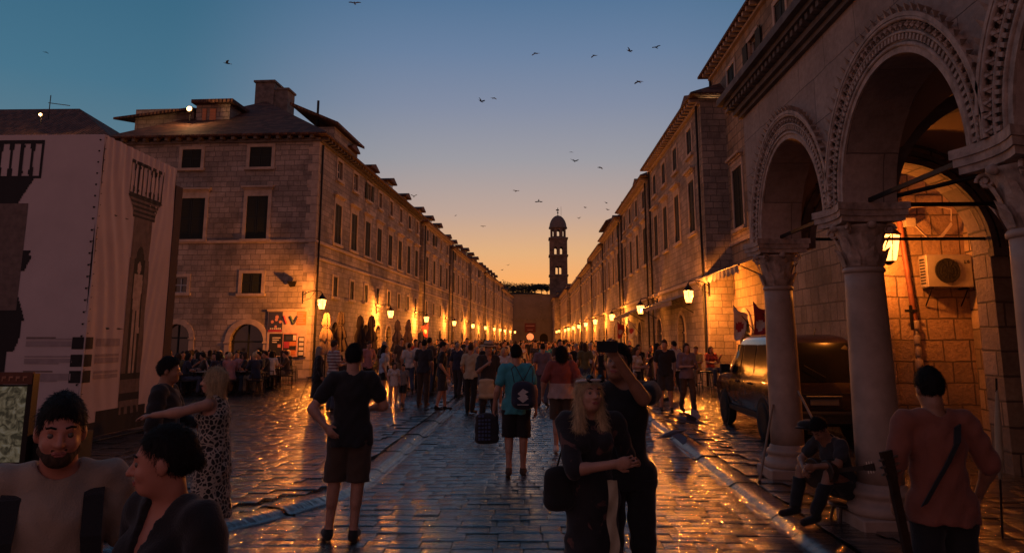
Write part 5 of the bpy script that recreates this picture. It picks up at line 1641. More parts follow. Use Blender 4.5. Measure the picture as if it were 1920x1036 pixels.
def fmesh(name, fld, mats, hair=0):
    v, f = fld.mesh(); me = bpy.data.meshes.new(name)
    if hair and len(v): v, f = strands(v, f, hair[0], hair[1])
    if len(v):
        me.vertices.add(len(v)); me.vertices.foreach_set('co', np.asarray(v, np.float32).ravel())
        n = len(f); me.loops.add(4 * n); me.loops.foreach_set('vertex_index', np.asarray(f, np.int32).ravel())
        me.polygons.add(n); me.polygons.foreach_set('loop_start', np.arange(0, 4 * n, 4, dtype=np.int32)); me.polygons.foreach_set('loop_total', np.full(n, 4, np.int32))
        me.polygons.foreach_set('use_smooth', np.ones(n, bool)); me.update(calc_edges=True); me.validate()
    for m in (mats if isinstance(mats, list) else [mats]): me.materials.append(m)
    return me

def cloth(name, col, pattern=None, col2=None, scale=10.0):
    m, nt, b = new_mat(name); t = nd(nt, 'ShaderNodeTexCoord')
    nz = nd(nt, 'ShaderNodeTexNoise', {'Vector': t.outputs['Object'], 'Scale': 5.0, 'Detail': 3.0, 'Distortion': .6})
    fine = nd(nt, 'ShaderNodeTexNoise', {'Vector': t.outputs['Object'], 'Scale': 160.0, 'Detail': 2.0})
    src = None
    if pattern == 'leopard':
        v = nd(nt, 'ShaderNodeTexVoronoi', {'Vector': t.outputs['Object'], 'Scale': scale}, feature='DISTANCE_TO_EDGE')
        n2 = nd(nt, 'ShaderNodeTexNoise', {'Vector': t.outputs['Object'], 'Scale': 14.0, 'Distortion': 2.0})
        a = nd(nt, 'ShaderNodeMath', {0: v.outputs['Distance'], 1: n2.outputs[0]}, operation='MULTIPLY')
        src = ramp(nt, a.outputs[0], [(.045, (1, 1, 1)), (.06, (0, 0, 0))]).outputs[0]
    elif pattern == 'stripes':
        w = nd(nt, 'ShaderNodeTexWave', {'Vector': t.outputs['Object'], 'Scale': scale}, bands_direction='Z'); src = ramp(nt, w.outputs[1], [(.5, (0, 0, 0)), (.55, (1, 1, 1))]).outputs[0]
    elif pattern == 'floral':
        n2 = nd(nt, 'ShaderNodeTexNoise', {'Vector': t.outputs['Object'], 'Scale': scale, 'Detail': 2.0, 'Distortion': 1.0}); src = ramp(nt, n2.outputs[0], [(.6, (0, 0, 0)), (.66, (1, 1, 1))]).outputs[0]
    elif pattern == 'split':
        s_ = nd(nt, 'ShaderNodeSeparateXYZ', {0: t.outputs['Object']}); src = ramp(nt, nd(nt, 'ShaderNodeMath', {0: s_.outputs[2], 1: scale}, operation='LESS_THAN').outputs[0], [(0, (0, 0, 0)), (1, (1, 1, 1))]).outputs[0]
    base = mixc(nt, src, col, col2) if src is not None else None
    sh = ramp(nt, nz.outputs[0], [(.3, (.8, .8, .8)), (.7, (1.1, 1.1, 1.1))]).outputs[0]
    c = mixc(nt, 1.0, base if base is not None else col, sh, 'MULTIPLY'); nt.links.new(c, b.inputs['Base Color']); b.inputs['Roughness'].default_value = .9
    b.inputs['Sheen Weight'].default_value = .15
    hh = nd(nt, 'ShaderNodeMath', {0: nz.outputs[0], 1: 6.0, 2: fine.outputs[0]}, operation='MULTIPLY_ADD')
    bp = nd(nt, 'ShaderNodeBump', {'Height': hh.outputs[0], 'Strength': .5, 'Distance': .006}); nt.links.new(bp.outputs[0], b.inputs['Normal']); return m
def skin(name, col):
    m, nt, b = new_mat(name); t = nd(nt, 'ShaderNodeTexCoord')
    nz = nd(nt, 'ShaderNodeTexNoise', {'Vector': t.outputs['Object'], 'Scale': 12.0, 'Detail': 5.0})
    r = ramp(nt, nz.outputs[0], [(.3, tuple(x * .85 for x in col)), (.7, tuple(x * 1.1 for x in col))]); nt.links.new(r.outputs[0], b.inputs['Base Color'])
    b.inputs['Roughness'].default_value = .5; b.inputs['Subsurface Weight'].default_value = .08; b.inputs['Subsurface Radius'].default_value = (.02, .008, .004); return m
def hairm(name, col):
    m, nt, b = new_mat(name); t = nd(nt, 'ShaderNodeTexCoord'); mp = nd(nt, 'ShaderNodeMapping', {0: t.outputs['Object'], 3: (1, 1, .08)})
    nz = nd(nt, 'ShaderNodeTexNoise', {'Vector': mp.outputs[0], 'Scale': 90.0, 'Detail': 4.0})
    r = ramp(nt, nz.outputs[0], [(.3, tuple(x * .55 for x in col)), (.7, tuple(min(1, x * 1.4) for x in col))]); nt.links.new(r.outputs[0], b.inputs['Base Color']); b.inputs['Roughness'].default_value = .75; b.inputs['Specular IOR Level'].default_value = .25
    bp = nd(nt, 'ShaderNodeBump', {'Height': nz.outputs[0], 'Strength': .9, 'Distance': .006}); nt.links.new(bp.outputs[0], b.inputs['Normal']); return m
K = {}
K['skin'] = skin('skin', (.42, .22, .15)); K['skin2'] = skin('skin_tanned', (.30, .15, .09)); K['skin_redlit'] = skin('skin_red_light', (.46, .19, .13))  # last one: red light on the close pair, put into the skin colour
for n, c in dict(black=(.012, .012, .014), charcoal=(.03, .03, .035), navy=(.018, .024, .05), white=(.55, .52, .50), grey=(.20, .19, .19), teal=(.05, .32, .38), rust=(.24, .08, .05),
                 cream=(.45, .38, .26), olive=(.12, .11, .05), brown=(.07, .045, .03), tan=(.33, .25, .19), red=(.32, .05, .04), blue=(.08, .12, .24), paleblue=(.34, .40, .50), pink=(.42, .2, .2), khaki=(.22, .17, .11), denim=(.05, .07, .12), mauve=(.16, .12, .16), yellow=(.45, .32, .09)).items():
    K[n] = cloth(n + '_cloth', c)
K['leopard'] = cloth('black_and_cream_print', (.02, .018, .018), 'leopard', (.42, .35, .28), 24.0)
K['stripes'] = cloth('white_striped_cloth', (.5, .48, .46), 'stripes', (.2, .1, .12), 4.0)
K['floral'] = cloth('dark_floral_cloth', (.014, .013, .016), 'floral', (.13, .06, .05), 9.0)
K['split'] = cloth('red_over_pale_cloth', (.26, .06, .045), 'split', (.42, .30, .27), 1.13)
K['hblack'] = hairm('black_hair', (.012, .010, .009)); K['hbrown'] = hairm('brown_hair', (.05, .03, .018)); K['hblond'] = hairm('blonde_hair', (.50, .36, .20)); K['hgrey'] = hairm('grey_hair', (.25, .23, .21))
K['eye'] = plain('eyes', (.10, .08, .07), .2, noise=0); K['brow'] = K['hbrown']; K['lip'] = skin('lips', (.35, .11, .10)); K['straw'] = plain('straw_hat', (.40, .30, .20), .9, noise=.3, scale=60)

def garments(J, out, h, hr, fem, bulk, tv):
    """list of (part name, mesh)"""
    f = np.array(tv, float); f /= np.linalg.norm(f); B = bulk; res = []; g = max(.014, h * .55)
    up = (J['shL'] + J['shR']) / 2; low = J['pelvis']
    if out.get('top'):
        mat, sleeve, hem, neck = out['top'][:4]; loose = out['top'][4] if len(out['top']) > 4 else .0
        P_ = [cap(low - (0, 0, .10), J['waist'], (.156 + loose) * B + g * 1.1, (.122 + loose * .8) * B + g * .6, .05, f, .76), cap(J['waist'], J['chest'], (.122 + loose * .8) * B + g * .6, (.142 + loose * .4) * B + g * .5, .05, f, .76),
              cap(J['chest'], up - (0, 0, .04), (.143 + loose * .4) * B + g * .5, .10 * B + g, .05, f, .76), cap(J['shL'] * .9 + J['shR'] * .1, J['shR'] * .9 + J['shL'] * .1, .052 + g, None, .04)]
        for s_ in ('L', 'R'):
            P_.append(cap((up + J['neck']) / 2, J['sh' + s_] * .6 + up * .4, .05 + g, .045 + g, .03))
            if sleeve > 0:
                a, e, w = J['sh' + s_], J['el' + s_], J['wr' + s_]; t = min(1, sleeve); P_.append(cap(a, a + (e - a) * t, .057 * B + g, .050 * B + g * 1.2, .025))
                if sleeve > 1: P_.append(cap(e, e + (w - e) * (sleeve - 1), .048 * B + g, .036 + g, .02))
        if hem < .93: P_.append(cap(J['hipL'] * 1.0, J['hipR'] * 1.0, .098 * B + g + .004, None, .03, f, .88))
        if fem:
            for s in (-1, 1): P_.append(ell(J['chest'] + (J['shL'] - J['shR']) * s * .22 - f * .088, (.066, .062, .066), .03))
        if hem < .8: P_.append(cap(J['waist'] - (0, 0, .05), np.array((low[0], low[1], hem - .05)), .13 * B + g, out.get('flare', .2) * B, .05, f, .8))
        F_ = Field(P_, h); F_.cut((0, 0, 1), hem)
        nk = J['neck']; F_.add(dict(ell(nk + (0, -.015, .0), (.078, .085, .06), .01, None, True)))
        if neck == 'v':
            for t in range(5): F_.add(ell(nk + (0, -.075 - .012 * t, -.03 - .035 * t), (.062 - .012 * t, .075, .04), .006, None, True))
        if neck == 'tank':
            for s_ in ('L', 'R'): F_.add(ell(J['sh' + s_] + (0, 0, .0), (.075, .12, .10), .01, None, True))
        # folds
        sl, X, Y, Z = F_.region(F_.lo, F_.lo + F_.h * F_.n)
        F_.vol = F_.vol + (.0045 * np.sin(X * 23 + Z * 14 + 2 * np.sin(Z * 9)) * np.sin(Y * 17 + Z * 21 + X * 6) + .004 * np.sin(Z * 34 + 5 * np.abs(X) * 9 + 2.5 * np.sin(X * 11)) * np.clip((1.25 - Z) * 4, 0, 1) + .003 * np.sin(np.abs(X) * 60 - Z * 38)).astype(np.float32)
        res.append((out.get('topname', 'shirt'), fmesh('shirt', F_, K[mat])))
    if out.get('bottom'):
        kind, mat, ln = out['bottom']
        wz = J['waist'][2] - .07
        if out.get('top') and kind in ('trousers', 'shorts') and J['pelvis'][2] > .8: wz = min(wz, out['top'][2] + .05)
        if kind in ('trousers', 'shorts'):
            P_ = [cap(J['hipL'], J['hipR'], .102 * B + g, None, .03, f, .86), cap(J['pelvis'], J['pelvis'] * .6 + J['waist'] * .4, .136 * B, .122 * B, .05, f, .72)]
            for s_ in ('L', 'R'):
                a, k_, n_ = J['hip' + s_], J['kn' + s_], J['an' + s_]
                if kind == 'shorts': P_.append(cap(a, a + (k_ - a) * ln, .094 * B + g, .082 * B + g, .02))
                else: P_.append(cap(a, k_, .09 * B + g, .062 + g, .025)); P_.append(cap(k_, k_ + (n_ - k_) * ln, .060 + g, .052 + g * .8, .025))
        else:
            P_ = [cap(J['waist'] - (0, 0, .04), np.array((J['pelvis'][0], J['pelvis'][1], ln)), .128 * B + g, (.19 if kind == 'skirt' else .24) * B, .05, f, .85)]
        F_ = Field(P_, h)
        if kind not in ('trousers', 'shorts'): F_.cut((0, 0, 1), ln)
        elif kind == 'shorts' and J['knL'][2] < .7: F_.cut((0, 0, 1), J['hipL'][2] + (J['knL'][2] - J['hipL'][2]) * ln - .02)
        F_.cut((0, 0, -1), -(wz + .01))
        sl, X, Y, Z = F_.region(F_.lo, F_.lo + F_.h * F_.n)
        F_.vol = F_.vol + (.005 * np.sin(X * 29 + Z * 19 + 2 * np.sin(Z * 13)) * np.sin(Y * 23 + Z * 27)).astype(np.float32)
        res.append(({'trousers': 'trousers', 'shorts': 'shorts'}.get(kind, 'skirt'), fmesh(kind, F_, K[mat])))
    if out.get('shoes'):
        for s_ in ('L', 'R'):
            a, t = J['an' + s_], J['to' + s_]
            F_ = Field([cap(a + (0, .03, -.045), t + (0, -.01, .002), .042, .038, .02), cap(a + (0, .01, -.03), a, .045, .044, .02)], max(h, .012)); F_.cut((0, 0, 1), min(a[2], t[2]) - .037 if t[2] < .2 else -9)
            res.append(('shoe', fmesh('shoe', F_, K[out['shoes']])))
    # hair
    kind, mat = out.get('hair', ('short', 'hblack')); R = rotm(*hr); hd = J['head']; T = lambda x, y, z: hd + R @ np.array((x, y, z)); g2 = max(.008, h * .45)
    if kind != 'bald':
        P_ = [ell(T(0, .018, .034), (.0745 + g2 * .45, .092 + g2 * .8, .088 + g2), .02, R)]
        if kind == 'long': P_ += [cap(T(.055, .02, .0), T(.085, .0, -.22), .042, .035, .03, R @ V(0, 1, 0), .7), cap(T(-.055, .02, .0), T(-.085, .0, -.22), .042, .035, .03, R @ V(0, 1, 0), .7), cap(T(0, .07, 0), T(0, .085, -.24), .07, .075, .04, R @ V(0, 1, 0), .5)]
        if kind == 'longback': P_ += [cap(T(0, .06, .02), T(0, .10, -.26), .085, .07, .04, R @ V(0, 1, 0), .5), cap(T(.06, .03, 0), T(.06, .06, -.14), .04, .03, .03), cap(T(-.06, .03, 0), T(-.06, .06, -.14), .04, .03, .03)]
        if kind == 'bob': P_ += [cap(T(.06, .01, .0), T(.068, .01, -.12), .04, .03, .03), cap(T(-.06, .01, .0), T(-.068, .01, -.12), .04, .03, .03), cap(T(0, .06, 0), T(0, .07, -.13), .075, .07, .04, R @ V(0, 1, 0), .6)]
        if kind == 'bun': P_ += [ell(T(0, .105, .0), (.036, .03, .036), .015)]
        if kind == 'pony': P_ += [cap(T(0, .11, .03), T(0, .15, -.16), .03, .02, .02)]
        if kind == 'short': P_ += [cap(T(0, -.045, .085), T(0, .03, .10), .038, .038, .03)]
        F_ = Field(P_, h)
        nrm_ = R @ V(0, .80, .60)
        if kind in ('short', 'bun', 'pony'): F_.cut(nrm_, float(nrm_ @ hd) + (-.022 if kind == 'short' else -.012))
        else:   # open the face only
            F_.add(ell(T(0, -.085, -.055), (.054, .085, .105), .01, R, True))
            F_.add(ell(T(0, -.13, -.02), (.066, .07, .10), .01, R, True))
        sl, X, Y, Z = F_.region(F_.lo, F_.lo + F_.h * F_.n)
        F_.vol = F_.vol + (.0028 * np.sin(X * 90 + Z * 22 + 3 * np.sin(Y * 40)) * np.sin(Y * 85 + Z * 31) + .0018 * np.sin(X * 210 + Y * 160) * np.sin(Z * 190 + X * 90)).astype(np.float32)
        res.append(('hair', fmesh('hair', F_, K[mat], (0 if h > .013 else (5200, .026 if kind in ('short', 'bun', 'pony') else .06)))))
    if out.get('hat'):
        mb = MB(); Tm = Matrix.Translation(tuple(T(0, .01, .075))) @ Matrix([list(r) for r in R]).to_4x4()
        mb.lathe([(.19, -.012), (.192, -.004), (.11, .012), (.098, .075), (.07, .095), (.01, .085)], (0, 0, 0), 24, 0, Tm); res.append(('hat', mb.mesh('hat', K[out['hat']])))
        mb = MB(); mb.lathe([(.112, .010), (.108, .038)], (0, 0, 0), 24, 0, Tm); res.append(('hat_band', mb.mesh('hat_band', K['black'])))
    return res

def make_person(J, out, h=.012, hr=(0, 0, 0), fem=False, bulk=1.0, skinm='skin', curl=(.5, .5), palm=(None, None), tv=(0, 1, 0), face=True, extras=()):
    B_ = Field(body_prims(J, bulk, fem, hr, h < .014, curl, palm, tv, face and h < .02), h)
    me = fmesh('body', B_, K[skinm]); parts = garments(J, out, h, hr, fem, bulk, tv)
    if face and h < .012:
        R = rotm(*hr); T = lambda x, y, z: J['head'] + R @ np.array((x, y, z))
        mb = MB()
        for s in (-1, 1):
            c = T(s * .030, -.0775, .001); mb.lathe([(.001, -.011)] + [(.0115 * math.cos(a), .0115 * math.sin(a)) for a in np.linspace(-1.2, 1.2, 7)] + [(.001, .011)], tuple(c), 12)
        parts.append(('eyes', mb.mesh('eyes', K['eye'])))
        mb = MB()
        for s in (-1, 1): mb.path([Vector(T(s * .046, -.080, .028)), Vector(T(s * .032, -.0905, .032)), Vector(T(s * .014, -.0915, .026))], .0042, 5)
        parts.append(('eyebrows', mb.mesh('eyebrows', K[out.get('hair', ('', 'hbrown'))[1] if out.get('hair', ('', ''))[1] != 'hblond' else 'hbrown'])))
        mb = MB(); mb.path([Vector(T(-.021, -.0885, -.062)), Vector(T(-.008, -.0945, -.060)), Vector(T(.008, -.0945, -.060)), Vector(T(.021, -.0885, -.062))], .0058, 6); mb.path([Vector(T(-.014, -.0905, -.069)), Vector(T(.014, -.0905, -.069))], .0062, 6)
        parts.append(('lips', mb.mesh('lips', K['lip'])))
    return me, parts

def place_person(built, x, y, rz, height, label, group=None, cat='person', z=.05, recolor=None):
    me, parts = built
    if z < .1: z = ground_z(x, y) + .004
    o = link('person', me, None, (x, y, z), rz); s = height / 1.75; o.scale = (s, s, s)
    tag(o, label, cat, group)
    for n, m in parts:
        c = link(n, m, o)
        if recolor and n in recolor: c.material_slots[0].link = 'OBJECT'; c.material_slots[0].material = K[recolor[n]]
    if recolor and 'skin' in recolor: o.material_slots[0].link = 'OBJECT'; o.material_slots[0].material = K[recolor['skin']]
    return o
# ================================================================== the people who stand near
def gx(px, Y): return P(px, 700, Y).x
# 1 man in black, back turned, hand on hip
Jm = pose(elL=(.345, .10, 1.17), wrL=(.205, .17, 1.02), elR=(-.29, -.05, 1.18), wrR=(-.14, -.24, 1.14), knL=(.14, -.03, .51), anL=(.17, .0, .085), toL=(.23, -.13, .035), hipL=(.09, .01, .93), anR=(-.06, .05, .085), knR=(-.08, .0, .51), toR=(-.07, -.11, .035))
b = make_person(Jm, dict(top=('black', .62, .83, 'crew', .016), bottom=('shorts', 'brown', .95), shoes='black', hair=('short', 'hblack')), .009, hr=(.12, .05, 0), bulk=1.08, curl=(.35, .5), palm=((-.4, -.9, 0), None))
place_person(b, gx(662, 7.15), 7.15, PI + .08, 1.76, 'man in black t-shirt and brown shorts with hand on hip, seen from behind', z=.03)
# 2 man in teal with a drawstring bag
Jt = pose(elL=(.26, .06, 1.14), wrL=(.31, -.02, .88), elR=(-.25, .07, 1.15), wrR=(-.27, .03, .90), anL=(.10, .10, .10), knL=(.10, -.01, .52), anR=(-.09, -.02, .085), toL=(.12, -.05, .03), toR=(-.11, -.17, .035))
b = make_person(Jt, dict(top=('teal', .65, .82, 'crew', .012), bottom=('shorts', 'black', .98), shoes='brown', hair=('short', 'hblack')), .010, hr=(.0, .05, 0), bulk=1.05, curl=(1.1, .6))
xt, yt = gx(968, 10.4), 10.4
place_person(b, xt, yt, PI, 1.72, 'man in teal t-shirt and black shorts walking away up the middle', z=-.01)
def soft_bag(name, loc, rz, w, d, h, mat, label, cat, tilt=0, handles=None, extra=None, round_=.3):
    root = empty(name, loc, rz); tag(root, label, cat); F_ = Field([cap((-w / 2 + d / 2, 0, d / 2), (w / 2 - d / 2, 0, d / 2), d / 2, None, .03), cap((-w / 2 + d / 2, 0, h - d / 2), (w / 2 - d / 2, 0, h - d / 2), d / 2 * .8, None, .03),
             ell((0, 0, h / 2), (w / 2, d / 2, h / 2), .03)], .012)
    link('bag_body', fmesh('bag_body', F_, K[mat]), root)
    if handles:
        mb = MB(); mb.path([Vector(p) for p in handles], .006, 5); mb.build('strap', [K['black']], root)
    if extra: extra(root)
    return root
def emblem(root):
    mb = MB()
    for k, (pts) in enumerate((((-.07, .20), (.0, .265), (.075, .225), (.01, .19)), ((-.07, .20), (-.015, .235), (.07, .165), (.01, .14)), ((-.075, .145), (.01, .19), (.075, .14), (.0, .085)))):
        mb.prism([(x, z) for x, z in pts], -.092 - .001 * k, -.086 - .001 * k)
    mb.build('emblem', [K['white']], root)
    mb = MB(); mb.box(-.075, .075, -.088, -.082, .055, .065); mb.build('stripe', [K['white']], root)
soft_bag('drawstring_bag', (xt + .10, yt - .27, .90), -.05, .32, .17, .36, 'navy', 'navy drawstring bag with white angular emblem on the teal man\'s back', 'bag',
         handles=[(-.12, 0, .34), (-.16, .02, .52), (-.12, .12, .56), (0, -.0, .36), (.10, .12, .56), (.13, .02, .5), (.12, 0, .34)], extra=emblem)
def pat(root):
    mb = MB(); rr = random.Random(2)
    for k in range(26): 
        x, z = -.13 + .045 * (k % 4), .05 + .05 * (k // 4); mb.box(x, x + .03, -.068, -.060, z, z + .02 + .015 * rr.random())
    mb.build('printed_pattern', [K['blue']], root)
soft_bag('shopping_bag', (xt - .40, yt - .0, .42), .25, .34, .12, .40, 'charcoal', 'dark shopping bag with blue print held by the teal man', 'bag', handles=[(-.08, 0, .38), (-.04, 0, .49), (.04, 0, .49), (.08, 0, .38)], extra=pat)
# 3 broad woman, red over pale top
Jw = pose(elL=(.30, .05, 1.16), wrL=(.33, -.02, .93), elR=(-.30, .05, 1.16), wrR=(-.31, -.08, .93), anL=(.11, .12, .10), toL=(.12, -.02, .03), anR=(-.10, -.04, .085), toR=(-.12, -.19, .035))
b = make_person(Jw, dict(top=('split', .9, .88, 'crew', .045), bottom=('shorts', 'brown', .9), shoes='white', hair=('longback', 'hblack')), .012, fem=True, bulk=1.2)
place_person(b, gx(1053, 12.6), 12.6, PI, 1.70, 'broad person with long black hair in red and pale top, walking away', z=-.01)
# 4 selfie couple
Js = pose(head=(-.01, -.04, 1.61), elL=(.27, .12, 1.18), wrL=(.40, .24, 1.10), elR=(-.15, -.20, 1.15), wrR=(.09, -.30, 1.20), anR=(-.08, .03, .085))
b = make_person(Js, dict(top=('floral', 1.0, .35, 'crew', .0), flare=.25, topname='dress', hair=('long', 'hblond'), shoes='black'), .008, hr=(.22, -.18, .05), fem=True, bulk=.92, skinm='skin', curl=(.5, .4), palm=(None, (0, 1, 0)))
xs, ys = gx(1106, 4.75), 4.75
place_person(b, xs, ys, .1, 1.60, 'blonde woman in dark floral dress smiling for a selfie', z=-.02)
hb = empty('sunglasses', (xs - .0, ys - .02, 1.548), .25); tag(hb, 'white sunglasses pushed up on the blonde selfie woman\'s hair', 'sunglasses')
mb = MB(); mb.path([Vector((.092 * math.cos(a), -.02 - .085 * math.sin(a), .012 * math.sin(a))) for a in np.linspace(-.5, PI + .5, 16)], .008, 6); mb.build('frame', [K['white']], hb)
mb = MB()
for s in (-1, 1): mb.lathe([(.004, -.003), (.026, 0), (.004, .003)], (0, 0, 0), 10, T=Matrix.Translation((s * .035, -.100, .02)) @ Matrix.Rotation(1.2, 4, 'X'))
mb.build('lens', [M['glass']], hb)
soft_bag('shoulder_bag', (xs - .20, ys - .08, .80), .3, .20, .10, .25, 'black', 'black shoulder bag on the blonde selfie woman\'s hip', 'bag', handles=[(-.02, 0, .23), (.05, .02, .42), (.11, .04, .60)])
sc_ = empty('scarf', (xs + .10, ys - .25, .60), .1); sc_.scale = (.8, 1, .8); tag(sc_, 'pale narrow scarf hanging down in front of the selfie woman', 'scarf')
mb = MB(); vs = []
for j in range(14):
    for i in range(4): vs.append((-.035 + .023 * i + .01 * math.sin(j * .7), .012 * math.sin(i * 2 + j), .5 - .5 * j / 13))
mb.add(vs, [(4 * j + i, 4 * j + i + 1, 4 * j + i + 5, 4 * j + i + 4) for j in range(13) for i in range(3)], 0, True); mb.add([(x, y + .008, z) for x, y, z in vs], [(4 * j + i + 4, 4 * j + i + 5, 4 * j + i + 1, 4 * j + i) for j in range(13) for i in range(3)], 0, True)
mb.build('cloth', [K['cream']], sc_)
Jn = pose(head=(-.03, -.03, 1.62), elL=(.12, -.29, 1.42), wrL=(-.03, -.42, 1.66), shL=(.175, -.03, 1.45), elR=(-.24, .0, 1.16), wrR=(-.10, .1, 1.05))
b = make_person(Jn, dict(top=('black', .55, .85, 'crew', .0), bottom=('trousers', 'black', .95), hair=('short', 'hblack'), shoes='black'), .008, hr=(-.22, -.22, .12), bulk=.97, curl=(.9, .5), palm=((0, .3, 1), None), skinm='skin2')
xn, yn = gx(1168, 5.05), 5.05
place_person(b, xn, yn, -.12, 1.78, 'man in black lifting one arm to take the selfie', z=-.02)
ph = empty('phone', (xn - .15, yn - .50, 1.76), .2); tag(ph, 'dark phone held up by the man taking the selfie', 'phone'); mb = MB(); mb.bevbox(-.065, .065, -.005, .005, -.034, .034, .004); mb.build('case', [K['black']], ph)
mb = MB(); mb.box(-.058, .058, .0052, .0062, -.030, .030); mb.build('screen', [M['glass']], ph)
# 5 standing man at right
Jr = pose(elL=(.27, .05, 1.16), wrL=(.25, -.06, .94), elR=(-.30, .0, 1.17), wrR=(-.27, -.12, .98))
b = make_person(Jr, dict(top=('rust', .95, .84, 'crew', .022), bottom=('trousers', 'black', .95), hair=('short', 'hblack'), shoes='black'), .008, hr=(.1, .2, 0), bulk=1.04, skinm='skin2', curl=(1.0, .6))
xr_, yr_ = gx(1742, 4.6), 4.6
place_person(b, xr_, yr_, PI - .12, 1.66, 'man in rust t-shirt with a black strap, standing before the arcade', z=.03)
st = empty('sling_strap', (xr_, yr_, ground_z(xr_, yr_)), -.12); st.scale = (.95,) * 3; tag(st, 'black sling strap across the rust t-shirt of the standing man', 'strap')
mb = MB(); pts = [(.085, .04, 1.425), (.10, -.085, 1.415), (.07, -.135, 1.32), (.0, -.145, 1.2), (-.08, -.15, 1.08), (-.15, -.14, .96)]
for (x0, y0, z0), (x1, y1, z1) in zip(pts[:-1], pts[1:]):
    mb.add([(x0 - .02, y0 - .012, z0 - .01), (x0 + .02, y0 - .012, z0 + .012), (x1 + .02, y1 - .012, z1 + .012), (x1 - .02, y1 - .012, z1 - .01), (x0 - .02, y0, z0 - .01), (x0 + .02, y0, z0 + .012), (x1 + .02, y1, z1 + .012), (x1 - .02, y1, z1 - .01)], [(0, 3, 2, 1), (0, 1, 5, 4), (1, 2, 6, 5), (2, 3, 7, 6), (3, 0, 4, 7)])
mb.build('band', [K['black']], st)
def guitar(loc, rot, label, s=1.0):
    root = empty('guitar', loc); root.rotation_euler = rot; root.scale = (s, s, s); tag(root, label, 'guitar')
    F_ = Field([cap((0, -.04, 0), (0, .04, 0), .175, None, .02), cap((0, -.04, .26), (0, .04, .26), .13, None, .05)], .012); F_.cut((0, 1, 0), -.045); F_.cut((0, -1, 0), -.045)
    link('guitar_body', fmesh('guitar_body', F_, M['dk_wood']), root)
    mb = MB(); mb.box(-.025, .025, -.06, -.035, .3, .82); mb.build('neck', [M['dk_wood']], root)
    mb = MB(); mb.add([(-.03, -.06, .82), (.03, -.06, .82), (.04, -.05, .98), (-.04, -.05, .98), (-.03, -.04, .82), (.03, -.04, .82), (.04, -.03, .98), (-.04, -.03, .98)], [(0, 1, 2, 3), (7, 6, 5, 4), (1, 5, 6, 2), (4, 0, 3, 7), (3, 2, 6, 7)])
    hd = mb.build('headstock', [M['dk_wood']], root)
    mb = MB()
    for k in range(3):
        for s_ in (-1, 1): mb.tube((s_ * .035, -.05, .86 + k * .04), (s_ * .065, -.05, .86 + k * .04), .008, n=6)
    mb.build('tuning_pegs', [plain('metal_pegs', (.5, .48, .45), .3, metal=1)], hd)
    mb = MB(); mb.tube((0, -.0475, .1), (0, -.045, .1), .05, n=16); mb.build('sound_hole', [M['dark']], root)
M['dk_wood'] = plain('dark_wood', (.035, .018, .010), .35, noise=.4, scale=10)
g_ = P(1690, 1010, 4.6); guitar((g_.x + .05, g_.y, .20), (0, -.16, .3), 'dark guitar with pale tuning pegs held upright left of the rust-shirted man')
# 6 seated musician between the columns
Jq = pose(head=(0, -.26, .93), neck=(0, -.17, .83), chest=(0, -.08, .67), waist=(0, .0, .47), pelvis=(0, .03, .33), shL=(.17, -.13, .78), shR=(-.17, -.13, .78), elL=(.27, -.30, .60), wrL=(.16, -.50, .58), elR=(-.28, -.28, .58), wrR=(-.08, -.44, .52),
          hipL=(.10, .0, .31), hipR=(-.10, .0, .31), knL=(.20, -.36, .50), knR=(-.22, -.34, .48), anL=(.17, -.56, .12), anR=(-.2, -.48, .12), toL=(.18, -.72, .05), toR=(-.22, -.64, .05))
b = make_person(Jq, dict(top=('charcoal', .6, .26, 'crew', .015), bottom=('trousers', 'black', .95), hair=('short', 'hblack'), shoes='black'), .010, hr=(.1, .75, 0), skinm='skin2', curl=(.9, .7), palm=((-1, 0, 0), (0, 1, -.3)), tv=(0, .9, -.35))
xq, yq = gx(1563, 7.9), 7.9
place_person(b, xq, yq, -1.15, 1.62, 'seated man in dark t-shirt bending over his guitar between the columns', z=.02)
cp = empty('cap', (xq - .26, yq + .08, .94), -1.15); tag(cp, 'dark flat cap on the seated man\'s bent head', 'cap'); F_ = Field([ell((0, 0, 0), (.105, .12, .055), .02), ell((0, -.11, -.025), (.07, .06, .012), .02)], .01); link('crown_cloth', fmesh('crown_cloth', F_, K['black']), cp)
guitar((xq - .30, yq - .12, .50), (0, -1.35, 1.9), 'dark guitar on the knees of the seated man', .8)
stl = empty('low_stool', (xq + .03, yq, 0)); stl.scale = (1, 1, .5); tag(stl, 'low dark stool under the seated man between the columns', 'stool')
mb = MB(); mb.lathe([(.16, .34), (.17, .36), (.17, .39), (.15, .40)], n=18); mb.build('seat', [M['dk_wood']], stl)
for k in range(4):
    a = PI / 4 + k * PI / 2; mb = MB(); mb.tube((.12 * math.cos(a), .12 * math.sin(a), .35), (.17 * math.cos(a), .17 * math.sin(a), 0), .016, n=6); mb.build('leg', [M['dk_wood']], stl)
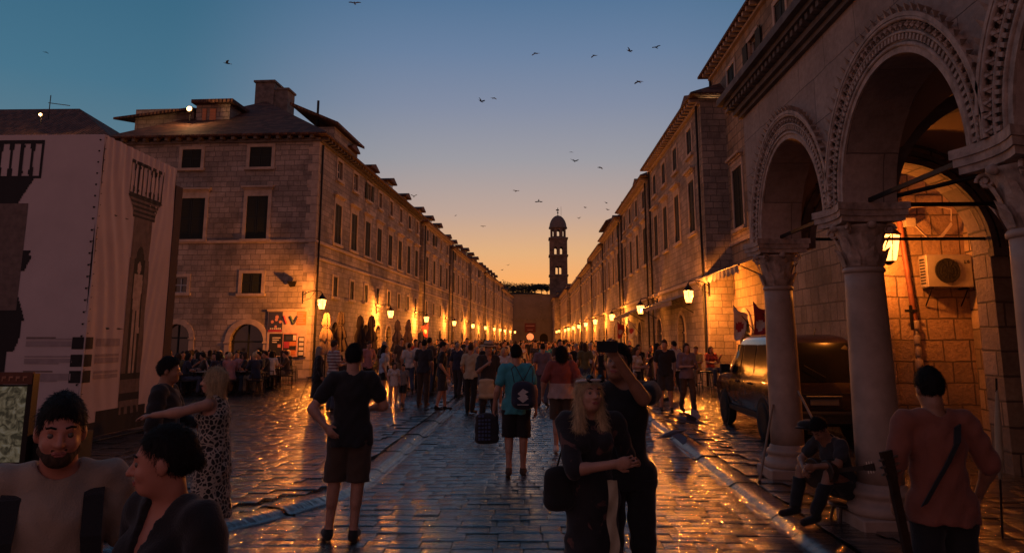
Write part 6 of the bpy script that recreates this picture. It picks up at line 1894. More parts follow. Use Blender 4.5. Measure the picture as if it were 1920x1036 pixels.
# poles leaning by the first column
for (a, c, lb) in (((1449, 758, 10.3), (1430, 868, 10.0), 'thin wooden pole leaning left of the first column'), ((1497, 733, 10.0), (1538, 812, 9.5), 'thin pale pole leaning right of the first column')):
    p0, p1 = P(*a), P(*c); q = p0 + (p1 - p0) * (p0.z / (p0.z - p1.z)); ob = empty('leaning_pole', tuple(q)); tag(ob, lb, 'pole')
    mb = MB(); mb.tube((0, 0, 0), tuple(p0 - q), .016, n=8); mb.build('shaft', [plain('pale_wood', (.28, .2, .14), .6)], ob); mb = MB(); d_ = (p0 - q).normalized(); mb.tube(tuple(d_ * .0), tuple(d_ * .05), .022, n=8); mb.build('rubber_tip', [K['black']], ob)
lb_ = P(1857, 800, 7.2); ob = empty('furled_paper', (lb_.x, 7.2, .0)); tag(ob, 'pale furled umbrella leaning at the pier on the far right', 'umbrella')
mb = MB(); mb.lathe([(.012, .55), (.035, .75), (.03, 1.05), (.01, 1.35)], n=8, T=Matrix.Rotation(.07, 4, 'Y')); mb.build('furled_canopy', [K['cream']], ob); mb = MB(); mb.tube((0, 0, 0), (.1, 0, 1.45), .01); mb.build('stick', [M['iron']], ob)
ob.name = 'furled_umbrella'
# 7 close man at left facing the camera
Jf = pose(head=(.0, -.05, 1.62), elL=(.26, .04, 1.16), wrL=(.24, -.08, .93), elR=(-.26, .04, 1.16), wrR=(-.24, -.08, .93), anL=(.1, -.22, .10), knL=(.1, -.15, .52), toL=(.12, -.38, .06), anR=(-.1, .2, .14), knR=(-.1, .02, .52), toR=(-.12, .06, .04))
b = make_person(Jf, dict(top=('tan', .7, .84, 'crew', .02), bottom=('trousers', 'denim', .95), hair=('short', 'hblack'), shoes='brown'), .0075, hr=(.12, .08, 0), bulk=1.08, skinm='skin_redlit')
xf, yf = gx(128, 2.6), 2.6
mf = place_person(b, xf, yf, .45, 1.61, 'close man in light t-shirt with backpack straps walking toward the viewer', z=.03)
F_ = Field([ell((0, -.052, -.085), (.045, .042, .036), .02), cap((-.05, -.02, -.06), (-.02, -.06, -.08), .022, None, .02), cap((.05, -.02, -.06), (.02, -.06, -.08), .022, None, .02), cap((-.02, -.083, -.05), (.02, -.083, -.05), .008, None, .01)], .006)
bd = link('beard', fmesh('beard', F_, K['hbrown']), mf); bd.location = Jf['head']; bd.rotation_euler = (.08, 0, .12)
bp_ = empty('backpack', (xf, yf, ground_z(xf, yf)), .45); bp_.scale = (.92,) * 3; tag(bp_, 'black backpack worn by the close man at the left', 'backpack')
F_ = Field([cap((0, .22, 1.05), (0, .22, 1.32), .16, .15, .03, V(0, 1, 0), .65)], .015); link('bag_body', fmesh('bag_body', F_, K['black']), bp_)
for s in (-1, 1):
    mb = MB(); pts = [(s * .12, .16, 1.42), (s * .125, .03, 1.475), (s * .13, -.085, 1.40), (s * .135, -.145, 1.27), (s * .15, -.13, 1.12), (s * .18, -.02, 1.02), (s * .14, .14, .98)]
    for p0, p1 in zip(pts[:-1], pts[1:]):
        mb.add([(p0[0] - .033, p0[1] - .008, p0[2]), (p0[0] + .033, p0[1] - .008, p0[2]), (p1[0] + .033, p1[1] - .008, p1[2]), (p1[0] - .033, p1[1] - .008, p1[2]), (p0[0] - .033, p0[1] + .008, p0[2]), (p0[0] + .033, p0[1] + .008, p0[2]), (p1[0] + .033, p1[1] + .008, p1[2]), (p1[0] - .033, p1[1] + .008, p1[2])],
               [(0, 3, 2, 1), (4, 5, 6, 7), (0, 1, 5, 4), (1, 2, 6, 5), (3, 0, 4, 7)])
    mb.build('strap', [K['black']], bp_)
# 8 close woman in profile
Jg = pose(head=(.0, -.04, 1.625), elL=(.26, .03, 1.15), wrL=(.25, -.06, .92), elR=(-.25, .03, 1.15), wrR=(-.24, -.06, .92), anL=(.1, .16, .12), toL=(.1, .02, .04), anR=(-.1, -.16, .085), toR=(-.1, -.32, .035), knR=(-.1, -.1, .52))
b = make_person(Jg, dict(top=('black', .6, .9, 'v', .01), bottom=('trousers', 'black', .95), hair=('bun', 'hblack'), shoes='black'), .0075, hr=(-.72, .05, 0), fem=True, bulk=1.08, skinm='skin_redlit')
xg, yg = gx(338, 2.42), 2.42
mw = place_person(b, xg, yg, -.55, 1.53, 'close woman in black v-neck top, dark hair tied back, looking left', z=.02)
er = empty('earring', (0, 0, 0)); 
# 9 blonde woman reaching out
Jb = pose(elL=(.20, -.26, 1.36), wrL=(.13, -.50, 1.33), elR=(-.22, .0, 1.15), wrR=(-.18, -.20, 1.05), head=(0, -.03, 1.62), shL=(.165, -.03, 1.42))
bpy.data.objects.remove(er)
b = make_person(Jb, dict(top=('leopard', 0, .42, 'tank', .025), topname='dress', flare=.22, hair=('bob', 'hblond'), shoes='black'), .009, hr=(0, -.05, 0), fem=True, bulk=1.1, curl=(.3, .5), palm=((0, 0, -1), None), skinm='skin')
place_person(b, gx(408, 6.3), 6.3, -PI / 2 + .15, 1.58, 'blonde woman in sleeveless black and cream dress reaching out an arm', z=.03)
Jd = pose(elL=(.22, -.10, 1.18), wrL=(.12, -.28, 1.12), elR=(-.24, .02, 1.15), wrR=(-.2, -.1, .95))
b = make_person(Jd, dict(top=('black', 1.9, .85, 'crew', .03), bottom=('trousers', 'black', .95), hair=('short', 'hblack'), shoes='black'), .012, hr=(0, 0, 0), bulk=1.15, skinm='skin2')
place_person(b, gx(313, 6.8), 6.8, PI / 2 + .2, 1.66, 'dark clothed man beside the wrapped column, facing the blonde woman', z=.03)

# ---- middle distance, each as in the photograph: (px, feet py, height, facing, pose, outfit...)
def sway(k, arms=0.0): 
    r = random.Random(k); j = lambda s=.03: r.uniform(-s, s); st = r.choice([0, .05, .12, .18])
    J = dict(elL=(.23 + abs(j()), .04 + j(), 1.15), wrL=(.24 + j(), -.05 + j(.08), .90 + abs(j())), elR=(-.23 - abs(j()), .04 + j(), 1.15), wrR=(-.24 + j(), -.05 + j(.08), .90 + abs(j())),
             knL=(.10, -.01 - st * .5, .51), anL=(.10 + j(), .03 - st, .085), toL=(.12 + j(), -.13 - st, .035), knR=(-.10, -.01 + st * .3, .51), anR=(-.10 + j(), .03 + st, .09 + st * .3), toR=(-.12 + j(), -.11 + st, .035), head=(j(.015), -.02 + j(.02), 1.625))
    if arms == 1: J.update(wrL=(.12, -.26, 1.20), elL=(.23, -.02, 1.14), wrR=(-.08, -.28, 1.16), elR=(-.23, -.02, 1.14))
    if arms == 2: J.update(elL=(.33, .08, 1.17), wrL=(.18, -.06, 1.02))
    if arms == 3: J.update(wrR=(-.12, -.24, 1.30), elR=(-.24, -.04, 1.16))
    return pose(**J)
MID = [
 (594, 768, 1.58, 2.0, sway(1, 0), dict(top=('black', 1.9, .32, 'crew', .03), flare=.22, topname='dress', hair=('bob', 'hgrey'), shoes='black'), True, 1.1, 'old woman in a long black dress with a walking stick near the corner'),
 (622, 772, 1.72, 2.4, sway(2, 1), dict(top=('stripes', .7, .88, 'crew', .01), bottom=('trousers', 'denim', .95), hair=('short', 'hbrown'), shoes='black'), False, 1.0, 'man in white striped t-shirt beside the old woman with the stick'),
 (716, 760, 1.62, 2.0, sway(3, 0), dict(top=('paleblue', .6, .90, 'crew', .01), bottom=('shorts', 'black', .45), hair=('long', 'hblack'), shoes='white'), True, .9, 'girl in pale blue top and very short dark shorts right of the man in black'),
 (737, 764, 1.15, .4, sway(4, 0), dict(top=('white', .6, .80, 'crew', .03), hair=('bob', 'hbrown'), shoes='white'), True, .95, 'small child in white t-shirt standing left of the other child'),
 (755, 762, 1.10, -.3, sway(5, 0), dict(top=('grey', .6, .86, 'crew', .03), bottom=('shorts', 'black', .9), hair=('short', 'hblack'), shoes='black'), False, .95, 'small child in grey t-shirt and black shorts, right of the two'),
 (793, 762, 1.75, 2.9, sway(6, 0), dict(top=('charcoal', .7, .87, 'crew', .015), bottom=('trousers', 'brown', .95), hair=('short', 'hblack'), shoes='brown'), False, 1.05, 'man in charcoal t-shirt and long trousers left of the man in shorts'),
 (828, 766, 1.76, 1.8, sway(7, 0), dict(top=('black', .65, .87, 'crew', .012), bottom=('shorts', 'charcoal', .95), hair=('short', 'hblack'), shoes='black'), False, 1.05, 'man in black t-shirt and dark shorts at the left gutter stones'),
 (882, 770, 1.72, PI - .3, sway(8, 0), dict(top=('cream', .7, .86, 'crew', .012), bottom=('trousers', 'black', .95), hair=('short', 'hbrown'), shoes='black'), False, .98, 'man in yellowish shirt and black trousers walking away on the left'),
 (915, 800, 1.74, .35, sway(9, 3), dict(top=('charcoal', .8, .86, 'v', .02), bottom=('trousers', 'charcoal', .95), hair=('short', 'hbrown'), hat='straw', shoes='brown'), False, 1.05, 'man in straw hat and dark open shirt looking down'),
 (1250, 772, 1.76, -.3, sway(10, 0), dict(top=('black', .65, .87, 'crew', .015), bottom=('shorts', 'charcoal', .95), hair=('short', 'hbrown'), shoes='black'), False, 1.08, 'man in black t-shirt and shorts standing right of the right gutter'),
 (1291, 774, 1.68, .2, sway(11, 1), dict(top=('mauve', 1.0, .85, 'crew', .03), bottom=('trousers', 'brown', .95), hair=('long', 'hbrown'), shoes='black'), True, 1.0, 'woman in mauve top with folded arms, looking at her phone on the right'),
 (1268, 750, 1.72, PI + .6, sway(12, 0), dict(top=('white', .8, .86, 'crew', .03), bottom=('trousers', 'charcoal', .95), hair=('short', 'hblack'), shoes='black'), False, 1.05, 'person in bright white shirt between the two dark figures on the right'),
 (1236, 752, 1.66, 1.2, sway(13, 0), dict(top=('floral', .0, .5, 'tank', .01), topname='dress', flare=.2, hair=('long', 'hblack'), shoes='black'), True, .95, 'woman in dark floral dress just left of the man in black shorts'),
 (1196, 758, 1.62, .9, sway(14, 1), dict(top=('white', .3, .95, 'crew', .0), bottom=('skirt', 'black', .55), hair=('long', 'hbrown'), shoes='black'), True, .9, 'young woman in white top and black skirt near the selfie couple'),
 (945, 760, 1.60, .1, sway(15, 0), dict(top=('white', .5, .86, 'crew', .0), bottom=('shorts', 'denim', .6), hair=('long', 'hblond'), shoes='white'), True, .95, 'blonde woman in white top partly hidden left of the teal man'),
 (1018, 760, 1.70, PI, sway(16, 0), dict(top=('mauve', .6, .87, 'crew', .01), bottom=('trousers', 'denim', .95), hair=('short', 'hblack'), shoes='black'), False, 1.0, 'man in mauve shirt walking away between teal man and red top'),
 (688, 742, 1.70, .8, sway(17, 2), dict(top=('pink', .6, .87, 'crew', .01), bottom=('trousers', 'black', .95), hair=('short', 'hbrown'), shoes='black'), False, 1.0, 'man in pink shirt behind the man in black, hand on hip'),
 (858, 742, 1.70, 2.7, sway(18, 0), dict(top=('navy', .8, .87, 'crew', .01), bottom=('trousers', 'charcoal', .95), hair=('short', 'hgrey'), shoes='black'), False, 1.1, 'grey haired man in navy shirt left of the yellowish shirt'),
]
def mid_person(t, h=.016):
    px, py, ht, rz, J, o, fem, bulk, lb = t
    p = G(px, py, .03); b = make_person(J, o, h, fem=fem, bulk=bulk, skinm='skin', hr=(0, .1, 0)); return place_person(b, p.x, p.y, rz, ht, lb, z=.04), p
for t in MID:
    ob, p = mid_person(t)
    if 'walking stick' in t[8]:
        c_ = empty('walking_stick', (p.x - .35, p.y - .1, .03)); tag(c_, 'thin walking stick of the old woman in black', 'walking stick'); mb = MB(); mb.tube((-.12, -.05, 0), (.12, .05, .82), .011); mb.build('shaft', [M['dk_wood']], c_); mb = MB(); mb.tube((.06, .03, .82), (.18, .08, .82), .014); mb.build('handle', [M['dk_wood']], c_)
    if 'straw hat' in t[8]:
        soft_bag('tote_bag', (p.x - .02, p.y - .28, .62), .1, .34, .10, .40, 'cream', 'pale cream tote bag held by the man in the straw hat', 'bag', handles=[(-.08, 0, .38), (-.05, .05, .62), (.05, .05, .62), (.08, 0, .38)])
# ================================================================== the parked van beside the first column
M['paint'] = plain('dark_maroon_car_paint', (.018, .010, .010), .25, noise=.1, coat=1.0)
M['tyre'] = plain('tyre_rubber', (.012, .012, .012), .85); M['rim'] = plain('dull_alloy', (.18, .17, .16), .4, metal=.9)
M['tail'] = plain('tail_light_red', (.20, .01, .01), .2, coat=1.0); M['plate'] = plain('number_plate', (.12, .11, .10), .5)
ZR = [(.30, .10, 4.22, .74), (.42, .02, 4.30, .79), (.62, .0, 4.33, .81), (.85, .0, 4.28, .81), (1.00, .02, 4.05, .80), (1.07, .05, 3.30, .785), (1.30, .12, 3.10, .75), (1.60, .22, 2.78, .69), (1.74, .30, 2.60, .655), (1.81, .42, 2.42, .60), (1.85, .65, 2.15, .50)]
def van_at(z):
    zs = [r[0] for r in ZR]; return [float(np.interp(z, zs, [r[k] for r in ZR])) for k in (1, 2, 3)]
def van():
    root = empty('parked_van', (4.93, 13.05, .05), .0); tag(root, 'dark parked van with big rear window standing behind the first column', 'van')
    mb = MB(); N = 32; vs = []
    def ringpts(yr, yf, w, rc):
        pts = []; 
        for cx, cy, a0 in ((w - rc, yf - rc * 1.3, 0), (-w + rc, yf - rc * 1.3, PI / 2), (-w + rc, yr + rc, PI), (w - rc, yr + rc, 1.5 * PI)):
            for k in range(8):
                a = a0 + PI / 2 * k / 7; ry = rc * (1.3 if a0 < PI * .9 else 1); pts.append((cx + rc * math.cos(a), cy + ry * math.sin(a)))
        return pts
    for z, yr, yf, w in ZR: vs += [(x, y, z) for x, y in ringpts(yr, yf, w, .16)]
    fs = [(k * N + j, k * N + (j + 1) % N, (k + 1) * N + (j + 1) % N, (k + 1) * N + j) for k in range(len(ZR) - 1) for j in range(N)]
    mb.add(vs, fs, 0, True); mb.add(vs[-N:], [tuple(range(N))], 0, False); mb.add(vs[:N], [tuple(range(N - 1, -1, -1))], 0, False)
    mb.build('body', [M['paint']], root)
    def side_panel(s, ya, yb, za, zb, slant=0.0, off=.008, m=None):
        p = MB(); n = 5; vs = []
        for j in range(n + 1):
            z = za + (zb - za) * j / n; yr, yf, w = van_at(z)
            for i in range(4): vs.append((s * (w + off), ya + (yb - ya) * i / 3 + slant * (z - za) * (1 if i == 3 else 0), z))
        f_ = [(4 * j + i, 4 * j + i + 1, 4 * j + i + 5, 4 * j + i + 4) for j in range(n) for i in range(3)]
        p.add(vs, f_ if s > 0 else [tuple(reversed(q)) for q in f_], 0, True); return p
    for s in (-1, 1):
        for ya, yb, sl in ((.50, 1.28, 0), (1.36, 2.16, 0), (2.24, 2.86, -.75)):
            side_panel(s, ya, yb, 1.10, 1.66, sl).build('side_window', [M['glass_dark']], root)
        p = MB()
        for y in (1.32, 2.20, 3.05):
            for za, zb in ((.45, .75), (.75, 1.05)):
                _, _, w0 = van_at(za); _, _, w1 = van_at(zb); p.add([(s * (w0 + .004), y - .006, za), (s * (w0 + .004), y + .006, za), (s * (w1 + .004), y + .006, zb), (s * (w1 + .004), y - .006, zb)], [(0, 1, 2, 3)])
        p.build('door_seam', [M['tyre']], root)
        p = MB(); _, _, w = van_at(.5); p.bevbox(*sorted((s * (w - .02), s * (w + .02))), .9, 3.4, .34, .44, .008); p.build('side_skirt', [M['tyre']], root)
        p = MB(); _, _, w = van_at(.92)
        for y in (1.42, 2.3): p.bevbox(*sorted((s * (w - .01), s * (w + .03))), y, y + .16, .92, .955, .006)
        p.build('door_handle', [M['tyre']], root)
        p = MB(); p.bevbox(*sorted((s * .80, s * 1.00)), 2.92, 3.02, 1.08, 1.26, .02); p.build('mirror', [M['tyre']], root)
        p = MB(); p.bevbox(*sorted((s * .66, s * .80)), -.015, .12, .86, 1.22, .012); p.build('tail_light', [M['tail']], root)
        p = MB(); p.bevbox(*sorted((s * .45, s * .72)), 4.12, 4.31, .72, .86, .015); p.build('headlight', [M['glass_dark']], root)
        for y in (.78, 3.48):
            a = MB(); a.tube((s * .72, y, .34), (s * .818, y, .34), .385, n=28); a.build('wheel_arch', [M['tyre']], root)
            w = MB(); T = Matrix.Translation((s * .745, y, .325)) @ Matrix.Rotation(PI / 2, 4, 'Y')
            w.lathe([(.2, -.1), (.30, -.1), (.325, -.07), (.325, .07), (.30, .1), (.2, .1)], n=28, T=T); wo = w.build('wheel', [M['tyre']], root)
            r_ = MB(); r_.lathe([(.03, -.085), (.20, -.085), (.21, -.09), (.21, .09), (.20, .095), (.03, .09)], n=20, T=T); r_.build('rim', [M['rim']], wo)
    # rear window, hatch lines, plate, bumper
    def rear_panel(hw, za, zb, off=.01):
        p = MB(); n = 5; vs = []
        for j in range(n + 1):
            z = za + (zb - za) * j / n; yr, yf, w = van_at(z)
            for i in range(6): x = (-1 + 2 * i / 5) * (min(hw, w - .10)); vs.append((x, yr - off + .02 * (abs(x) / w) ** 4, z))
        p.add(vs, [(6 * j + i, 6 * j + i + 1, 6 * j + i + 7, 6 * j + i + 6) for j in range(n) for i in range(5)], 0, True); return p
    rear_panel(.62, 1.04, 1.70).build('rear_window', [M['glass_dark']], root)
    p = MB(); p.box(-.64, .64, -.004, .04, .40, .405); p.box(-.64, .64, -.012, .04, .83, .85); p.build('hatch_seam', [M['tyre']], root)
    p = MB(); p.bevbox(-.78, .78, -.10, .10, .34, .56, .03); p.box(-.7, .7, -.104, -.10, .50, .515, 0); p.build('rear_bumper', [M['tyre']], root)
    p = MB(); p.bevbox(-.24, .24, -.012, .0, .66, .76, .003); p.build('number_plate', [M['plate']], root)
    p = MB(); p.box(-.5, .0, .0, .0, 0, 0) if False else p.bevbox(-.30, .30, -.03, .01, .79, .815, .004); p.build('plate_light_bar', [M['rim']], root)
    p = MB(); n = 5; vs = []
    for j in range(n + 1):
        z = 1.12 + .55 * j / n; yr, yf, w = van_at(z)
        for i in range(6): x = (-1 + 2 * i / 5) * (w - .12); vs.append((x, yf + .012 - .03 * (abs(x) / w) ** 3, z))
    p.add(vs, [(6 * j + i + 6, 6 * j + i + 7, 6 * j + i + 1, 6 * j + i) for j in range(n) for i in range(5)], 0, True); p.build('windscreen', [M['glass_dark']], root)
    p = MB(); p.tube((0, .3, 1.80), (0, .18, 1.95), .006, n=4); p.build('aerial', [M['iron']], root)
    p = MB(); p.tube((.05, -.005, 1.12), (-.28, .06, 1.32), .008, n=4); p.build('wiper', [M['iron']], root)
van()
# ================================================================== furniture of the terraces
M['rattan'] = plain('dark_rattan', (.025, .018, .014), .7, noise=.4, scale=60, bump=.5); M['tabletop'] = plain('pale_tabletop', (.30, .26, .22), .4)
def make_chair():
    r = empty('cafe_chair', (0, 0, 0))
    m = MB(); m.bevbox(-.22, .22, -.22, .22, .43, .47, .015); m.build('seat', [M['rattan']], r)
    m = MB(); m.bevbox(-.21, .21, .20, .235, .50, .86, .012, T=Matrix.Rotation(-.12, 4, 'X')); m.build('backrest', [M['rattan']], r)
    for s in (-1, 1):
        m = MB(); m.tube((s * .20, .20, 0), (s * .20, .23, .80), .014, n=6); m.build('leg', [M['iron']], r)
        m = MB(); m.tube((s * .20, -.20, 0), (s * .20, -.20, .66), .014, n=6); m.build('leg', [M['iron']], r)
        m = MB(); m.bevbox(*sorted((s * .18, s * .225)), -.22, .2, .65, .68, .008); m.build('armrest', [M['rattan']], r)
    return r
def make_table():
    r = empty('cafe_table', (0, 0, 0))
    m = MB(); m.bevbox(-.35, .35, -.35, .35, .72, .75, .008); m.build('tabletop', [M['tabletop']], r)
    m = MB(); m.tube((0, 0, .03), (0, 0, .72), .03, n=8); m.build('pedestal', [M['iron']], r)
    m = MB(); m.bevbox(-.22, .22, -.03, .03, 0, .03, .006); m.bevbox(-.03, .03, -.22, .22, .0305, .05, .006); m.build('foot', [M['iron']], r)
    return r
def make_stool():
    r = empty('high_stool', (0, 0, 0))
    m = MB(); m.bevbox(-.17, .17, -.17, .17, .74, .77, .01); m.build('seat', [M['stool_green']], r)
    for sx in (-1, 1):
        for sy in (-1, 1):
            m = MB(); m.tube((sx * .14, sy * .14, .74), (sx * .21, sy * .21, 0), .014, n=5); m.build('leg', [M['stool_green']], r)
    m = MB()
    for a, b in (((-.18, -.18), (.18, -.18)), ((.18, -.18), (.18, .18)), ((.18, .18), (-.18, .18)), ((-.18, .18), (-.18, -.18))): m.tube((*a, .28), (*b, .28), .01, n=5)
    m.build('footrest', [M['stool_green']], r); return r
M['stool_green'] = plain('green_grey_metal', (.07, .10, .085), .4, metal=.5)
chair0, table0, stool0 = make_chair(), make_table(), make_stool()
_used = set()
def put(proto, x, y, rz, label, cat, group, z=.05):
    o = proto if proto not in _used else copy_tree(proto); _used.add(proto)
    o.location = (x, y, z); o.rotation_euler = (0, 0, rz); tag(o, label, cat, group); return o

# ================================================================== seated guests (own variants)
def seated(k, arms):
    r = random.Random(k); j = lambda s=.03: r.uniform(-s, s)
    return pose(head=(j(), -.05, 1.22), neck=(0, -.01, 1.08), chest=(0, .02, .92), waist=(0, .04, .70), pelvis=(0, .04, .57), shL=(.17, .0, 1.04), shR=(-.17, .0, 1.04),
                elL=(.23, -.10, .80), wrL=(.14 + j(), -.33, .80 + (.2 if arms else 0)), elR=(-.23, -.10, .80), wrR=(-.12 + j(), -.33, .78), hipL=(.09, .02, .53), hipR=(-.09, .02, .53), knL=(.13, -.40, .54), knR=(-.13, -.40, .54),
                anL=(.13, -.42, .10), anR=(-.12, -.36, .10), toL=(.14, -.56, .04), toR=(-.13, -.50, .04))
SV = []
for k, (o, fem) in enumerate([(dict(top=('charcoal', .8, .5, 'crew', .01), bottom=('trousers', 'black', .9), hair=('short', 'hblack'), shoes='black'), False),
                              (dict(top=('white', .7, .5, 'crew', .01), bottom=('trousers', 'denim', .9), hair=('long', 'hbrown'), shoes='black'), True),
                              (dict(top=('navy', .8, .5, 'crew', .01), bottom=('trousers', 'khaki', .9), hair=('short', 'hbrown'), shoes='black'), False),
                              (dict(top=('red', .7, .5, 'crew', .01), bottom=('trousers', 'black', .9), hair=('bob', 'hblond'), shoes='black'), True)]):
    SV.append((make_person(seated(k, k % 2), o, .024, fem=fem, hr=(.3 * (k - 1.5), .05, 0)), o))
COLS = ['black', 'charcoal', 'navy', 'white', 'grey', 'teal', 'rust', 'cream', 'olive', 'red', 'blue', 'paleblue', 'pink', 'khaki', 'mauve', 'yellow']
CN = dict(paleblue='pale blue', rust='rust red', hblack='black', hbrown='brown', hblond='blonde', hgrey='grey')
cn = lambda c: CN.get(c, c)
rnd = random.Random(21)
NUM = ['first', 'second', 'third', 'fourth', 'fifth', 'sixth', 'seventh', 'eighth', 'ninth', 'tenth']
def terrace(tabs, rowname, grp, wear, dark=.6):
    used = set()
    for ti, (px, Y, n) in enumerate(tabs):
        x = gx(px, Y); put(table0, x, Y, rnd.uniform(-.1, .1), f'square cafe table, {NUM[ti]} from left, {rowname}', 'table', 'tables ' + grp)
        for q in range(n):
            a = rnd.uniform(-.2, .2) + q * 2 * PI / n + ti; r = .62
            cx, cy = x + r * math.sin(a), Y - r * math.cos(a)
            side = ('near', 'right', 'far', 'left')[int(((a % (2 * PI)) / (PI / 2)) + .5) % 4]
            key = (ti, side); sfx = '' if key not in used else ' corner'; used.add(key)
            put(chair0, cx, cy, a, f'rattan chair, {side}{sfx} side of {NUM[ti]} table, {rowname}', 'chair', 'chairs ' + grp)
            a += PI
            if rnd.random() < .88:
                v, o = rnd.choice(SV); c = rnd.choice(['black', 'charcoal', 'navy', 'olive', 'brown'] if rnd.random() < dark else COLS); hc = rnd.choice(['hblack', 'hbrown', 'hblond', 'hblack'])
                place_person(v, cx + .05 * math.sin(a), cy, a - PI + PI + (0), 1.75, f'{cn(hc)} haired guest in {cn(c)}, {side}{sfx} side of {NUM[ti]} table, {rowname}', 'guests ' + grp, z=.02, recolor=dict(shirt=c, hair=hc))
T1 = [(318, 27.6, 3), (352, 26.4, 4), (394, 26.2, 3), (430, 27.0, 4), (466, 26.6, 3), (505, 27.6, 4)]
T2 = [(330, 30.6, 3), (378, 29.8, 4), (425, 30.4, 3), (470, 31.0, 3), (515, 31.0, 4)]
terrace([(345, 24.6, 3), (385, 24.4, 3), (425, 24.8, 4), (465, 24.9, 3)], 'front row, corner terrace', 'on the corner terrace', None, .85)
terrace(T1, 'near row, corner terrace', 'on the corner terrace', None, .75)
terrace(T2, 'far row, corner terrace', 'on the corner terrace', None, .6)
terrace([(648, 32, 3), (684, 35, 3), (722, 38.5, 3), (756, 42, 3), (786, 47, 3)], 'under the closed parasols', 'under the closed parasols', None, .4)
terrace([(1222, 33, 3), (1198, 38, 3), (1178, 44, 3)], 'by the right houses', 'by the right houses', None, .5)
for i, (px, Y) in enumerate([(1324, 24.5), (1302, 26.5), (1268, 27.5)]):
    put(stool0, gx(px, Y), Y, .3 * i, ['green metal high stool nearest the alley corner', 'green metal high stool behind the woman in mauve', 'green metal high stool farthest from the alley corner'][i], 'stool', 'high stools on the right')
for i, (px, Y, c) in enumerate([(1306, 26.0, 'yellow'), (1334, 26.2, 'red')]):
    v, o = SV[2 - i]; place_person(v, gx(px, Y), Y, -.6 + i, 1.75, f'seated guest in {c} top by the high stools, ' + ('left' if i == 0 else 'right') + ' of the two', 'guests by the high stools', z=.25, recolor=dict(shirt=c))

# ================================================================== standing and walking crowd
CV = []
specs = [(dict(top=('black', .7, .87, 'crew', .01), bottom=('trousers', 'denim', .95), hair=('short', 'hblack'), shoes='black'), False, 1.0, 'trousers'),
         (dict(top=('white', .6, .9, 'crew', .0), bottom=('shorts', 'denim', .6), hair=('long', 'hbrown'), shoes='white'), True, .95, 'shorts'),
         (dict(top=('grey', .7, .87, 'crew', .02), bottom=('shorts', 'khaki', .95), hair=('short', 'hbrown'), shoes='white'), False, 1.08, 'shorts'),
         (dict(top=('navy', .3, .42, 'crew', .0), topname='dress', flare=.22, hair=('longback', 'hblack'), shoes='black'), True, .95, 'dress'),
         (dict(top=('rust', 1.9, .86, 'crew', .02), bottom=('trousers', 'black', .95), hair=('bob', 'hblond'), shoes='black'), True, 1.0, 'trousers'),
         (dict(top=('blue', .7, .87, 'crew', .01), bottom=('trousers', 'khaki', .95), hair=('short', 'hgrey'), shoes='brown'), False, 1.12, 'trousers'),
         (dict(top=('pink', .0, .92, 'tank', .0), bottom=('skirt', 'charcoal', .5), hair=('pony', 'hbrown'), shoes='black'), True, .92, 'skirt'),
         (dict(top=('olive', .7, .87, 'crew', .01), bottom=('shorts', 'black', .95), hair=('short', 'hblack'), shoes='black'), False, 1.0, 'shorts')]
for k, (o, fem, bk, kind) in enumerate(specs):
    for arm in ((0, 3) if k % 2 == 0 else (0,)):
        CV.append((make_person(sway(40 + k * 3 + arm, arm), o, .026, fem=fem, bulk=bk), o, kind, fem))
ZN = ['before the lanterns', 'by nearest left lantern', 'by second left lantern', 'by third left lantern', 'by fourth left lantern', 'by fifth left lantern', 'by sixth left lantern']
BN = ['left house fronts', 'left side', 'left gutter', 'mid street', 'right gutter', 'right house fronts']
placed = [(o.location.x, o.location.y) for o in bpy.data.objects if o.get('category') == 'person']
labels = set()
def free(x, y, r): return all((x - a) ** 2 + (y - b) ** 2 > r * r for a, b in placed)
N_, tries = 0, 0
while N_ < 292 and tries < 20000:
    tries += 1
    t = rnd.random(); Y = 23.8 + 78 * t ** 1.55
    xl, xr = XL(Y) + 1.6, XR(Y) - 1.3
    if Y < 46: xl = XL(Y) + 4.6
    if Y < 30: xl = max(xl, -5.2)
    if Y < 27: xr = 3.4
    x = rnd.uniform(xl, xr)
    if 23 < Y < 36 and abs(x) < .4: continue
    if not free(x, Y, .5): continue
    (bl, o, kind, fem) = rnd.choice(CV)
    c = rnd.choice(COLS if rnd.random() < .3 else ['black', 'charcoal', 'navy', 'black', 'white', 'brown']); hc = rnd.choice(['hblack', 'hbrown', 'hbrown', 'hblond', 'hgrey']) if fem else rnd.choice(['hblack', 'hblack', 'hbrown', 'hgrey'])
    away = rnd.random() < .5; rz = (PI if away else 0) + rnd.uniform(-.8, .8)
    if Y > 78: lb = f'tiny figure in {cn(c)}, {BN[min(5, int((x - XL(Y)) / (XR(Y) - XL(Y)) * 6))]}, packed crowd at the far end'; grp = 'far crowd at the end of the street'
    else:
        zi = min(6, max(0, int((Y - 25) / 8.6))); wid = (x - XL(Y)) / (XR(Y) - XL(Y)); bi = min(5, int(wid * 6))
        lb = f'person in {cn(c)} ' + (f'dress' if kind == 'dress' else f'top and {kind}') + f', {cn(hc)} hair, {BN[bi]}, {ZN[zi]}'; grp = 'crowd strolling along the street'
        if lb in labels: continue
        labels.add(lb)
    top_part = 'dress' if kind == 'dress' else 'shirt'
    place_person(bl, x, Y, rz, rnd.uniform(1.55, 1.83) if not fem else rnd.uniform(1.5, 1.72), lb, grp, z=.03, recolor={top_part: c, 'hair': hc, 'skin': rnd.choice(['skin', 'skin2', 'skin'])})
    placed.append((x, Y)); N_ += 1
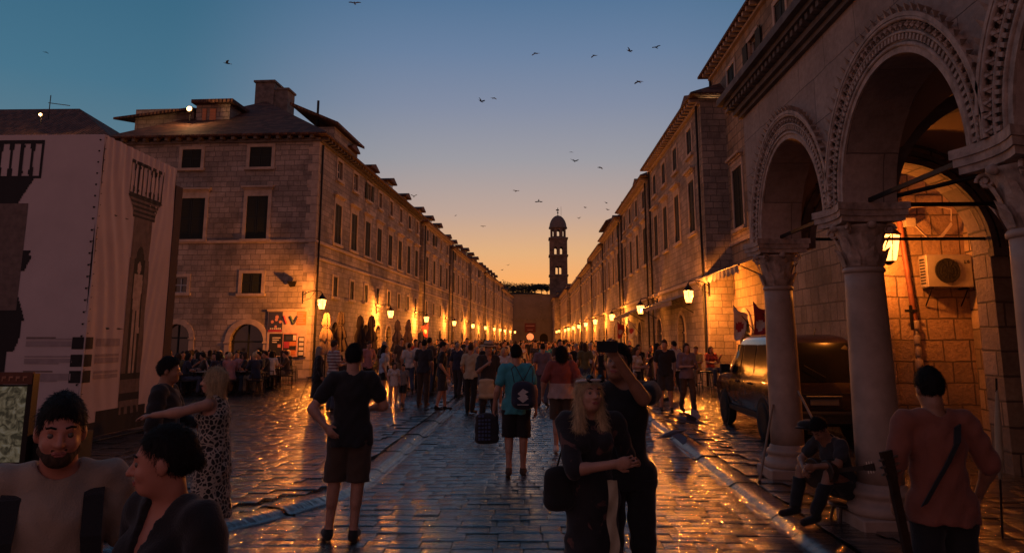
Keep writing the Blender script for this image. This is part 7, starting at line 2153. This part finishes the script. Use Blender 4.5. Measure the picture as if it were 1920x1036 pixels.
# ================================================================== orange balloon lantern over the crowd
bo = empty('balloon', tuple(P(994, 631, 90))); tag(bo, 'glowing orange balloon over the crowd at the end of the street', 'balloon')
m = MB(); m.lathe([(.02, -.42)] + [(.42 * math.cos(a), .42 * math.sin(a)) for a in np.linspace(-1.3, 1.4, 12)] + [(.03, .43)], n=20); m.build('envelope', [emis('glowing_balloon', (1.0, .30, .10), .8)], bo)
m = MB(); m.tube((0, 0, -.42), (.1, 0, -1.6), .01, n=4); m.build('string', [M['iron']], bo)
# ================================================================== birds
M['feather'] = plain('dark_feathers', (.03, .03, .035), .8); M['feather_g'] = plain('grey_feathers', (.12, .12, .15), .8)
def bird(loc, span, rz, flap, bank, label, cat='bird', mat='feather', group='swifts and gulls over the street'):
    root = empty('flying_bird', tuple(loc)); root.rotation_euler = (bank, 0, rz); s = span; tag(root, label, cat, group)
    b_ = MB(); b_.lathe([(.004, -.30), (.03, -.24), (.055, -.1), (.06, .02), (.04, .14), (.012, .26), (.004, .34)], n=8, T=Matrix.Scale(s, 4) @ Matrix.Rotation(PI / 2, 4, 'X')); bo_ = b_.build('body', [M[mat]], root)
    b_ = MB(); b_.add([Vector(v) * s for v in ((-.03, .22, 0), (.03, .22, 0), (.09, .42, 0), (0, .36, .01), (-.09, .42, 0), (0, .22, -.02))], [(0, 1, 2, 3), (0, 3, 4), (5, 1, 0), (5, 2, 1)]); b_.build('tail', [M[mat]], root)
    for q in (-1, 1):
        w = MB(); pts = [(.03, -.10, 0), (.03, .08, 0), (.26, .06, .16 * flap), (.26, -.15, .16 * flap), (.50, .10, .26 * flap), (.44, -.03, .25 * flap)]
        vs = [Vector((q * x * s, y * s, z * s)) for x, y, z in pts] + [Vector((q * x * s, y * s, z * s - .012 * s)) for x, y, z in pts]
        f_ = [(0, 1, 2, 3), (3, 2, 4, 5), (9, 8, 7, 6), (11, 10, 8, 9), (0, 3, 9, 6), (3, 5, 11, 9), (1, 7, 8, 2), (2, 8, 10, 4)]
        w.add(vs, f_); w.build('wing', [M[mat]], root)
BB = [(1004, 100, 38), (1114, 104, 42), (1180, 96, 38), (1230, 89, 40), (1197, 153, 36), (902, 190, 38), (926, 184, 52), (1077, 302, 44), (1126, 314, 44), (968, 358, 55), (1010, 377, 50), (1098, 389, 70), (1136, 380, 75), (1140, 393, 60), (906, 424, 70), (1085, 409, 90),
      (426, 119, 34), (665, 6, 30), (86, 98, 60), (941, 506, 90), (952, 497, 90), (776, 368, 60), (854, 404, 90), (1071, 285, 80)]
where = ['high in the middle', 'first of three high on the right', 'middle of three high on the right', 'third of three high on the right', 'below the high three on the right', 'high left of the middle', 'small, right of the high left one', 'above the tower, left of two', 'above the tower, right of two', 'far left of the tower top',
         'near the tower top on the left', 'just right of the tower vane', 'upper of two right of the tower', 'lower of two right of the tower', 'low over the left roofs', 'tiny, right beside the tower dome', 'alone over the corner house roof', 'at the top edge of the sky', 'over the far left roof', 'tiny, low above the ridge trees', 'tiny, just above the ridge trees', 'beside the left row dormers', 'tiny over the left row chimneys', 'tiny, above the pair over the tower']
rb = random.Random(4)
for (px, py, Y), wv in zip(BB, where): bird(P(px, py, Y), .55, rb.uniform(-1.2, 1.2), rb.uniform(-.6, 1.3), rb.uniform(-.4, .9), 'dark bird flying ' + wv)
bird(P(1295, 788, 10.5), .66, 1.2, .7, .2, 'grey pigeon flying low over the right gutter stones', mat='feather_g', group=None)
bird(P(1262, 812, 9.6), .6, 1.9, -.5, -.2, 'second grey pigeon lower over the carriageway edge', mat='feather_g', group=None)
